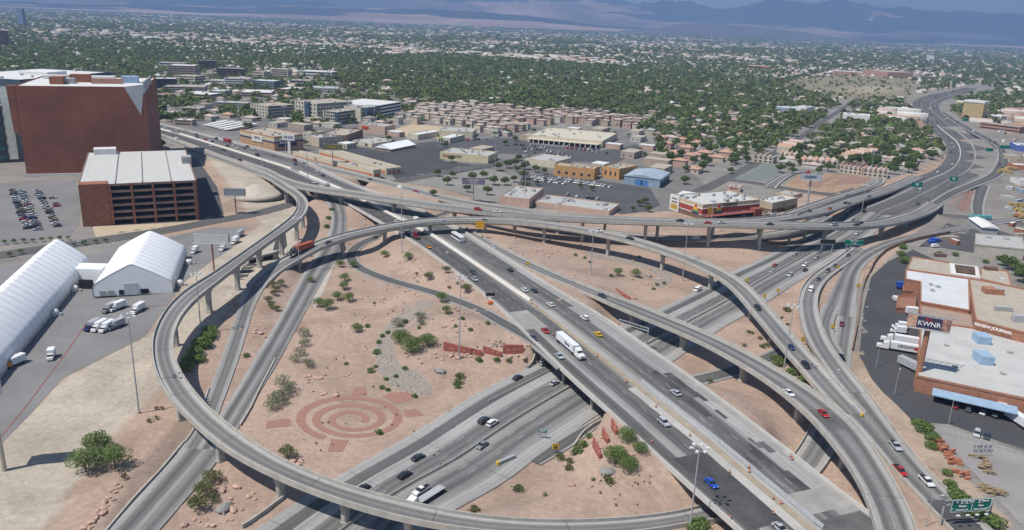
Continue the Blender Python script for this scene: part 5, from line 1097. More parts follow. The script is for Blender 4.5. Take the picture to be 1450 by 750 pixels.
for k in range(4): MB().box((L*(k+.6)/4.2,-1.2,-.7),(.9,.5,.3)).build('sign_light', LAMPW, SG, world=False)
def simple_sign(u, v, w, h, hp, mat, label, name='road_sign', txt=None, z=None, tm=None, cat='road sign', posts=2, group=None):
    g = G(u, v); 
    if z is not None: g = P(u, v, z)
    r = empty(name, g, 0, label, cat, group)
    MB().box((0,0,hp),(w,.2,h)).build('sign_panel', mat, r, world=False)
    for k in range(posts):
        e = 0 if posts == 1 else (k - .5) * w * .7; MB().tube((e,.2,-.2),(e,.2,hp+h*.6),.1 if w < 8 else .25,n=6).build('post', GALV, r, world=False)
    x = MB(); x.box((0,-.12,hp+.05),(w-.1,.05,.1)); x.box((0,-.12,hp+h-.15),(w-.1,.05,.1)); x.build('border', tm or WTXT, r, world=False)
    if txt:
        for k, s_ in enumerate(txt): text_on(r, s_, h/len(txt)*.62, 0, -.18, hp + h*(1-(k+.5)/len(txt)), tm or WTXT)
    return r
simple_sign(1207,358,11,3.2,5,GREENS,'green overhead sign above the freeway beside the black sign back','overhead_sign',['Rancho Dr','1 MILE']); simple_sign(1170,357,9,3.2,5,DARKV,'black back of a sign beside the green freeway sign','overhead_sign')
simple_sign(1296,275,9,4.5,6,GREENS,'green sign over the distant freeway, left one','overhead_sign',['95']); simple_sign(1348,266,7,4.5,6,GREENS,'green sign over the distant freeway, middle one','overhead_sign',['95'])
simple_sign(1399,222,8,4,6,GREENS,'green sign over the distant freeway bend, left','overhead_sign'); simple_sign(1421,218,11,4,6,GREENS,'green sign over the distant freeway bend, right','overhead_sign'); simple_sign(1366,176,9,4,5,GREENS,'green sign in front of the mustard hotel','overhead_sign')
simple_sign(768,622,2.6,1.5,2.2,GREENS,'small green exit sign on the strip beside the lower freeway','road_sign',['EXIT']); simple_sign(786,643,2.0,2.0,1.6,YELLOW,'yellow warning sign on the slip road guardrail','road_sign',['25'],tm=BTXT,posts=1)
for u, v, l in [(1057,403,'on the lower freeway edge'),(1082,426,'under the arching flyover'),(1101,418,'on the right shoulder beyond the arching flyover'),(1186,384,'in the gore of the curving ramp'),(1178,470,'in the gore beside the dark red car'),(1214,411,'on the wide ramp wall'),(747,380,'on the median left of the descending ramp'),(1136,488,'beside the curving ramp')]:
    simple_sign(u, v, 1.7, 1.7, 1.8, YELLOW, 'yellow diamond warning sign ' + l, 'road_sign', posts=1, tm=BTXT)
simple_sign(679,338,5,4.5,6,M('orange_board',(0.6,0.3,0.02)),'orange work sign under the arching flyover','road_sign'); 
simple_sign(694,424,4,2,1.5,DARKV,'black message board with orange trailer on the freeway edge','message_board'); 
tr = empty('message_trailer', G(695,430), 0, 'orange message sign trailer on the freeway edge', 'trailer'); MB().box((0,0,.3),(2.4,1.4,1.0)).build('body', ORDOOR, tr, world=False); MB().tube((-1.2,0,.4),(-2.4,0,.3),.08,n=5).build('drawbar', ORDOOR, tr, world=False)
# hoardings
def hoarding(u, v, hp, w, h, rz, panel, label, txt=None, tm=WTXT, polemat=GALV, pr=.6, tilt=None, v2=True):
    g = G(u, v); r = empty('billboard', g, rz, label, 'billboard')
    MB().tube((0,.8,-.5),(0,.8,hp+.5),pr,pr*.9,10).build('column', polemat, r, world=False); MB().box((0,0,hp),(w,.35,h)).build('panel', panel, r, world=False)
    x = MB(); x.box((0,-.6,hp-.35),(w+.6,1.4,.2)); x.build('catwalk', GREYW, r, world=False)
    if v2: MB().box((0,1.9,hp),(w,.3,h)).build('back_panel', GREYW, r, world=False)
    x = MB()
    for k in range(7): x.box((-w/2+w*(k+.5)/7,1.0,hp+.1),(.2,1.7,h-.2))
    x.build('frame', GALV, r, world=False)
    if txt:
        for s_, sz, px, pz, mm in txt: text_on(r, s_, sz, px, -.3, hp+pz, mm)
    return r
hb_ = hoarding(1297,548,23,13.4,4.2,-.42,M('hoarding_dark',(0.05,0.045,0.09),.5),'colourful radio station billboard on a brick column over the yard',[('95.5',1.3,-.3,3.4,M('hoarding_red',(0.5,.03,.03))),('KWNR',2.4,0,1.8,WTXT)],polemat=pb,pr=1.1)
MB().box((-5.6,-.22,23.1),(3.1,.12,4.4)).build('portrait_panel', M('portrait',(0.55,.33,.24),.6,.3,.5,fine=1.2), hb_, world=False); MB().box((5.4,-.22,23.1),(2.8,.12,4.4)).build('portrait_panel', M('portrait2',(0.3,.17,.13),.6,.4,.6,fine=1.2), hb_, world=False)
x = MB(); [x.tube((-7+2.3*k,2.2,27.2),(-5+2.3*k,5.8,26.2),.13,n=4) for k in range(7)]; x.tube((-7,5.8,26.2),(9,5.8,26.2),.15,n=4); x.tube((-7,5.8,23.5),(9,5.8,23.5),.15,n=4); x.build('rear_truss', GALV, hb_, world=False)
BRP = M('rust_column',(0.35,0.15,0.1))
hoarding(303,392,17,16,4.4,.06,M('blank_board',(0.52,0.52,0.50),.7),'blank pale billboard on a rusty column between tent and ramp',polemat=BRP,pr=.45)
hoarding(334,303,12,13,4.4,.1,M('blank_board2',(0.26,0.27,0.30),.5),'grey blank billboard behind the loop flyover',polemat=BRP,pr=.4)
hoarding(670,285,12,16,4.5,.05,M('board_purple',(0.20,0.17,0.22),.5),'dark billboard with pale lettering among the park trees',[('LIVE MUSIC',1.5,0,3,WTXT),('TONIGHT',1.5,0,1.3,WTXT)],pr=.4)
hoarding(471,236,14,16,4.5,.0,M('board_olive',(0.13,0.13,0.06),.5),'olive billboard above the storage buildings',[('STORAGE',1.6,0,2.2,YELLOW)],pr=.4)
bb = hoarding(1143,292,20,15,4.5,-.05,M('board_white',(0.42,0.45,0.5),.5),'tall blue and white billboard over the round garden with a red triangle',[('CASINO',2.4,-1,2.3,NAVY)],pr=.8)
x = MB(); x.add([(-5,0,24.7),(-1,0,24.7),(-3,0,27.6),(-5,.4,24.7),(-1,.4,24.7),(-3,.4,27.6)],[(0,1,2),(5,4,3),(0,3,4,1),(1,4,5,2),(2,5,3,0)]); x.build('triangle_emblem', RED, bb, world=False)
g = G(6,666); r = empty('billboard', g, 0, 'pale billboard column at the left edge casting a wide shadow', 'billboard'); MB().tube((0,0,-.5),(0,0,22),.75,.6,10).build('column', CREAM, r, world=False); MB().box((-3,0,22),(9,5.0,4.6),.25).build('panel', WHITEW, r, world=False)
# pylon sign
g = G(410,216.5); r = empty('pylon_sign', g, -.25, 'tall white pylon sign in front of the blue banded store', 'pylon sign'); MB().box((0,0,-.5),(2.4,1.2,12)).build('post', WHITEW, r, world=False); MB().box((0,-.5,11.5),(12,1,5)).build('sign_board', LAMPW, r, world=False); text_on(r, 'VINOS', 3.2, 0, -1.1, 14, NAVY)
# barriers
JB = [(lambda h: -.42, -.05), (lambda h: -.3, .3), (lambda h: -.14, 1.0), (lambda h: .14, 1.0), (lambda h: .3, .3), (lambda h: .42, -.05)]
def barrier(key, a, b_, f, label, mat=CONC, name='median_barrier', wide=1.0, h=1.0):
    """a concrete barrier following a road between two pixels, at an across fraction (-1..1)"""
    R = ROADS[key]; i0, i1 = sorted((station(R, *a), station(R, *b_))); mb = MB(); rings = []
    for i in range(i0, i1 + 1):
        ff = f(i, R) if callable(f) else f * R.w[i] / 2; rings.append([off(R, i, ff + o(0) * wide, dz * h) for o, dz in JB])
    mb.loft(rings[:], True, True); 
    r = empty(name, R.c[(i0 + i1) // 2], 0, label, 'barrier'); mb.build('concrete_run', mat, r); return r
fm = lambda i, R: off_m(R, i)
Rm = ROADS['main']
MEDO = [(-130,-19),(-13,-18.6),(26,-16.5),(85,-15.8),(157,-15.6),(273,-22.5),(308,-27.9),(419,-43),(498,-61),(508,-63.7),(710,-137),(900,-222)]
def med(shift=0.0):
    def f(i, R):
        c = R.c[i]; q = Vector((c[0], c[1], 0)) - Vector((MA.x, MA.y, 0)); al = q.dot(MD); o = q.x * MD.y - q.y * MD.x
        t_ = np.interp(al, [m_[0] for m_ in MEDO], [m_[1] for m_ in MEDO]); k = R.n[i, 0] * MD.y - R.n[i, 1] * MD.x
        return (t_ - o) / (k if abs(k) > .2 else 1) + shift
    return f
barrier('main', (254,190), (413,238), med(), 'bright white median barrier on the upper left freeway', WHITEC, wide=2.2)
barrier('main', (424,242), (753,427), med(), 'bright white median barrier between the carriageways below the flyovers', WHITEC, wide=2.2, h=1.1)
barrier('main', (225,182), (244,188), med(), 'short white median barrier at the far upper left', WHITEC, wide=2.2)
barrier('main', (896,552), (1150,760), med(-2.4), 'pale temporary barrier along the construction strip of the freeway', METAL, wide=.8)
def edge_strip(key, a, b_, f0, f1, name, mat, lift):
    R = ROADS[key]; i0, i1 = sorted((station(R, *a), station(R, *b_))); mb = MB(); rings = []
    for i in range(i0, i1 + 1): c = f0(i, R); rings.append([off(R, i, c + f1, lift), off(R, i, c - f1, lift)])
    mb.loft(rings, False, False); o = mb.build(name, mat); 
    me = o.data; bm = bmesh.new(); bm.from_mesh(me)
    if sum(f.normal.z for f in bm.faces) < 0: bmesh.ops.reverse_faces(bm, faces=bm.faces)
    bm.to_mesh(me); bm.free(); o['kind'] = 'structure'; return o
edge_strip('main', (753,427), (1150,760), med(.9), 1.0, 'dirt_median_strip', M('median_dirt', (0.33,0.275,0.20), .95, .15, .3), .118)
edge_strip('main', (900,552), (1150,760), med(3.6), 1.5, 'concrete_median_strip', M('pale_strip', (0.42,0.40,0.36), .9, .12, .2), .110)
LM = lambda i, R: R.w[i] * (LMF(R.px[i]) ) 
def LMF(px):
    # across position of the lower freeway's median, as a fraction of the width from the centre
    return float(np.interp(px[0], [480, 560, 800, 950, 1060, 1140, 1220, 1300], [.01, .02, .04, .06, .05, .02, -.05, -.08]))
barrier('low', (440,770), (1225,312), LM, 'thin median barrier along the lower freeway', CONC, wide=.7, h=.8)
barrier('far', (1235,285), (1338,178), lambda i, R: -R.w[i] * .18, 'left median barrier of the distant freeway', WHITEC, wide=1.5); barrier('far', (1235,295), (1345,170), lambda i, R: R.w[i] * .17, 'right median barrier of the distant freeway', CONC, wide=1.5)
ib = empty('divider_barrier', G(730,545), 0, 'low concrete divider beside the dark exit lane of the lower freeway', 'barrier'); mb = MB(); a = G(691,570, dz=.05); b_ = G(785,523, dz=.05); d = (b_ - a).normalized(); n_ = Vector((-d.y, d.x, 0))
mb.loft([[p + n_ * o(0) * .8 + Vector((0,0,dz*.8)) for o, dz in JB] for p in (a, b_)]); mb.build('concrete_run', CONC, ib)
for nm, pa, pb_, l in [('island', (692,572), (800,515), .9)]: pass
patch('separator_strip', [(690,572),(697,566),(800,510),(806,516)], CONCL, .03)
patch('planted_strip', [(752,640),(772,622),(800,606),(850,582),(856,586),(800,618),(768,638)], M('strip_desert', (0.40,0.285,0.215), .95, .12, .3), .05)
def curb(pts, name, label, h=.7, w=.5, mat=CONC):
    ps = [G(u, v) for u, v in pts]; r = empty(name, ps[len(ps)//2], 0, label, 'retaining wall' if h > 1 else 'kerb'); 
    C = catmull([(p.x, p.y, p.z) for p in ps], 3.0); rings = []
    for i in range(len(C)):
        t_ = C[min(i+1, len(C)-1)] - C[max(i-1, 0)]; t_ = Vector((t_[0], t_[1], 0)).normalized(); n_ = Vector((-t_.y, t_.x, 0)) * w/2; c = Vector(C[i]); z0 = c.z - .6; z1 = hterr(c.x, c.y) + h
        rings.append([(c.x-n_.x,c.y-n_.y,z0),(c.x-n_.x,c.y-n_.y,z1),(c.x+n_.x,c.y+n_.y,z1),(c.x+n_.x,c.y+n_.y,z0)])
    mb = MB(); mb.loft(rings); mb.build('wall_run', mat, r)
curb([(812,634),(828,612),(850,598),(872,590)], 'low_wall', 'curved low wall where the slip road meets the overpass', 1.2)
curb([(744,521),(748,512),(760,506)], 'low_wall', 'short curved wall at the left overpass abutment', 1.4)
curb([(262,626),(232,662),(190,707),(157,746),(120,790)], 'low_wall', 'long concrete edge barrier of the ramp at lower left', .9)
curb([(296,551),(276,607),(262,628)], 'low_wall', 'concrete edge barrier beneath the loop flyover', .9)
curb([(390,509),(368,551),(355,578),(340,603)], 'low_wall', 'kerb wall along the right side of the exit ramp', .8)
curb([(343,748),(363,735),(401,707)], 'low_wall', 'dark wall beside the lower freeway at the bottom', 1.2)
curb([(1232,385),(1224,400),(1219,420),(1216,445),(1206,497)], 'retaining_wall', 'brown retaining wall between the wide ramp and the yard', 1.6, .6, M('brown_retaining', (0.24,0.15,0.11)))
curb([(1345,331),(1300,340),(1262,352),(1240,370),(1232,385)], 'retaining_wall', 'brown curved retaining wall above the yard entrance', 2.0, .6, MATS['brown_retaining'])
# box culvert under the loop flyover
cv = empty('culvert', G(372,372), 0, 'concrete box culvert with dark openings beneath the loop flyover', 'culvert'); a = G(350,374); b_ = G(388,367); d = b_ - a; an = math.atan2(d.y, d.x); zb = min(a.z, b_.z)
MB().box(((a.x+b_.x)/2,(a.y+b_.y)/2+2,zb-.5),(d.length+2,3,4.4),an).build('headwall', CONC, cv)
for f in (.27,.75):
    q = a + d*f; MB().box((q.x,q.y+.2,zb-.2),(d.length*.36,1.2,3.0),an).build('opening', DARKV, cv)
g = G(364,275); cn = MB(); cn.loft([[(g.x+20*k*math.cos(t_), g.y+20*k*math.sin(t_), g.z-.6+z) for t_ in np.linspace(0, 6.283, 40, endpoint=False)] for k, z in ((1,0),(.75,2.1),(.5,4.3),(.25,6.5),(.03,8.4))]); o = cn.build('sand_cone_slope', M('pale_sand_slope',(0.47,0.42,0.35), .95, .1, .3), smooth=True); o['kind'] = 'structure'
# crash cushion, cones
def cushion(u, v, z, rz, label):
    r = empty('crash_cushion', P(u, v, z), rz, label, 'crash cushion', 'crash cushions'); MB().box((0,0,0),(6.5,.8,.9)).build('steel_frame', METAL, r, world=False); MB().tube((3.3,0,0),(3.3,0,.95),.55,n=10).build('yellow_nose', YELLOW, r, world=False)
i = station(ROADS['merge'], 1215, 583); cushion(1214,582,4.6,math.atan2(ROADS['merge'].t[i,1], ROADS['merge'].t[i,0]),'crash cushion with yellow nose in the gore of the merging ramps'); p = G(705,655); q = G(726,646); cushion(717,652,.15,math.atan2((p-q).y,(p-q).x),'crash cushion with yellow nose beside the lower freeway slip lane')
cone = None
for u, v in [(887,541),(929,576),(977,617),(923,626),(1033,669),(1060,662),(1095,706),(1106,713),(1095,727),(1034,734),(811,485),(846,505),(1120,646),(1122,650),(1061,668),(783,474),(753,430),(760,434)]:
    loc = P(u, v, 7.62)
    if cone is None:
        cone = empty('traffic_drum', loc, 0, 'orange traffic drum on the freeway deck', 'traffic drum', 'orange traffic drums'); MB().tube((0,0,.08),(0,0,1.05),.36,.28,8).build('drum', ORDOOR, cone, world=False); MB().box((0,0,0),(.9,.9,.08)).build('rubber_base', DARKV, cone, world=False); x = MB(); x.tube((0,0,.5),(0,0,.65),.345,.335,8); x.build('reflective_band', WTXT, cone, world=False)
    else: copy_thing(cone, loc, 0, .8)
# construction material in the yard at lower right
OR = M('orange_plastic', (0.42,0.16,0.09), .8)
def pile(u, v, n, mat, size, spread, name, label, cat, group):
    g = G(u, v); r = empty(name, g, 0, label, cat, group)
    for k in range(n):
        MB().box((r_.uniform(-spread, spread), r_.uniform(-spread, spread), .0 + .5*(k % 3)),(size[0]*r_.uniform(.6,1.2), size[1], size[2]), r_.uniform(-.4,.4)).build('stacked_piece', mat, r, world=False)
for k, (u, v) in enumerate([(1336,636),(1342,642),(1346,649),(1350,655),(1327,627),(1363,674)]): pile(u, v, 7, OR, (1.9,.6,.7), 1.7, 'barrier_pile', 'heap of orange plastic barriers in the storage yard', 'barrier pile', 'heaps of orange plastic barriers')
for k, (u, v) in enumerate([(1385,650),(1391,660),(1397,668),(1392,694),(1403,697),(1412,698)]): pile(u, v, 9, M('ochre_timber',(0.34,0.25,0.14)), (2.2,.35,.35), 2.0, 'timber_pile', 'pile of ochre timber in the storage yard', 'timber pile', 'piles of ochre timber')
for k in range(16):
    g = G(1379 + (k % 8) * 3.3 + r_.uniform(-1, 1), 640 + (k // 8) * 6, 0); r = empty('sign_stand', g, 0, 'grey sign stand stored upright in the yard', 'sign stand', 'grey sign stands'); MB().tube((0,0,0),(0,0,2.6),.07,n=5).build('post', GALV, r, world=False); MB().box((0,0,1.6),(.9,.08,.9),.6).build('plate', METAL, r, world=False)
cf = empty('yard_fence', G(1292,612), 0, 'thin wire fence between the dark pavement and storage yard', 'fence'); ps = [G(u, v) for u, v in [(1292,612),(1320,613),(1350,618),(1400,631),(1460,648)]]
mb = MB()
for a, b_ in zip(ps[:-1], ps[1:]):
    n = 5
    for k in range(n): q = a + (b_ - a) * k / n; MB().tube(q, q + Vector((0,0,2.4)), .05, n=5).build('post', GALV, cf)
    mb.tube(a + Vector((0,0,2.3)), b_ + Vector((0,0,2.3)), .03, n=4); mb.tube(a + Vector((0,0,1.2)), b_ + Vector((0,0,1.2)), .02, n=4)
mb.build('wire', GALV, cf)
for k in range(7):
    u, v = r_.choice([(1435,275),(1425,250),(1440,300),(1438,235)]); u += r_.uniform(-8, 8); v += r_.uniform(-8, 8); pile(u, v, 5, random.choice((OR, M('dull_yellow',(0.4,.3,.12)))), (6,2.5,2), 5, 'equipment_heap', 'orange machinery parked in the equipment yard', 'machinery', 'orange machinery in the equipment yard')
# painted hatch: red kerb line in tent lot
for pts, nm in [([(0,620),(28,587),(60,545),(92,502),(126,452)], 'red_kerb_line'),([(135,440),(180,436),(238,432)], 'red_lot_line')]:
    ps = [G(u, v, dz=.14) for u, v in pts]; mb = MB()
    for a, b_ in zip(ps[:-1], ps[1:]): d = (b_-a).normalized(); n_ = Vector((-d.y,d.x,0))*.2; mb.add([a-n_,b_-n_,b_+n_,a+n_],[(0,1,2,3)])
    o = mb.build(nm, M('faded_red_paint',(0.25,0.10,0.09))); o['kind'] = 'structure'

r_ = random.Random(31)
for k in range(34):
    u, v = r_.choice([(1425,240,),(1435,290),(1440,265),(1420,205),(1442,330),(1340,345),(1436,312),(1425,195)]); u += r_.uniform(-12, 12); v += r_.uniform(-9, 9)
    rr = ROADS['outer']; g = G(u, v); dmin = np.sqrt(((rr.c[:, :2] - np.array([g.x, g.y])) ** 2).sum(1)).min(); dm2 = min(np.sqrt(((ROADS[q].c[:, :2] - np.array([g.x, g.y])) ** 2).sum(1)).min() for q in ('frontage','cross','retained','merge','rampH'))
    if dmin < 14 or dm2 < 10 or v > 350: continue
    c = empty('storage_container', g, r_.uniform(0, 3.1), 'shipping container or hut in the cluttered yards at right', 'container', 'containers in the cluttered yards at right'); MB().box((0,0,0),(r_.choice((6,12,9)),2.6,2.7)).build('shell', r_.choice((WHITEW, METAL, TANW, BRICK, BLUEW, GREYW, TANW)), c, world=False); MB().box((0,0,2.68),(5.6,2.2,.12)).build('roof_sheet', r_.choice((WHITE, GREYR)), c, world=False)
# ================================================================== vehicles
def paint(name, c): 
    if name in MATS: return MATS[name]
    mt, t, b = nodes(name, .32, .5); b.inputs['Base Color'].default_value = (*c, 1); b.inputs['Coat Weight'].default_value = .3; return mt
PC = dict(white=(.72,.72,.70), silver=(.42,.44,.46), grey=(.20,.21,.22), black=(.018,.018,.02), dark=(.04,.05,.065), red=(.42,.02,.015), blue=(.02,.08,.42), yellow=(.75,.45,.01), orange=(.7,.25,.02), tan=(.38,.32,.22), maroon=(.17,.02,.025), navy=(.02,.035,.12))
CG = M('car_glass', (0.02,0.025,0.03), .08, .1, .3, spec=.8); TY = M('tyre_rubber', (0.02,0.02,0.02), .9); LT = paint('head_lamp', (.8,.8,.75)); TL = paint('tail_lamp', (.4,.01,.01)); CHR = M('chrome', (.5,.5,.5), .25, .05, 1, metal=.8)
def side_loft(mb, prof, hw, top_in=.86, mi=0):
    """side outline (x,z) swept across the width, narrowing towards its upper edge"""
    zs = [z for _, z in prof]; z0, z1 = min(zs), max(zs)
    def k(z): return hw * (1 - (1 - top_in) * (z - z0) / max(.01, z1 - z0))
    mb.loft([[(x, -k(z), z) for x, z in prof], [(x, k(z), z) for x, z in prof]], True, True, mi)
KB = dict(
 sedan=dict(L=4.7, W=1.82, body=[(-2.3,.35),(-2.33,.75),(-2.2,.92),(-1.4,.97),(1.0,.92),(2.0,.80),(2.33,.62),(2.33,.35)], cab=[(-1.75,.93),(-1.1,1.38),(.3,1.42),(1.15,.90)], roof=[(-1.02,1.385),(-.95,1.44),(.2,1.46),(.28,1.41)]),
 suv=dict(L=4.9, W=1.95, body=[(-2.4,.4),(-2.42,1.0),(-2.35,1.1),(1.1,1.08),(2.2,.98),(2.42,.75),(2.42,.4)], cab=[(-2.3,1.08),(-2.1,1.68),(.5,1.7),(1.25,1.06)], roof=[(-2.1,1.68),(-2.0,1.76),(.4,1.77),(.5,1.69)]),
 pickup=dict(L=5.7, W=1.95, body=[(-2.8,.5),(-2.82,1.05),(-.6,1.06),(1.3,1.06),(2.6,.98),(2.82,.75),(2.82,.5)], cab=[(-.65,1.05),(-.5,1.68),(.8,1.7),(1.5,1.05)], roof=[(-.5,1.67),(-.42,1.76),(.7,1.77),(.8,1.69)]),
 van=dict(L=5.6, W=2.0, body=[(-2.7,.4),(-2.72,1.3),(-2.65,2.1),(1.2,2.1),(1.6,1.9),(2.1,1.25),(2.7,1.05),(2.72,.4)], cab=[(1.25,1.25),(1.3,1.95),(1.66,1.88),(2.12,1.27)], roof=[(-2.5,2.08),(-2.5,2.2),(.9,2.2),(1.1,2.08)]))
def make_car(kind, color):
    k = KB[kind]; hw = k['W'] / 2; p = paint('paint_' + color, PC[color]); root = empty('car', (0,0,0), 0, 'x', 'car')
    mb = MB(); side_loft(mb, k['body'], hw, .93); mb.build('body', p, root, world=False)
    mb = MB(); side_loft(mb, k['cab'], hw * (.9 if kind != 'van' else 1.0), .82 if kind != 'van' else .97); mb.build('windows', CG, root, world=False)
    mb = MB(); side_loft(mb, k['roof'], hw * (.75 if kind != 'van' else .95), .95); mb.build('roof', p, root, world=False)
    ax = k['L'] * .31
    for sx in (-1, 1):
        for sy in (-1, 1): MB().tube((sx*ax, sy*(hw-.22), .34),(sx*ax, sy*(hw+.015), .34), .34, n=10).build('wheel', TY, root, world=False)
    fr = k['L'] / 2
    for sy in (-1, 1):
        MB().box((fr-.06, sy*hw*.68, .58),(.12,.35,.14)).build('headlight', LT, root, world=False); MB().box((-fr+.05, sy*hw*.72, .7),(.12,.3,.16)).build('tail_light', TL, root, world=False)
    if kind == 'pickup': MB().box((-1.75,0,1.03),(2.0,1.6,.06)).build('cargo_bed', DARKV, root, world=False)
    return root
def make_far(kind, color):
    """the same car as one mesh, for copies of a few pixels"""
    k = KB[kind]; hw = k['W'] / 2; mb = MB(); side_loft(mb, k['body'], hw, .93, 0); side_loft(mb, k['cab'], hw * .9, .82, 1); side_loft(mb, k['roof'], hw * .75, .95, 0)
    for sx in (-1, 1): mb.box((sx*k['L']*.31, 0, 0),(.62, k['W']-.05, .5), 0, 2)
    return mb.build('car', [paint('paint_' + color, PC[color]), CG, TY])
CP = {}; CF = {}
KW = dict(sedan='sedan', suv='four by four', pickup='pickup truck', van='van'); CATS = dict(sedan='car', suv='car', pickup='pickup truck', van='van')
def car(kind, color, loc, rz, label, near=True, group=None, pitch=0.0):
    d = CP if near else CF; key = (kind, color)
    if near:
        if key not in CP: o = CP[key] = make_car(kind, color); o.location = loc; o.rotation_euler = (0,0,rz)
        else: o = copy_thing(CP[key], loc, rz)
    else:
        if key not in CF: o = CF[key] = make_far(kind, color)
        else: o = CF[key].copy(); COL.objects.link(o)
        o.location = loc; o.rotation_euler = (0,0,rz)
    cw = dict(dark='slate grey', navy='navy blue', maroon='dark red').get(color, color)
    o['label'] = cw + ' ' + KW[kind] + ' ' + label; o['category'] = CATS[kind]
    if group: o['group'] = group
    elif 'group' in o: del o['group']
    return o
def on_road(key, u, v):
    R = ROADS[key]; z = 0.0; i = station(R, u, v)
    for _ in range(4):
        z = R.c[i, 2]; p = P(u, v, z + .6); i = int(np.argmin((R.c[:, 0] - p.x) ** 2 + (R.c[:, 1] - p.y) ** 2))
    return Vector((p.x, p.y, z + (.1 if key == 'main' else .06))), math.atan2(R.t[i, 1], R.t[i, 0])
RN = dict(main='on the elevated diagonal freeway', low='on the lower freeway', rampD='on the wide curved flyover', rampJ='on the arching flyover', rampH='on the S shaped ramp', merge='on the merged ramp at lower right', flyB='on the long straight flyover',
   rampC='on the ramp behind the long flyover', rampK='on the low ramp under the flyover', retained='on the wide ramp beside the yard', rampQ='on the looping ramp by the round garden', far='on the distant curving freeway', outer='on the outer ribbon of the distant freeway', rampG='on the narrow loop road', rampA='on the great loop flyover')
CARS = """main sedan blue 1007 684 0;main suv silver 940 598 0;main sedan silver 957 556 1;main sedan yellow 847 473 1;main suv white 828 450 1;main sedan white 780 431 1;main sedan dark 756 411 1;main sedan white 743 410 1;main sedan dark 722 382 1;main sedan white 697 350 1
main sedan silver 792 504 0;main sedan red 772 468 0;main sedan dark 755 478 0;main sedan dark 670 385 0;main sedan silver 672 395 0;main sedan orange 607 349 0;main sedan silver 1105 748 0;main van white 590 311 0;main sedan white 562 313 0;rampD sedan dark 853 418 0
low sedan dark 733 534 0;low sedan silver 785 542 0;low suv dark 685 595 0;low suv white 697 599 0;low sedan grey 683 630 1;low sedan dark 592 647 0;low sedan black 573 672 0;low sedan black 514 691 0;low pickup white 597 694 1;low suv silver 770 514 0
low van white 988 410 1;low sedan dark 1019 398 1;low sedan silver 1126 359 0;low sedan red 1097 375 0;low sedan silver 1094 384 0;low suv silver 1119 389 1;low suv white 1140 375 1;low sedan black 1140 382 1;low sedan silver 1156 364 1;low sedan grey 1160 356 1;low sedan white 1213 330 1
rampJ suv black 1073 436 0;rampJ sedan navy 1120 491 0;rampJ sedan dark 465 343 1;rampJ sedan silver 630 313 0;rampJ sedan dark 687 312 0;rampJ sedan white 847 326 0;rampJ sedan black 892 337 0;rampJ suv black 1141 517 0
rampH sedan dark 1183 376 0;rampH suv black 1172 383 0;rampH sedan dark 1201 361 0;rampH van white 1148 410 0;rampH sedan dark 1159 395 0;retained sedan maroon 1192 458 0
rampD sedan white 1117 556 0;rampD sedan red 1166 585 0;merge pickup silver 1268 631 0;merge pickup red 1274 666 0;merge pickup white 1312 681 0
flyB sedan black 963 312 1;flyB sedan red 1002 315 1;flyB sedan silver 1022 315 1;flyB sedan dark 1090 317 1;flyB pickup silver 1181 318 1;flyB sedan black 1213 318 0;flyB sedan dark 1218 315 1;flyB suv red 677 296 0;flyB sedan white 704 299 0
rampC sedan dark 1146 298 1;rampC sedan red 1175 295 1;rampC sedan black 1197 287 1;rampC sedan dark 1203 288 1;rampC sedan dark 1231 278 1;rampQ sedan grey 1165 291 1;rampQ sedan dark 1200 277 1;rampC sedan dark 524 254 0;rampC van white 567 266 0;rampC sedan red 589 271 0;rampK van white 984 338 1;rampK suv red 1021 337 1;rampG sedan dark 531 336 0
main van white 250 197 0;main suv white 299 206 0;main sedan dark 278 190 1;main sedan black 279 194 1;main sedan red 291 197 1;main sedan white 330 206 1;main sedan white 336 209 1;main sedan dark 346 210 1;main sedan black 350 207 1;main sedan white 360 210 1;main sedan dark 317 212 0;main sedan grey 329 220 0;main suv maroon 340 227 0
main sedan grey 387 220 1;main sedan silver 417 225 1;main sedan navy 418 232 1;main sedan silver 430 230 1;main sedan white 262 184 1;main sedan white 250 184 1;main sedan white 234 180 1;main suv white 445 258 0;main sedan white 455 262 0;main sedan white 450 242 1;main sedan dark 457 248 1;main sedan white 453 236 1;main sedan dark 300 200 1;main sedan black 322 206 1;main suv dark 306 196 1"""
nn = 0
for ln in CARS.replace('\n', ';').split(';'):
    k, kd, cl, u, v, fl = ln.split(); u = float(u); v = float(v); loc, a = on_road(k, u, v)
    if int(fl): a += math.pi
    # the freeways: tangent order is far -> near, so 0 means towards the camera
    car(kd, cl, loc, a, RN[k], near=(v > 300), group=None)
r_ = random.Random(21); cols = ['white']*5 + ['silver']*4 + ['grey']*2 + ['dark']*3 + ['black']*3 + ['red','navy','maroon','tan']
for key, n in (('far', 46), ('outer', 8), ('main', 8), ('low', 3)):
    R = ROADS[key]
    for _ in range(n):
        i = r_.randrange(4, len(R.c) - 4)
        if key == 'main': i = r_.randrange(3, station(R, 470, 262))
        if key == 'low': i = r_.randrange(station(R, 1160, 330), station(R, 1230, 295))
        lane = r_.choice((-.40,-.33,-.26,.26,.33,.40,-.1,-.03,.08)) if key != 'outer' else r_.choice((-.15,.15)); c = off(R, i, lane * R.w[i], .14)
        car(r_.choice(('sedan','sedan','suv','pickup','van')), r_.choice(cols), c, math.atan2(R.t[i, 1], R.t[i, 0]) + (math.pi if lane > 0 and key != 'outer' else 0), RN[key], near=False, group='small cars on the distant freeway' if key != 'main' else None)
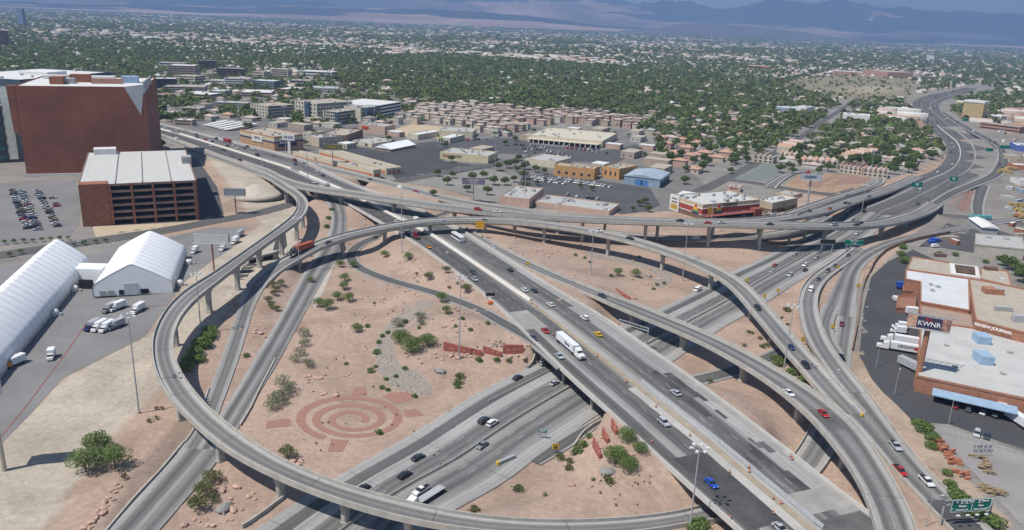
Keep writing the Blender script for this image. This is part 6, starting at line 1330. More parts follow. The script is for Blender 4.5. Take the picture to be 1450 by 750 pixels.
# parked cars
def row(p0, p1, n, rz_off, where, skip=.0, colors=None, jit=.3):
    a = G(*p0); b_ = G(*p1); d = b_ - a; an = math.atan2(d.y, d.x) + rz_off
    for k in range(n):
        if r_.random() < skip: continue
        q = a + d * ((k + .5) / n); q = q + Vector((r_.uniform(-jit, jit), r_.uniform(-jit, jit), .1)); q.z = hterr(q.x, q.y) + .1
        car(r_.choice(('sedan','sedan','suv','suv','pickup')), r_.choice(colors or cols), q, an + r_.choice((0, math.pi)), where, near=False, group='cars parked ' + where)
row((17,269),(40,326),17, math.pi/2, 'in the left row of the car park by the tents'); row((30,269),(55,328),17, math.pi/2, 'in the second row of the car park by the tents')
row((52,269),(82,323),16, math.pi/2, 'in the third row of the car park by the tents'); row((67,270),(88,302),9, math.pi/2, 'in the right row of the car park by the tents', .3)
for k, (p0, p1, n) in enumerate([((728,205),(775,210),9),((735,210),(800,217),12),((742,215),(812,223),12),((790,205),(850,213),10),((800,210),(862,218),10),((660,199),(690,197),6)]):
    row(p0, p1, n, math.pi/2, 'outside the huge cream roofed store', .15)
for k, (p0, p1, n) in enumerate([((753,251),(790,256),11),((757,255),(800,261),11),((790,252),(845,260),14),((800,257),(852,264),12),((840,262),(866,266),6)]):
    row(p0, p1, n, math.pi/2, 'on the dealer lot in front of the orange building', .12, ['white']*7 + ['silver']*3 + ['dark','black'])
row((800,276),(850,283),7,math.pi/2,'along the lot behind the pink store',.3); row((1080,303),(1110,304),4,math.pi/2,'in front of the banded store',.1); row((1040,306),(1062,306),3,math.pi/2,'in front of the banded store',.1)
row((1392,552),(1400,556),1,0,'on the yard pavement'); row((1345,575),(1420,592),4,1.2,'by the blue loading canopy',.0,['black','maroon','silver','dark']); row((1376,615),(1402,620),2,1.2,'by the yard fence',0,['silver','dark'])
row((103,346),(115,346),1,0,'on the side street'); row((122,228),(170,226),5,0,'on the garage roof')if False else None
gz = hg + .1
for k, f in enumerate((.22,.33,.40,.52)):
    q = Vector((math.cos(ang)*Wg*f - math.sin(ang)*(Dg*.86), math.sin(ang)*Wg*f + math.cos(ang)*(Dg*.86), 0)) + A if False else None
# trucks
def wheels(root, xs, y, r=.5):
    for x in xs:
        for sy in (-1, 1): MB().tube((x, sy*(y-.5), r),(x, sy*y, r), r, n=10).build('wheel', TY, root, world=False)
def semi(loc, rz, cab, boxc, label, flat=False, txt=None, L=14.6, name='semi_truck', h=2.75):
    r = empty(name, loc, rz, label, 'lorry'); p = paint('paint_' + cab, PC[cab]); x0 = 3.0
    mb = MB(); side_loft(mb, [(x0+.2,.9),(x0+.2,3.5),(x0+.6,3.75),(x0+2.4,3.0),(x0+2.7,2.1),(x0+4.6,1.9),(x0+4.9,1.5),(x0+4.9,.7),(x0+.2,.7)], 1.2, .9); mb.build('cab', p, r, world=False)
    MB().box((x0+2.66,0,2.15),(.3,1.9,.75)).build('windscreen', CG, r, world=False); MB().box((x0+4.92,0,.9),(.1,1.2,.8)).build('grille', CHR, r, world=False); MB().box((x0+1,0,.55),(6,.9,.3)).build('chassis', DARKV, r, world=False)
    for sy in (-1, 1): MB().tube((x0+.1,sy*1.1,1.2),(x0+.1,sy*1.1,3.9),.1,n=6).build('exhaust_stack', CHR, r, world=False)
    wheels(r, (x0+4.1,x0-.3,x0-1.6), 1.2); 
    if not flat: MB().box((x0-.3-L/2,0,1.15),(L,2.55,h)).build('trailer_box', boxc, r, world=False); MB().box((x0-.3-L/2,0,.85),(L,1.0,.3)).build('trailer_frame', DARKV, r, world=False)
    else: MB().box((x0-.3-L/2,0,1.1),(L,2.4,.3)).build('flatbed', METAL, r, world=False)
    wheels(r, (x0-L+.6,x0-L+1.9), 1.2)
    if txt:
        t_ = text_on(r, txt, 1.5, x0-.3-L/2+2, -1.32, 2.6, NAVY if txt != 'CROWN' else BTXT)
    return r
WB = M('trailer_white', (.70,.71,.72), .5, .05, .6); RB_ = M('container_red', (.36,.09,.05), .7, .12, .6)
l, a = on_road('main', 811, 497); semi(l, a, 'white', WB, 'white semi truck with a long white box trailer on the elevated freeway', txt='Xpress')
l, a = on_road('rampJ', 424, 356); semi(l, a + math.pi, 'dark', RB_, 'dark truck hauling a rust red container on the arching flyover', L=12.5, h=2.9)
l, a = on_road('low', 600, 708); semi(l, a + math.pi, 'white', WB, 'white truck with an empty flatbed on the lower freeway', flat=True, L=10)
l, a = on_road('main', 584, 333); semi(l, a, 'maroon', METAL, 'dark red truck leaving the flyover shadow on the freeway', flat=True, L=12)
l, a = on_road('main', 322, 200); b5 = empty('bus', l, a, 'dark red city bus on the upper left freeway', 'bus'); MB().box((0,0,.4),(12,2.6,2.8)).build('body', paint('paint_red', PC['red']), b5, world=False); MB().box((0,0,1.6),(11.4,2.7,.9)).build('window_band', CG, b5, world=False); wheels(b5, (-4,4), 1.3)
l, a = on_road('main', 648, 338); b5 = empty('tour_bus', l, a, 'white roofed coach with dark windows on the freeway below the flyover', 'bus'); mb = MB(); side_loft(mb, [(-6.2,.4),(-6.25,3.2),(-6,3.4),(5.9,3.4),(6.25,2.9),(6.3,.4)], 1.3, .95); mb.build('body', paint('paint_white', PC['white']), b5, world=False); MB().box((0,0,1.5),(12.2,2.66,1.2)).build('window_band', CG, b5, world=False); wheels(b5, (-4,4.4), 1.3)
g = G(1270,497); semi(g + Vector((0,0,.1)), 2.75, 'white', WB, 'parked white semi truck with black lettering below the billboard', txt=None)
o = [x for x in COL.objects if x.get('label', '').startswith('parked white semi')][0]; text_on(o, 'CROWN', 1.6, -3, 1.32, 2.7, BTXT, rz=math.pi); MB().box((-6.6,1.3,2.0),(1.2,.06,1.3)).build('red_mark', RED, o, world=False)
g = G(1275,487); semi(g + Vector((0,0,.1)), 2.75, 'white', WB, 'second parked white semi truck behind the lettered one')
def trailer(u, v, rz, L, mat, label): 
    r = empty('box_trailer', G(u, v) + Vector((0,0,.1)), rz, label, 'trailer'); MB().box((0,0,1.1),(L,2.55,2.75)).build('box', mat, r, world=False); wheels(r, (-L/2+1,-L/2+2.2), 1.2); MB().box((L/2-1,0,0),(.3,1.6,1.1)).build('landing_gear', METAL, r, world=False)
trailer(1286,522,2.0,9,METAL,'grey box trailer against the brick wall of the print works'); trailer(1433,596,1.75,13,WB,'white box trailer backed to the loading canopy'); trailer(1283,410,-.2,10,paint('paint_blue',PC['blue']),'bright blue trailer at the press hall loading bay'); trailer(1290,446,-.1,5,WB,'short white trailer beside the brick loading bay')
def boxtruck(u, v, rz, label, cab='white', L=5.5, body=None):
    r = empty('box_truck', G(u, v) + Vector((0,0,.12)), rz, label, 'truck'); MB().box((-.9,0,.9),(L,2.4,2.5)).build('box', body or WB, r, world=False)
    mb = MB(); side_loft(mb, [(L/2-.7,.5),(L/2-.7,2.3),(L/2+.2,2.3),(L/2+.7,1.5),(L/2+1.5,1.35),(L/2+1.6,.5)], 1.05, .9); mb.build('cab', paint('paint_' + cab, PC[cab]), r, world=False); MB().box((L/2+.45,0,1.5),(.5,1.8,.65)).build('windscreen', CG, r, world=False); wheels(r, (-L/2+.6, L/2+.7), 1.1, .45)
for u, v, rz, l, c in [(132,465,-1.75,'dark blue truck at the left end of the parked truck row','navy'),(142,466,-1.75,'white truck second from left in the parked truck row','white'),(153,467,-1.75,'white truck third from left in the parked truck row','white'),(165,464,-1.9,'grey truck at the right end of the parked truck row','grey'),
   (157,440,-1.8,'grey rounded truck left of a white one in the tent lot','grey'),(167,438,-1.9,'white cab truck right of the grey one in the tent lot','white'),(196,441,-1.7,'single white truck apart from the others in the tent lot','white'),(276,358,-1.6,'white truck beside the smaller tent','white'),
   (333,344,-1.6,'white truck on the lot near the blank billboard','white'),(339,335,-1.7,'silver truck behind the white one near the blank billboard','silver'),(316,354,-1.6,'small white utility truck near the blank billboard','white'),(22,517,-1.9,'white truck with an orange front beside the long tent','orange'),(73,507,-1.2,'small white cart on the tent lot','white'),
   (1274,466,2.9,'white truck cab behind the billboard','white'),(1272,472,2.9,'second white truck cab behind the billboard','white'),(1434,552,2,'white cab by the edge of the print works','white')]: boxtruck(u, v, rz, l, c, body=METAL if c in ('grey','silver','navy') else None, L=3.6 if 'small' in l or 'cab behind' in l else 5.5)
car('van','white',G(1267,425)+Vector((0,0,.12)),1.4,'parked alone on the yard pavement beside the loading bay'); [car(k_, c_, G(u,v)+Vector((0,0,.12)), .3, 'parked behind the office on the back lot', near=False, group='vehicles parked on the back lot') for k_, c_, u, v in [('van','blue',1322,341),('van','blue',1327,342),('van','blue',1320,345),('van','white',1324,350)]]
# two gantry signs frames above the lower freeway and a teal truck
tk = boxtruck(1389,311,.1,'truck with a teal side on the cross street','white',L=16,body=TEAL)
gt = empty('sign_gantry', G(915,487), 0, 'empty metal sign gantry over the lower freeway beside the overpass', 'gantry'); a = G(882,455); b_ = G(916,488); mb = MB(); za = 7.5
p = P(877,456,8.5); q = P(918,469,8.5); mb.tube(p, q, .18, n=6); mb.tube(p + Vector((0,0,1.3)), q + Vector((0,0,1.3)), .18, n=6); n = 10
for k in range(n): mb.tube(p + (q-p)*k/n, p + (q-p)*(k+1)/n + Vector((0,0,1.3)), .08, n=4)
mb.build('truss_beam', GALV, gt)
for e in (p, q): MB().tube((e.x, e.y, -.2), (e.x, e.y, 9.9), .25, n=8).build('post', GALV, gt)
# ================================================================== houses, trees and the far city
GR_AN = math.atan2((P(1195,152)-P(1030,251)).y, (P(1195,152)-P(1030,251)).x)      # the street grid follows the boulevard
NR = np.random.default_rng(77)
# --- closed polygons in the photograph where nothing of the scatter may stand (things built one by one)
KEEP = [[(-50,1000),(-50,232),(228,232),(228,178),(300,171),(380,172),(440,178),(560,176),(645,178),(700,196),(735,186),(800,174),(905,184),(935,200),(905,222),(965,240),(1000,262),(1030,246),(1120,236),(1140,238),(1230,250),(1262,262),(1300,246),(1326,232),(1336,210),
   (1325,192),(1292,172),(1288,150),(1292,136),(1330,128),(1390,118),(1400,132),(1350,142),(1360,168),(1398,176),(1450,176),(1600,190),(1600,1000)]]
MIDB = [(228,178),(228,92),(470,92),(478,118),(570,128),(590,170),(560,176),(440,178),(300,171)]
FIELD = [(1130,112),(1180,108),(1300,112),(1290,140),(1220,142),(1160,132),(1100,124)]
DENSE = [(-50,105),(-50,62),(180,66),(420,80),(640,78),(900,96),(1130,118),(1170,150),(1100,160),(980,175),(900,168),(760,150),(620,140),(480,130),(470,96),(225,92),(225,120)]
CONDO = [(560,176),(600,150),(680,152),(760,160),(850,164),(930,172),(905,184),(800,174),(735,186),(700,196),(650,178)]
TERRAZ = [(905,222),(935,200),(1000,205),(1040,215),(1030,246),(1000,262),(965,240)]
FARC = [(1090,98),(1260,96),(1400,112),(1290,112),(1130,108)]
def pu(x, y, z=0.0):
    r = np.stack([x, y, np.full_like(x, z - CAM_H)], 1); k = r @ np.array(FWD); return 725 + F * (r @ np.array(CX)) / k, 375 - F * (r @ np.array(CY)) / k
def cells(y0, y1, step, jit):
    c, s = math.cos(GR_AN), math.sin(GR_AN); R_ = y1 * 1.4; g = np.arange(-R_, R_, step); a, b_ = np.meshgrid(g, g); ia, ib = np.meshgrid(np.arange(len(g)), np.arange(len(g)))
    a = a.ravel(); b_ = b_.ravel(); x = a * c - b_ * s; y = a * s + b_ * c; u, v = pu(x, np.maximum(y, 1.0))
    ok = (y > y0) & (y < y1) & (u > -40) & (u < 1490) & (v > -60); ia = ia.ravel()[ok]; ib = ib.ravel()[ok]
    x = x[ok] + NR.uniform(-jit, jit, ok.sum()); y = y[ok] + NR.uniform(-jit, jit, ok.sum()); u, v = pu(x, y); return x, y, u, v, ia, ib
blocked_list = [(o.matrix_world, o) for o in []]
BFP = []
bpy.context.view_layer.update()
for o in COL.objects:
    if o.get('category') in ('building','parking garage','pavilion') and 'bw' in o:
        L = Vector(o.location); c, s = math.cos(o.rotation_euler.z), math.sin(o.rotation_euler.z); BFP.append((L.x, L.y, c, s, o['bw'], o['bd']))
def free(x, y, mrg=7.0):
    ok = np.ones(len(x), bool)
    for (lx, ly, c, s, w, d) in BFP:
        dx = x - lx; dy = y - ly; a = dx * c + dy * s; b_ = -dx * s + dy * c; ok &= ~((a > -mrg) & (a < w + mrg) & (b_ > -mrg) & (b_ < d + mrg))
    for k in ('main','far','outer','boulevard','avenue','rampQ','rampC','frontage','cross','street'):
        R = ROADS[k]; st = R.c[::3]; wd = R.w[::3]
        near_ = (x > st[:, 0].min() - 60) & (x < st[:, 0].max() + 60) & (y > st[:, 1].min() - 60) & (y < st[:, 1].max() + 60); ii = np.where(near_)[0]
        if len(ii): d = np.sqrt((x[ii, None] - st[None, :, 0]) ** 2 + (y[ii, None] - st[None, :, 1]) ** 2) - wd[None] / 2; ok[ii] &= d.min(1) > mrg
    return ok
def noise2(x, y, sc, seed=0):
    r = np.random.default_rng(seed); n = 64; t = r.uniform(0, 1, (n, n)); fx = (x / sc) % n; fy = (y / sc) % n; i = fx.astype(int); j = fy.astype(int); a = fx - i; b_ = fy - j; a = a*a*(3-2*a); b_ = b_*b_*(3-2*b_)
    return (t[j % n, i % n]*(1-a) + t[j % n, (i+1) % n]*a)*(1-b_) + (t[(j+1) % n, i % n]*(1-a) + t[(j+1) % n, (i+1) % n]*a)*b_
def masks(x, y, u, v):
    kp = np.zeros(len(x), bool)
    for k in KEEP: kp |= inpoly(u, v, k)
    kp |= ~free(x, y)
    return kp, inpoly(u, v, MIDB), inpoly(u, v, FIELD), inpoly(u, v, DENSE), inpoly(u, v, CONDO), inpoly(u, v, TERRAZ), inpoly(u, v, FARC)
houses = []; trees = []
for (y0, y1, step, jit) in ((420, 1500, 21, 3), (1500, 3200, 27, 5), (3200, 5600, 50, 12), (5600, 13200, 100, 28)):
    x, y, u, v, ia, ib = cells(y0, y1, step, jit); kp, md, fi, de, co, te, fc = masks(x, y, u, v); big = step > 40
    n1 = noise2(x, y, 420, 1); n2 = noise2(x, y, 900, 2); n3 = noise2(x, y, 150, 3); rnd = NR.uniform(0, 1, len(x))
    street = (ia % 5 == 0) | (ib % 9 == 0)
    comm = (n2 > .57) & ~de & (y > 1100)
    ph = np.where(de, .34, .55) ; ph = np.where(md, .34, ph); ph = np.where(fi, .0, ph); ph = np.where(co, .0, ph); ph = np.where(te, .7, ph); ph = np.where(comm, .4, ph)
    ptr = np.where(de, .86, np.where(y < 1600, .80, .64) + .3 * (n1 - .5)); ptr = np.where(md, .5, ptr); ptr = np.where(fi, .22, ptr); ptr = np.where(co, .06, ptr); ptr = np.where(te, .45, ptr); ptr = np.where(comm, .3, ptr); ptr = np.where(fc, .15, ptr)
    ptr = np.where(md | fi | co | te, ptr, ptr * (.55 + .85 * n3))
    ih = (~kp) & (~street) & (rnd < ph)
    for k in np.where(ih)[0]: houses.append((x[k], y[k], u[k], v[k], step, comm[k], co[k], te[k]))
    nt_ = 3 if step < 40 else 2
    for q in range(nt_):
        r2 = NR.uniform(0, 1, len(x)); tx = x + NR.uniform(-step*.5, step*.5, len(x)); ty = y + NR.uniform(-step*.5, step*.5, len(x)); it = (~kp) & (r2 < ptr * (1.0 if q else 1)) & (free(tx, ty, 3) if y1 < 1600 else True)
        if q == 0: it &= ~ih
        # keep foliage off the roofs nearby
        for k in np.where(it)[0]: trees.append((tx[k], ty[k], u[k], v[k], step, de[k], fi[k]))
x, y, u, v, ia, ib = cells(420, 1400, 15, 2.2); kp, md, fi, de, co, te, fc = masks(x, y, u, v); rnd = NR.uniform(0, 1, len(x))
for k in np.where((~kp) & co & (ia % 4 != 0) & (rnd < .93))[0]: houses.append((x[k], y[k], u[k], v[k], 15, False, True, False))
houses.sort(key=lambda h: h[1]); trees.sort(key=lambda h: h[1])
HH = [h for h in houses]; NEARH = 290
HW = [M('house_cream',(0.50,0.43,0.34)), M('house_white',(0.50,0.47,0.42)), M('house_tan',(0.40,0.32,0.25)), M('house_pink',(0.47,0.33,0.26))]
HRF = [TERRA, M('brown_shingle',(0.27,0.225,0.19)), M('pale_tiles',(0.47,0.38,0.32)), M('grey_shingle',(0.36,0.35,0.33))]
def make_house(w, d, h, rh, wm_, rm_, name='house', lab='x', cat='house', group=None, flat=False, wins=True):
    r = empty(name, (0,0,0), 0, lab, cat, group); MB().box((0,0,-.5),(w,d,h+.5)).build('wall', wm_, r, world=False); e = .6; mb = MB()
    if flat: MB().box((0,0,h-.02),(w+.2,d+.2,.4)).build('roof', rm_, r, world=False)
    else:
        q = min(w, d) / 2; hx, hy = w/2+e, d/2+e; ins = min(hx, hy) * .95
        mb.add([(-hx,-hy,h),(hx,-hy,h),(hx,hy,h),(-hx,hy,h),(-hx+ins if w>=d else 0,(0 if w>=d else -hy+ins),h+rh),(hx-ins if w>=d else 0,(0 if w>=d else hy-ins),h+rh)], [(0,1,5,4) if w>=d else (0,1,4),(1,2,5) if w>=d else (1,2,5,4),(2,3,4,5) if w>=d else (2,3,5),(3,0,4) if w>=d else (3,0,4,5),(3,2,1,0)]); mb.build('roof', rm_, r, world=False)
    if wins:
        for k in range(3): MB().box((-w/2+w*(k+.5)/3,-d/2,h*.35),(1.6,.2,1.3)).build('window', GLASS, r, world=False)
        for k in range(2): MB().box((-w/2,-d/2+d*(k+.5)/2,h*.35),(.2,1.6,1.3)).build('window', GLASS, r, world=False)
    return r
HP = []; spec = [(14,11,4.2,2.2,0,0),(16,12,4.0,2.0,1,2),(12,10,6.5,2.0,3,0),(15,11,3.8,1.8,2,1),(17,13,4.0,2.2,0,3),(13,12,6.2,2.0,1,1)]
TH = []; tspec = [(11,9,9.5,1.2,2,2),(10,9,9.0,1.0,0,2),(11,10,9.8,1.0,3,1),(10,8,9.2,1.2,1,2),(12,9,9.0,.8,4,2),(10,10,8.6,.8,4,2)]
PALEW = M('pale_cream_wall',(0.60,0.53,0.42)); HW.append(PALEW)
def place_house(protos, sp_, i, loc, rz, nm, lab, group, cat='house'):
    k = i % len(sp_)
    while len(protos) <= k: protos.append(None)
    if protos[k] is None:
        s = sp_[k]; protos[k] = make_house(s[0], s[1], s[2], s[3], HW[s[4]], HRF[s[5]], nm, lab, cat, group); protos[k].location = loc; protos[k].rotation_euler = (0,0,rz); return protos[k]
    return copy_thing(protos[k], loc, rz, None, lab, group)
rest = []
cnt = 0; cnt2 = 0
for i, h in enumerate(HH):
    x, y, u, v, step, comm, co, te = h
    if (cnt2 < 280 if co else cnt < 285) and not comm and y < 1500:
        rz = GR_AN + NR.choice([0, math.pi/2]) + NR.uniform(-.05,.05)
        if co: place_house(TH, tspec, int(NR.choice([1,3,4,5]) if u < 700 + NR.uniform(-20,20) else NR.choice([0,1,2,3,0,2])), (x, y, 0), rz, 'townhouse', 'three storey beige townhouse in the packed blocks behind the big store', 'townhouses behind the big store', 'townhouse').scale = (NR.uniform(.85, 1.1), NR.uniform(.85, 1.1), NR.uniform(.72, 1.08))
        elif te: place_house(HP, spec, int(NR.choice([0, 2])), (x, y, 0), rz, 'house', 'cream house with terracotta roof in the estate beside the boulevard', 'terracotta roofed houses beside the boulevard')
        else: place_house(HP, spec, int(NR.choice([0,1,1,3,4,4,5,1,3])), (x, y, 0), rz, 'house', 'low suburban house among trees beyond the interchange', 'suburban houses among the trees')
        if co: cnt2 += 1
        else: cnt += 1
    else: rest.append(h)
# rows of terracotta apartments beside the round garden, one by one
for j, (u0, v0, u1, v1, n) in enumerate([(1136,236,1186,239,6),(1188,244,1220,248,5),(1221,249,1256,253,5),(1213,229,1243,222,5),(1118,218,1138,210,4),(1104,227,1130,229,4),(1066,229,1094,232,4)]):
    a = G(u0, v0); b_ = G(u1, v1); d = b_ - a; an = math.atan2(d.y, d.x)
    r = empty('apartment_row', a, an, ['terraced apartment row directly behind the round garden','apartment row right of the round garden','apartment row beside the freeway ramp','pale apartment row leading towards the trees','apartment row deepest among the trees','apartment row left of the round garden','apartment row nearest the tennis courts'][j], 'apartments'); w = d.length
    MB().box((w/2,7,-.5),(w,14,7.5)).build('wall', HW[0], r, world=False)
    for k in range(n):
        x0 = w*(k+.1)/n; x1 = w*(k+.62)/n; x2 = w*(k+.95)/n; mb = MB(); mb.add([(x0,-.5,7.0),(x1,-.5,7.0),(x1,-.5,9.6),(x0,14.5,7.0),(x1,14.5,7.0),(x1,14.5,9.6)], [(0,1,2),(5,4,3),(0,2,5,3),(1,4,5,2),(0,3,4,1)]); mb.build('roof', TERRA if k % 2 == 0 else HRF[2], r, world=False)
        MB().box(((x1+x2)/2,7,6.9),(x2-x1,14,.35)).build('flat_roof', WHITE, r, world=False)
        for zz in (1.2,4.3): MB().box((w*(k+.5)/n,-.05,zz),(w/n*.5,.2,1.4)).build('window', GLASS, r, world=False)
# the rest of the houses: one mass
def mass_boxes(name, items, seed):
    r = np.random.default_rng(seed); n = len(items); A_ = np.array([[h[0], h[1], h[4], float(h[5])] for h in items]); big = A_[:, 2] > 40; comm = A_[:, 3] > 0
    w = np.where(big, r.uniform(14, 30, n), r.uniform(10, 17, n)); d = np.where(big, r.uniform(12, 24, n), r.uniform(9, 14, n)); h = r.uniform(3.5, 5.5, n)
    w = np.where(comm, r.uniform(20, 60, n), w); d = np.where(comm, r.uniform(15, 35, n), d); h = np.where(comm, r.uniform(5, 10, n), h); k = GR_AN + r.choice([0, math.pi/2], n); rh = np.where(comm, .1, r.uniform(1.2, 2.2, n))
    c, s = np.cos(k), np.sin(k)
    lv = [(-1,-1,0),(1,-1,0),(1,1,0),(-1,1,0),(-1,-1,1),(1,-1,1),(1,1,1),(-1,1,1),(-.5,0,2),(.5,0,2)]; V_ = np.zeros((n, 10, 3))
    for q, (a, b_, z) in enumerate(lv):
        lx = a * w / 2; ly = b_ * d / 2; V_[:, q, 0] = A_[:, 0] + lx * c - ly * s; V_[:, q, 1] = A_[:, 1] + lx * s + ly * c; V_[:, q, 2] = np.where(z == 0, -1, np.where(z == 1, h, h + rh))
    F4 = np.array([(0,1,5,4),(1,2,6,5),(2,3,7,6),(3,0,4,7),(4,5,9,8),(6,7,8,9),(5,6,9,9),(7,4,8,8)]); F_ = (F4[None] + 10 * np.arange(n)[:, None, None]).reshape(-1, 4)
    pal = r.choice(3, n, p=[.42,.33,.25]); wp = r.choice(2, n); mi = np.zeros((n, 8), int); mi[:, :4] = wp[:, None]; mi[:, 4:] = np.where(comm, r.choice([2, 4, 5], n), 2 + pal)[:, None]
    # triangles from the degenerate quads
    tri = np.zeros((n, 8), bool); tri[:, 6:] = True; me = bpy.data.meshes.new(name); F_l = F_.reshape(n, 8, 4); q4 = F_l[:, :6].reshape(-1, 4); t3 = F_l[:, 6:, :3].reshape(-1, 3)
    V2 = V_.reshape(-1, 3); lp = np.concatenate([q4.ravel(), t3.ravel()]); me.vertices.add(len(V2)); me.vertices.foreach_set('co', V2.astype(np.float32).ravel()); me.loops.add(len(lp)); me.loops.foreach_set('vertex_index', lp.astype(np.int32))
    ls = np.concatenate([np.arange(len(q4)) * 4, len(q4) * 4 + np.arange(len(t3)) * 3]); me.polygons.add(len(ls)); me.polygons.foreach_set('loop_start', ls.astype(np.int32)); me.polygons.foreach_set('loop_total', np.concatenate([np.full(len(q4), 4), np.full(len(t3), 3)]).astype(np.int32))
    me.polygons.foreach_set('material_index', np.concatenate([mi[:, :6].ravel(), mi[:, 6:].ravel()]).astype(np.int32))
    for m_ in (HW[1], HW[2], HRF[2], HRF[1], WHITE, HRF[0]): me.materials.append(m_)
    me.update(calc_edges=True); o = bpy.data.objects.new(name, me); COL.objects.link(o); o['kind'] = 'stuff'; return o
mass_boxes('distant_houses', rest, 5)
# trees: the nearest one by one, the rest one mass of foliage
city = [make_tree('leafy_tree', 'dense leafy green tree among the suburban houses', 'tree', R_, H_, n, s_, m_, 90 + i, 'leafy trees among the suburban houses', nb=6, flat=.85, spread=.55) for i, (R_, H_, n, s_, m_) in enumerate([(4.6,8.5,300,.75,LD),(5.4,9.5,340,.8,LD),(3.8,7,240,.7,LO),(4.8,9,300,.75,LB)])]
NT = 250; used = [False] * 4
for i, t_ in enumerate(trees[:NT]):
    k = int(NR.choice(4, p=[.38,.3,.2,.12])); loc = (t_[0], t_[1], hterr(t_[0], t_[1])); s = NR.uniform(.75, 1.25)
    if not used[k]: used[k] = True; city[k].location = loc; city[k].scale = (s,)*3
    else: copy_thing(city[k], loc, NR.uniform(0, 6.28), s)
for k in range(4):
    if not used[k]: copy_thing(city[k], (trees[NT+k][0], trees[NT+k][1], 0), 0, 1)
def forest(name, items, seed, mats):
    r = np.random.default_rng(seed); T = np.array([[t_[0], t_[1], t_[4], float(t_[5]), float(t_[6])] for t_ in items]); out = []; mi = []
    for lo, hi, K, in ((0, 1500, 34), (1500, 3200, 18), (3200, 5600, 14), (5600, 99999, 12)):
        S = T[(T[:, 1] >= lo) & (T[:, 1] < hi)]; n = len(S)
        if not n: continue
        R_ = np.where(S[:, 2] > 90, r.uniform(14, 26, n), np.where(S[:, 2] > 40, r.uniform(8, 14, n), r.uniform(3.2, 6.0, n) * r.choice([1, 1, 1.15, 1.55], n))) * np.where(S[:, 3] > 0, 1.15, 1.0) * np.where(S[:, 4] > 0, .55, 1); Hc = np.minimum(R_ * .95, 7.5)
        d = r.normal(size=(n, K, 3)); d /= np.linalg.norm(d, axis=2)[:, :, None]; d[:, :, 2] = np.abs(d[:, :, 2]) * 1.0 - .25; rr = r.uniform(.5, 1.05, (n, K, 1)); c = np.stack([S[:, 0], S[:, 1], Hc * .75], 1)[:, None] + d * rr * np.stack([R_, R_, Hc], 1)[:, None]
        nr = d + r.normal(size=(n, K, 3)) * .6; nr /= np.linalg.norm(nr, axis=2)[:, :, None]; u = np.cross(nr, r.normal(size=(n, K, 3))); u /= np.linalg.norm(u, axis=2)[:, :, None]; v = np.cross(nr, u); s = (R_ * (.36 if K > 30 else .46))[:, None, None] * r.uniform(.6, 1.2, (n, K, 1)); sz = np.stack([np.ones(n), np.ones(n), np.minimum(1, Hc / R_)], 1)[:, None]
        u = u * s * sz; v = v * s * .8 * sz; out.append(np.stack([c - u - v * .6, c + u * .7 - v, c + u + v * .7, c - u * .6 + v], 2).reshape(-1, 3)); mi.append(np.repeat(r.choice(len(mats), n, p=[.42,.3,.18,.10]), K))
    V_ = np.concatenate(out); F_ = np.arange(len(V_)).reshape(-1, 4); o = np_mesh(name, V_, F_, mats, np.concatenate(mi)); o['kind'] = 'stuff'; return o
forest('distant_trees', trees[NT+4:], 9, [leafmat('woodland_leaves', (.11,.145,.045), (.155,.195,.06), (.20,.24,.08)), leafmat('mid_leaves', (.11,.14,.05), (.155,.19,.07), (.20,.235,.10)), LO, LB])
print('HOUSES', len(houses), 'TREES', len(trees), 'near', cnt)

x, y, u, v, ia, ib = cells(480, 1000, 17, 5); cm_ = inpoly(u, v, [(228,160),(300,168),(400,165),(560,182),(650,182),(740,186),(905,186),(925,206),(965,232),(1000,262),(960,300),(700,288),(560,240),(450,205),(300,175)]) & free(x, y, 6)
for pl in ([(575,205),(640,196),(740,196),(850,214),(905,204),(870,232),(742,218)],[(500,210),(610,204),(628,228),(640,246),(560,254),(548,238)],[(740,248),(850,256),(935,290),(880,304),(730,270)],[(545,187),(585,175),(652,187),(575,194)],[(600,244),(700,240),(760,262),(700,292),(640,276)]): cm_ &= ~(inpoly(u, v, pl) & (NR.uniform(0, 1, len(x)) > .04))
cb = np.where(cm_ & free(x, y, 11) & (NR.uniform(0, 1, len(x)) < .16))[0][:30]; CBP = []; cspec = [(20,12,5,.1,1,3),(14,12,4.5,.1,0,3),(24,14,6,.1,2,2),(16,10,5,.1,3,3)]; CBL = []
for k in cb:
    if any(abs(x[k]-a_)+abs(y[k]-b2) < 30 for a_, b2 in CBL): continue
    CBL.append((x[k], y[k])); q = int(NR.integers(0, 4)); 
    while len(CBP) <= q: CBP.append(None)
    rz = GR_AN + NR.choice([0, math.pi/2]); lc = (x[k], y[k], hterr(x[k], y[k]))
    if CBP[q] is None: s_ = cspec[q]; CBP[q] = make_house(s_[0], s_[1], s_[2], s_[3], HW[s_[4]], WHITE if q % 2 else TANR, 'shop', 'low flat roofed shop in the commercial blocks', 'shop', 'low shops in the commercial blocks', True); CBP[q].location = lc; CBP[q].rotation_euler = (0,0,rz)
    else: copy_thing(CBP[q], lc, rz)
ks = np.where(cm_ & (NR.uniform(0, 1, len(x)) < .13))[0][:46]
for k in ks: plant('dense', 0, 0, NR.uniform(.5, .95), 'dense dark green tree in the commercial blocks', 'trees in the commercial blocks', g=Vector((x[k], y[k], hterr(x[k], y[k]))))
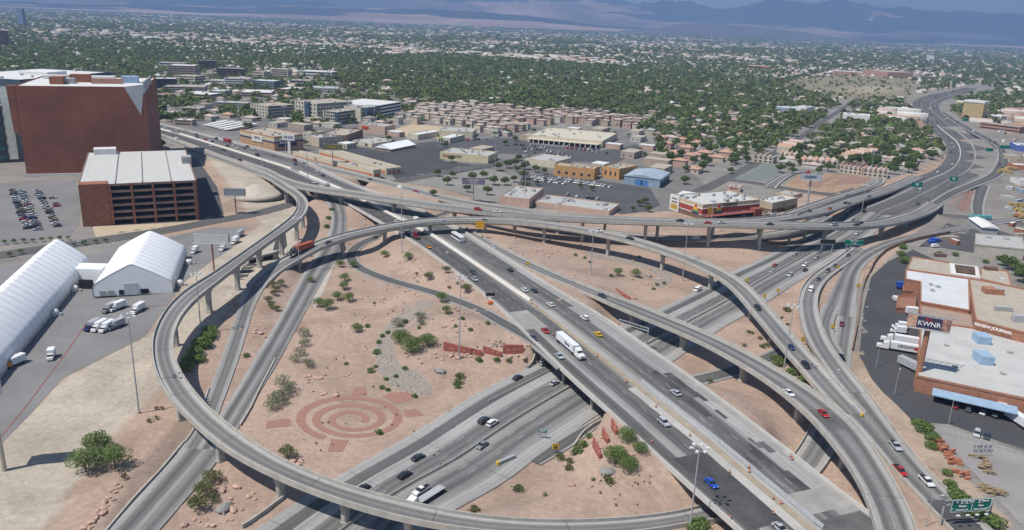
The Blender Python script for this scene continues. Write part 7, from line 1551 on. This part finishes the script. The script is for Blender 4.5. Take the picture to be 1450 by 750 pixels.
# ------------------------------------------------------------------ mountains round the valley
def ridge(name, x0, x1, y0, y1, nx_, ny_, crest, seed, mat, rough=1.0):
    xs = np.linspace(x0, x1, nx_); ys = np.linspace(y0, y1, ny_); X_, Y_ = np.meshgrid(xs, ys); t_ = (Y_ - y0) / (y1 - y0); C_ = crest(X_)
    nz = np.zeros_like(X_); amp = 1.0; sc = 5200.0
    for o_ in range(7): q = np.abs(noise2(X_ + 900 * o_, Y_ * 1.4 + 500 * o_, sc, seed + o_) * 2 - 1); nz += amp * (1 - q); amp *= .60; sc *= .45
    nz = nz / 2.3; env = np.clip(t_ / .62, 0, 1) ** 1.5 * np.clip((1 - t_) / .25, 0, 1) ** .7; Z_ = C_ * env * (.42 + .78 * nz ** 1.4 * rough) - 4
    V_ = np.stack([X_.ravel(), Y_.ravel(), Z_.ravel()], 1); a = (np.arange(ny_ - 1)[:, None] * nx_ + np.arange(nx_ - 1)[None]).ravel(); F_ = np.stack([a, a + 1, a + nx_ + 1, a + nx_], 1); o = np_mesh(name, V_, F_, [mat], smooth=False); o['kind'] = 'structure'; return o
mt, t, b = nodes('mountain_rock', .95, .1); g = geo(t); n1 = noise(t, mapv(t, g, (.00022, .00022, .0012)), 1, 5, .6, .6); n2 = noise(t, mapv(t, g, (.0012, .0012, .008)), 1, 5, .65)
c = ramp(t, n1, [(.35, (.10,.08,.075)), (.5, (.17,.125,.105)), (.57, (.40,.24,.18)), (.63, (.50,.36,.28)), (.72,(.16,.12,.10))]); c = mixc(t, 1, c, ramp(t, n2, [(.3, .7), (.7, 1.25)]), 'MULTIPLY'); t.links.new(c, b.inputs['Base Color'])
mt2, t, b = nodes('pink_cliff_rock', .95, .1); g = geo(t); n1 = noise(t, mapv(t, g, (.0003, .0003, .02)), 1, 5, .6, .3); t.links.new(ramp(t, n1, [(.3, (.20,.13,.10)), (.48, (.33,.22,.17)), (.55, (.46,.33,.26)), (.62, (.30,.19,.15)), (.75, (.2,.13,.1))]), b.inputs['Base Color'])
def crest_main(X_):
    a = X_ / 24000.0                      # tangent of the bearing
    return np.interp(a, [-.9,-.6,-.4,-.2,-.05,.05,.1,.15,.2,.26,.3,.36,.44,.475,.5,.53,.58,.62,.7,.9], [1500,1500,1450,1350,1200,980,1020,1000,1080,1000,1120,960,1010,1000,820,800,950,1030,980,950]) * 1.0
ridge('mountain_range', -26000, 26000, 17500, 29000, 520, 110, crest_main, 3, MATS['mountain_rock'])
def crest_foot(X_): a = X_ / 14000.0; return np.interp(a, [-.9,-.62,-.5,-.4,-.3,-.1,0,.06,.12,.2,.26,.32,.4,.9], [90,110,170,150,290,330,290,230,120,60,30,20,20,40])
ridge('cliff_foothills', -16000, 10000, 13200, 17000, 420, 60, crest_foot, 11, MATS['pink_cliff_rock'], .8)
def crest_hill(X_): a = X_ / 13700.0; return np.interp(a, [.1,.17,.2,.24,.27,.33,.4,.46], [0,120,260,330,300,240,110,0])
ridge('dark_hill', 900, 6600, 12900, 15000, 120, 40, crest_hill, 19, M('dark_hill_rock', (.10,.075,.065), .95, .2, .002, fine=.01), .7)
# clouds over the range (out of view, high and far: added to shade the mountains)
mt, t, b = nodes('cloud_vapour', 1.0, 0.0); b.inputs['Base Color'].default_value = (.8,.82,.86,1)
def cloud(x, y, z, rx, ry, rz_, seed, label):
    r = np.random.default_rng(seed); bm = bmesh.new()
    for k in range(26):
        a = r.uniform(0, 6.28); q = r.uniform(0, 1) ** .6; s = r.uniform(.18, .4); m_ = Matrix.Translation((math.cos(a)*q*rx, math.sin(a)*q*ry, r.uniform(0, rz_*.35))) @ Matrix.Diagonal((s*rx, s*ry, rz_*r.uniform(.3,.7), 1)); bmesh.ops.create_icosphere(bm, subdivisions=3, radius=1, matrix=m_)
    for v_ in bm.verts: v_.co.z = max(v_.co.z, -rz_*.12) + 0; v_.co += Vector(r.normal(size=3)) * rz_ * .03
    me = bpy.data.meshes.new('cloud'); bm.to_mesh(me); bm.free(); me.materials.append(MATS['cloud_vapour']); o = bpy.data.objects.new('cloud', me); COL.objects.link(o); o.location = (x, y, z); tag(o, label, 'cloud', 'clouds over the mountains'); return o
for k, c_ in enumerate([(-14000,25000,4000,3000),(-3000,24500,5000,2600),(6500,22500,5200,3000),(14500,21500,5000,3200),(9500,16500,3800,1600),(14500,14500,3500,1500),(-9000,19500,2600,900),(3500,20500,2500,1000),(-8500,14300,3600,1100),(-1500,14600,2600,800),(4200,14300,1800,900)]):
    cloud(c_[0], c_[1], 3400, c_[2], c_[3], 700, 40 + k, 'unseen pale cumulus cloud added to shade the mountain range')
for k, c_ in enumerate([]): cloud(c_[0], c_[1], 3300, c_[2], 5000, 900, 60 + k, 'grey cloud bank low over the horizon behind the range')
# haze
hz = MB().box((0, 15000, -6), (64000, 33000, 1720)).build('haze', None); hz.data.materials.clear()
hm = bpy.data.materials.new('haze_air'); hm.use_nodes = True; t = hm.node_tree; t.nodes.clear(); pv = t.nodes.new('ShaderNodeVolumePrincipled'); oo = t.nodes.new('ShaderNodeOutputMaterial'); t.links.new(pv.outputs[0], oo.inputs['Volume'])
pv.inputs['Color'].default_value = (.38,.60,1.0,1); pv.inputs['Density'].default_value = 8.0e-5; pv.inputs['Anisotropy'].default_value = 0.0
hz.data.materials.append(hm); hz['kind'] = 'stuff'
# ================================================================== labels that single each thing out
ORD = 'first second third fourth fifth sixth seventh eighth ninth tenth eleventh twelfth thirteenth fourteenth fifteenth sixteenth seventeenth eighteenth nineteenth twentieth'.split()
SHARE = ('houses', 'townhouses', 'leafy trees', 'tiny dry', 'boulders', 'clouds', 'terracotta roofed', 'small cars on the distant', 'street lamps along the distant', 'grey sign stands', 'cars parked', 'heaps', 'low shops', 'trees in the commercial', 'containers in the', 'piles', 'orange machinery', 'vehicles parked')
byl = {}
for o in COL.objects:
    if o.parent is None and 'label' in o: byl.setdefault(o['label'], []).append(o)
for lb, os_ in byl.items():
    if len(os_) < 2: continue
    g = os_[0].get('group', '')
    if g and any(g.startswith(s) for s in SHARE): continue
    os_.sort(key=lambda o: o.location.y)
    if len(os_) == 2: w = ['nearer of two', 'farther of two']
    elif sum(1 for _ in lb.split()) > 13: w = [ORD[min(k, 19)] for k in range(len(os_))]
    elif len(os_) <= 20: w = [ORD[k] + ' nearest' for k in range(len(os_))]
    else: w = [(ORD[k] + ' nearest' if k < 20 else ORD[min(k - 20, 19)] + ' beyond the nearest twenty') for k in range(len(os_))]
    for o, s in zip(os_, w):
        o['label'] = lb + ', ' + s
        if not o.get('group'): o['group'] = o.get('category', 'thing') + 's ' + ' '.join(lb.split()[-5:])
for o in COL.objects:
    if o.parent is not None:
        for k in ('label', 'category', 'group'):
            if k in o: del o[k]
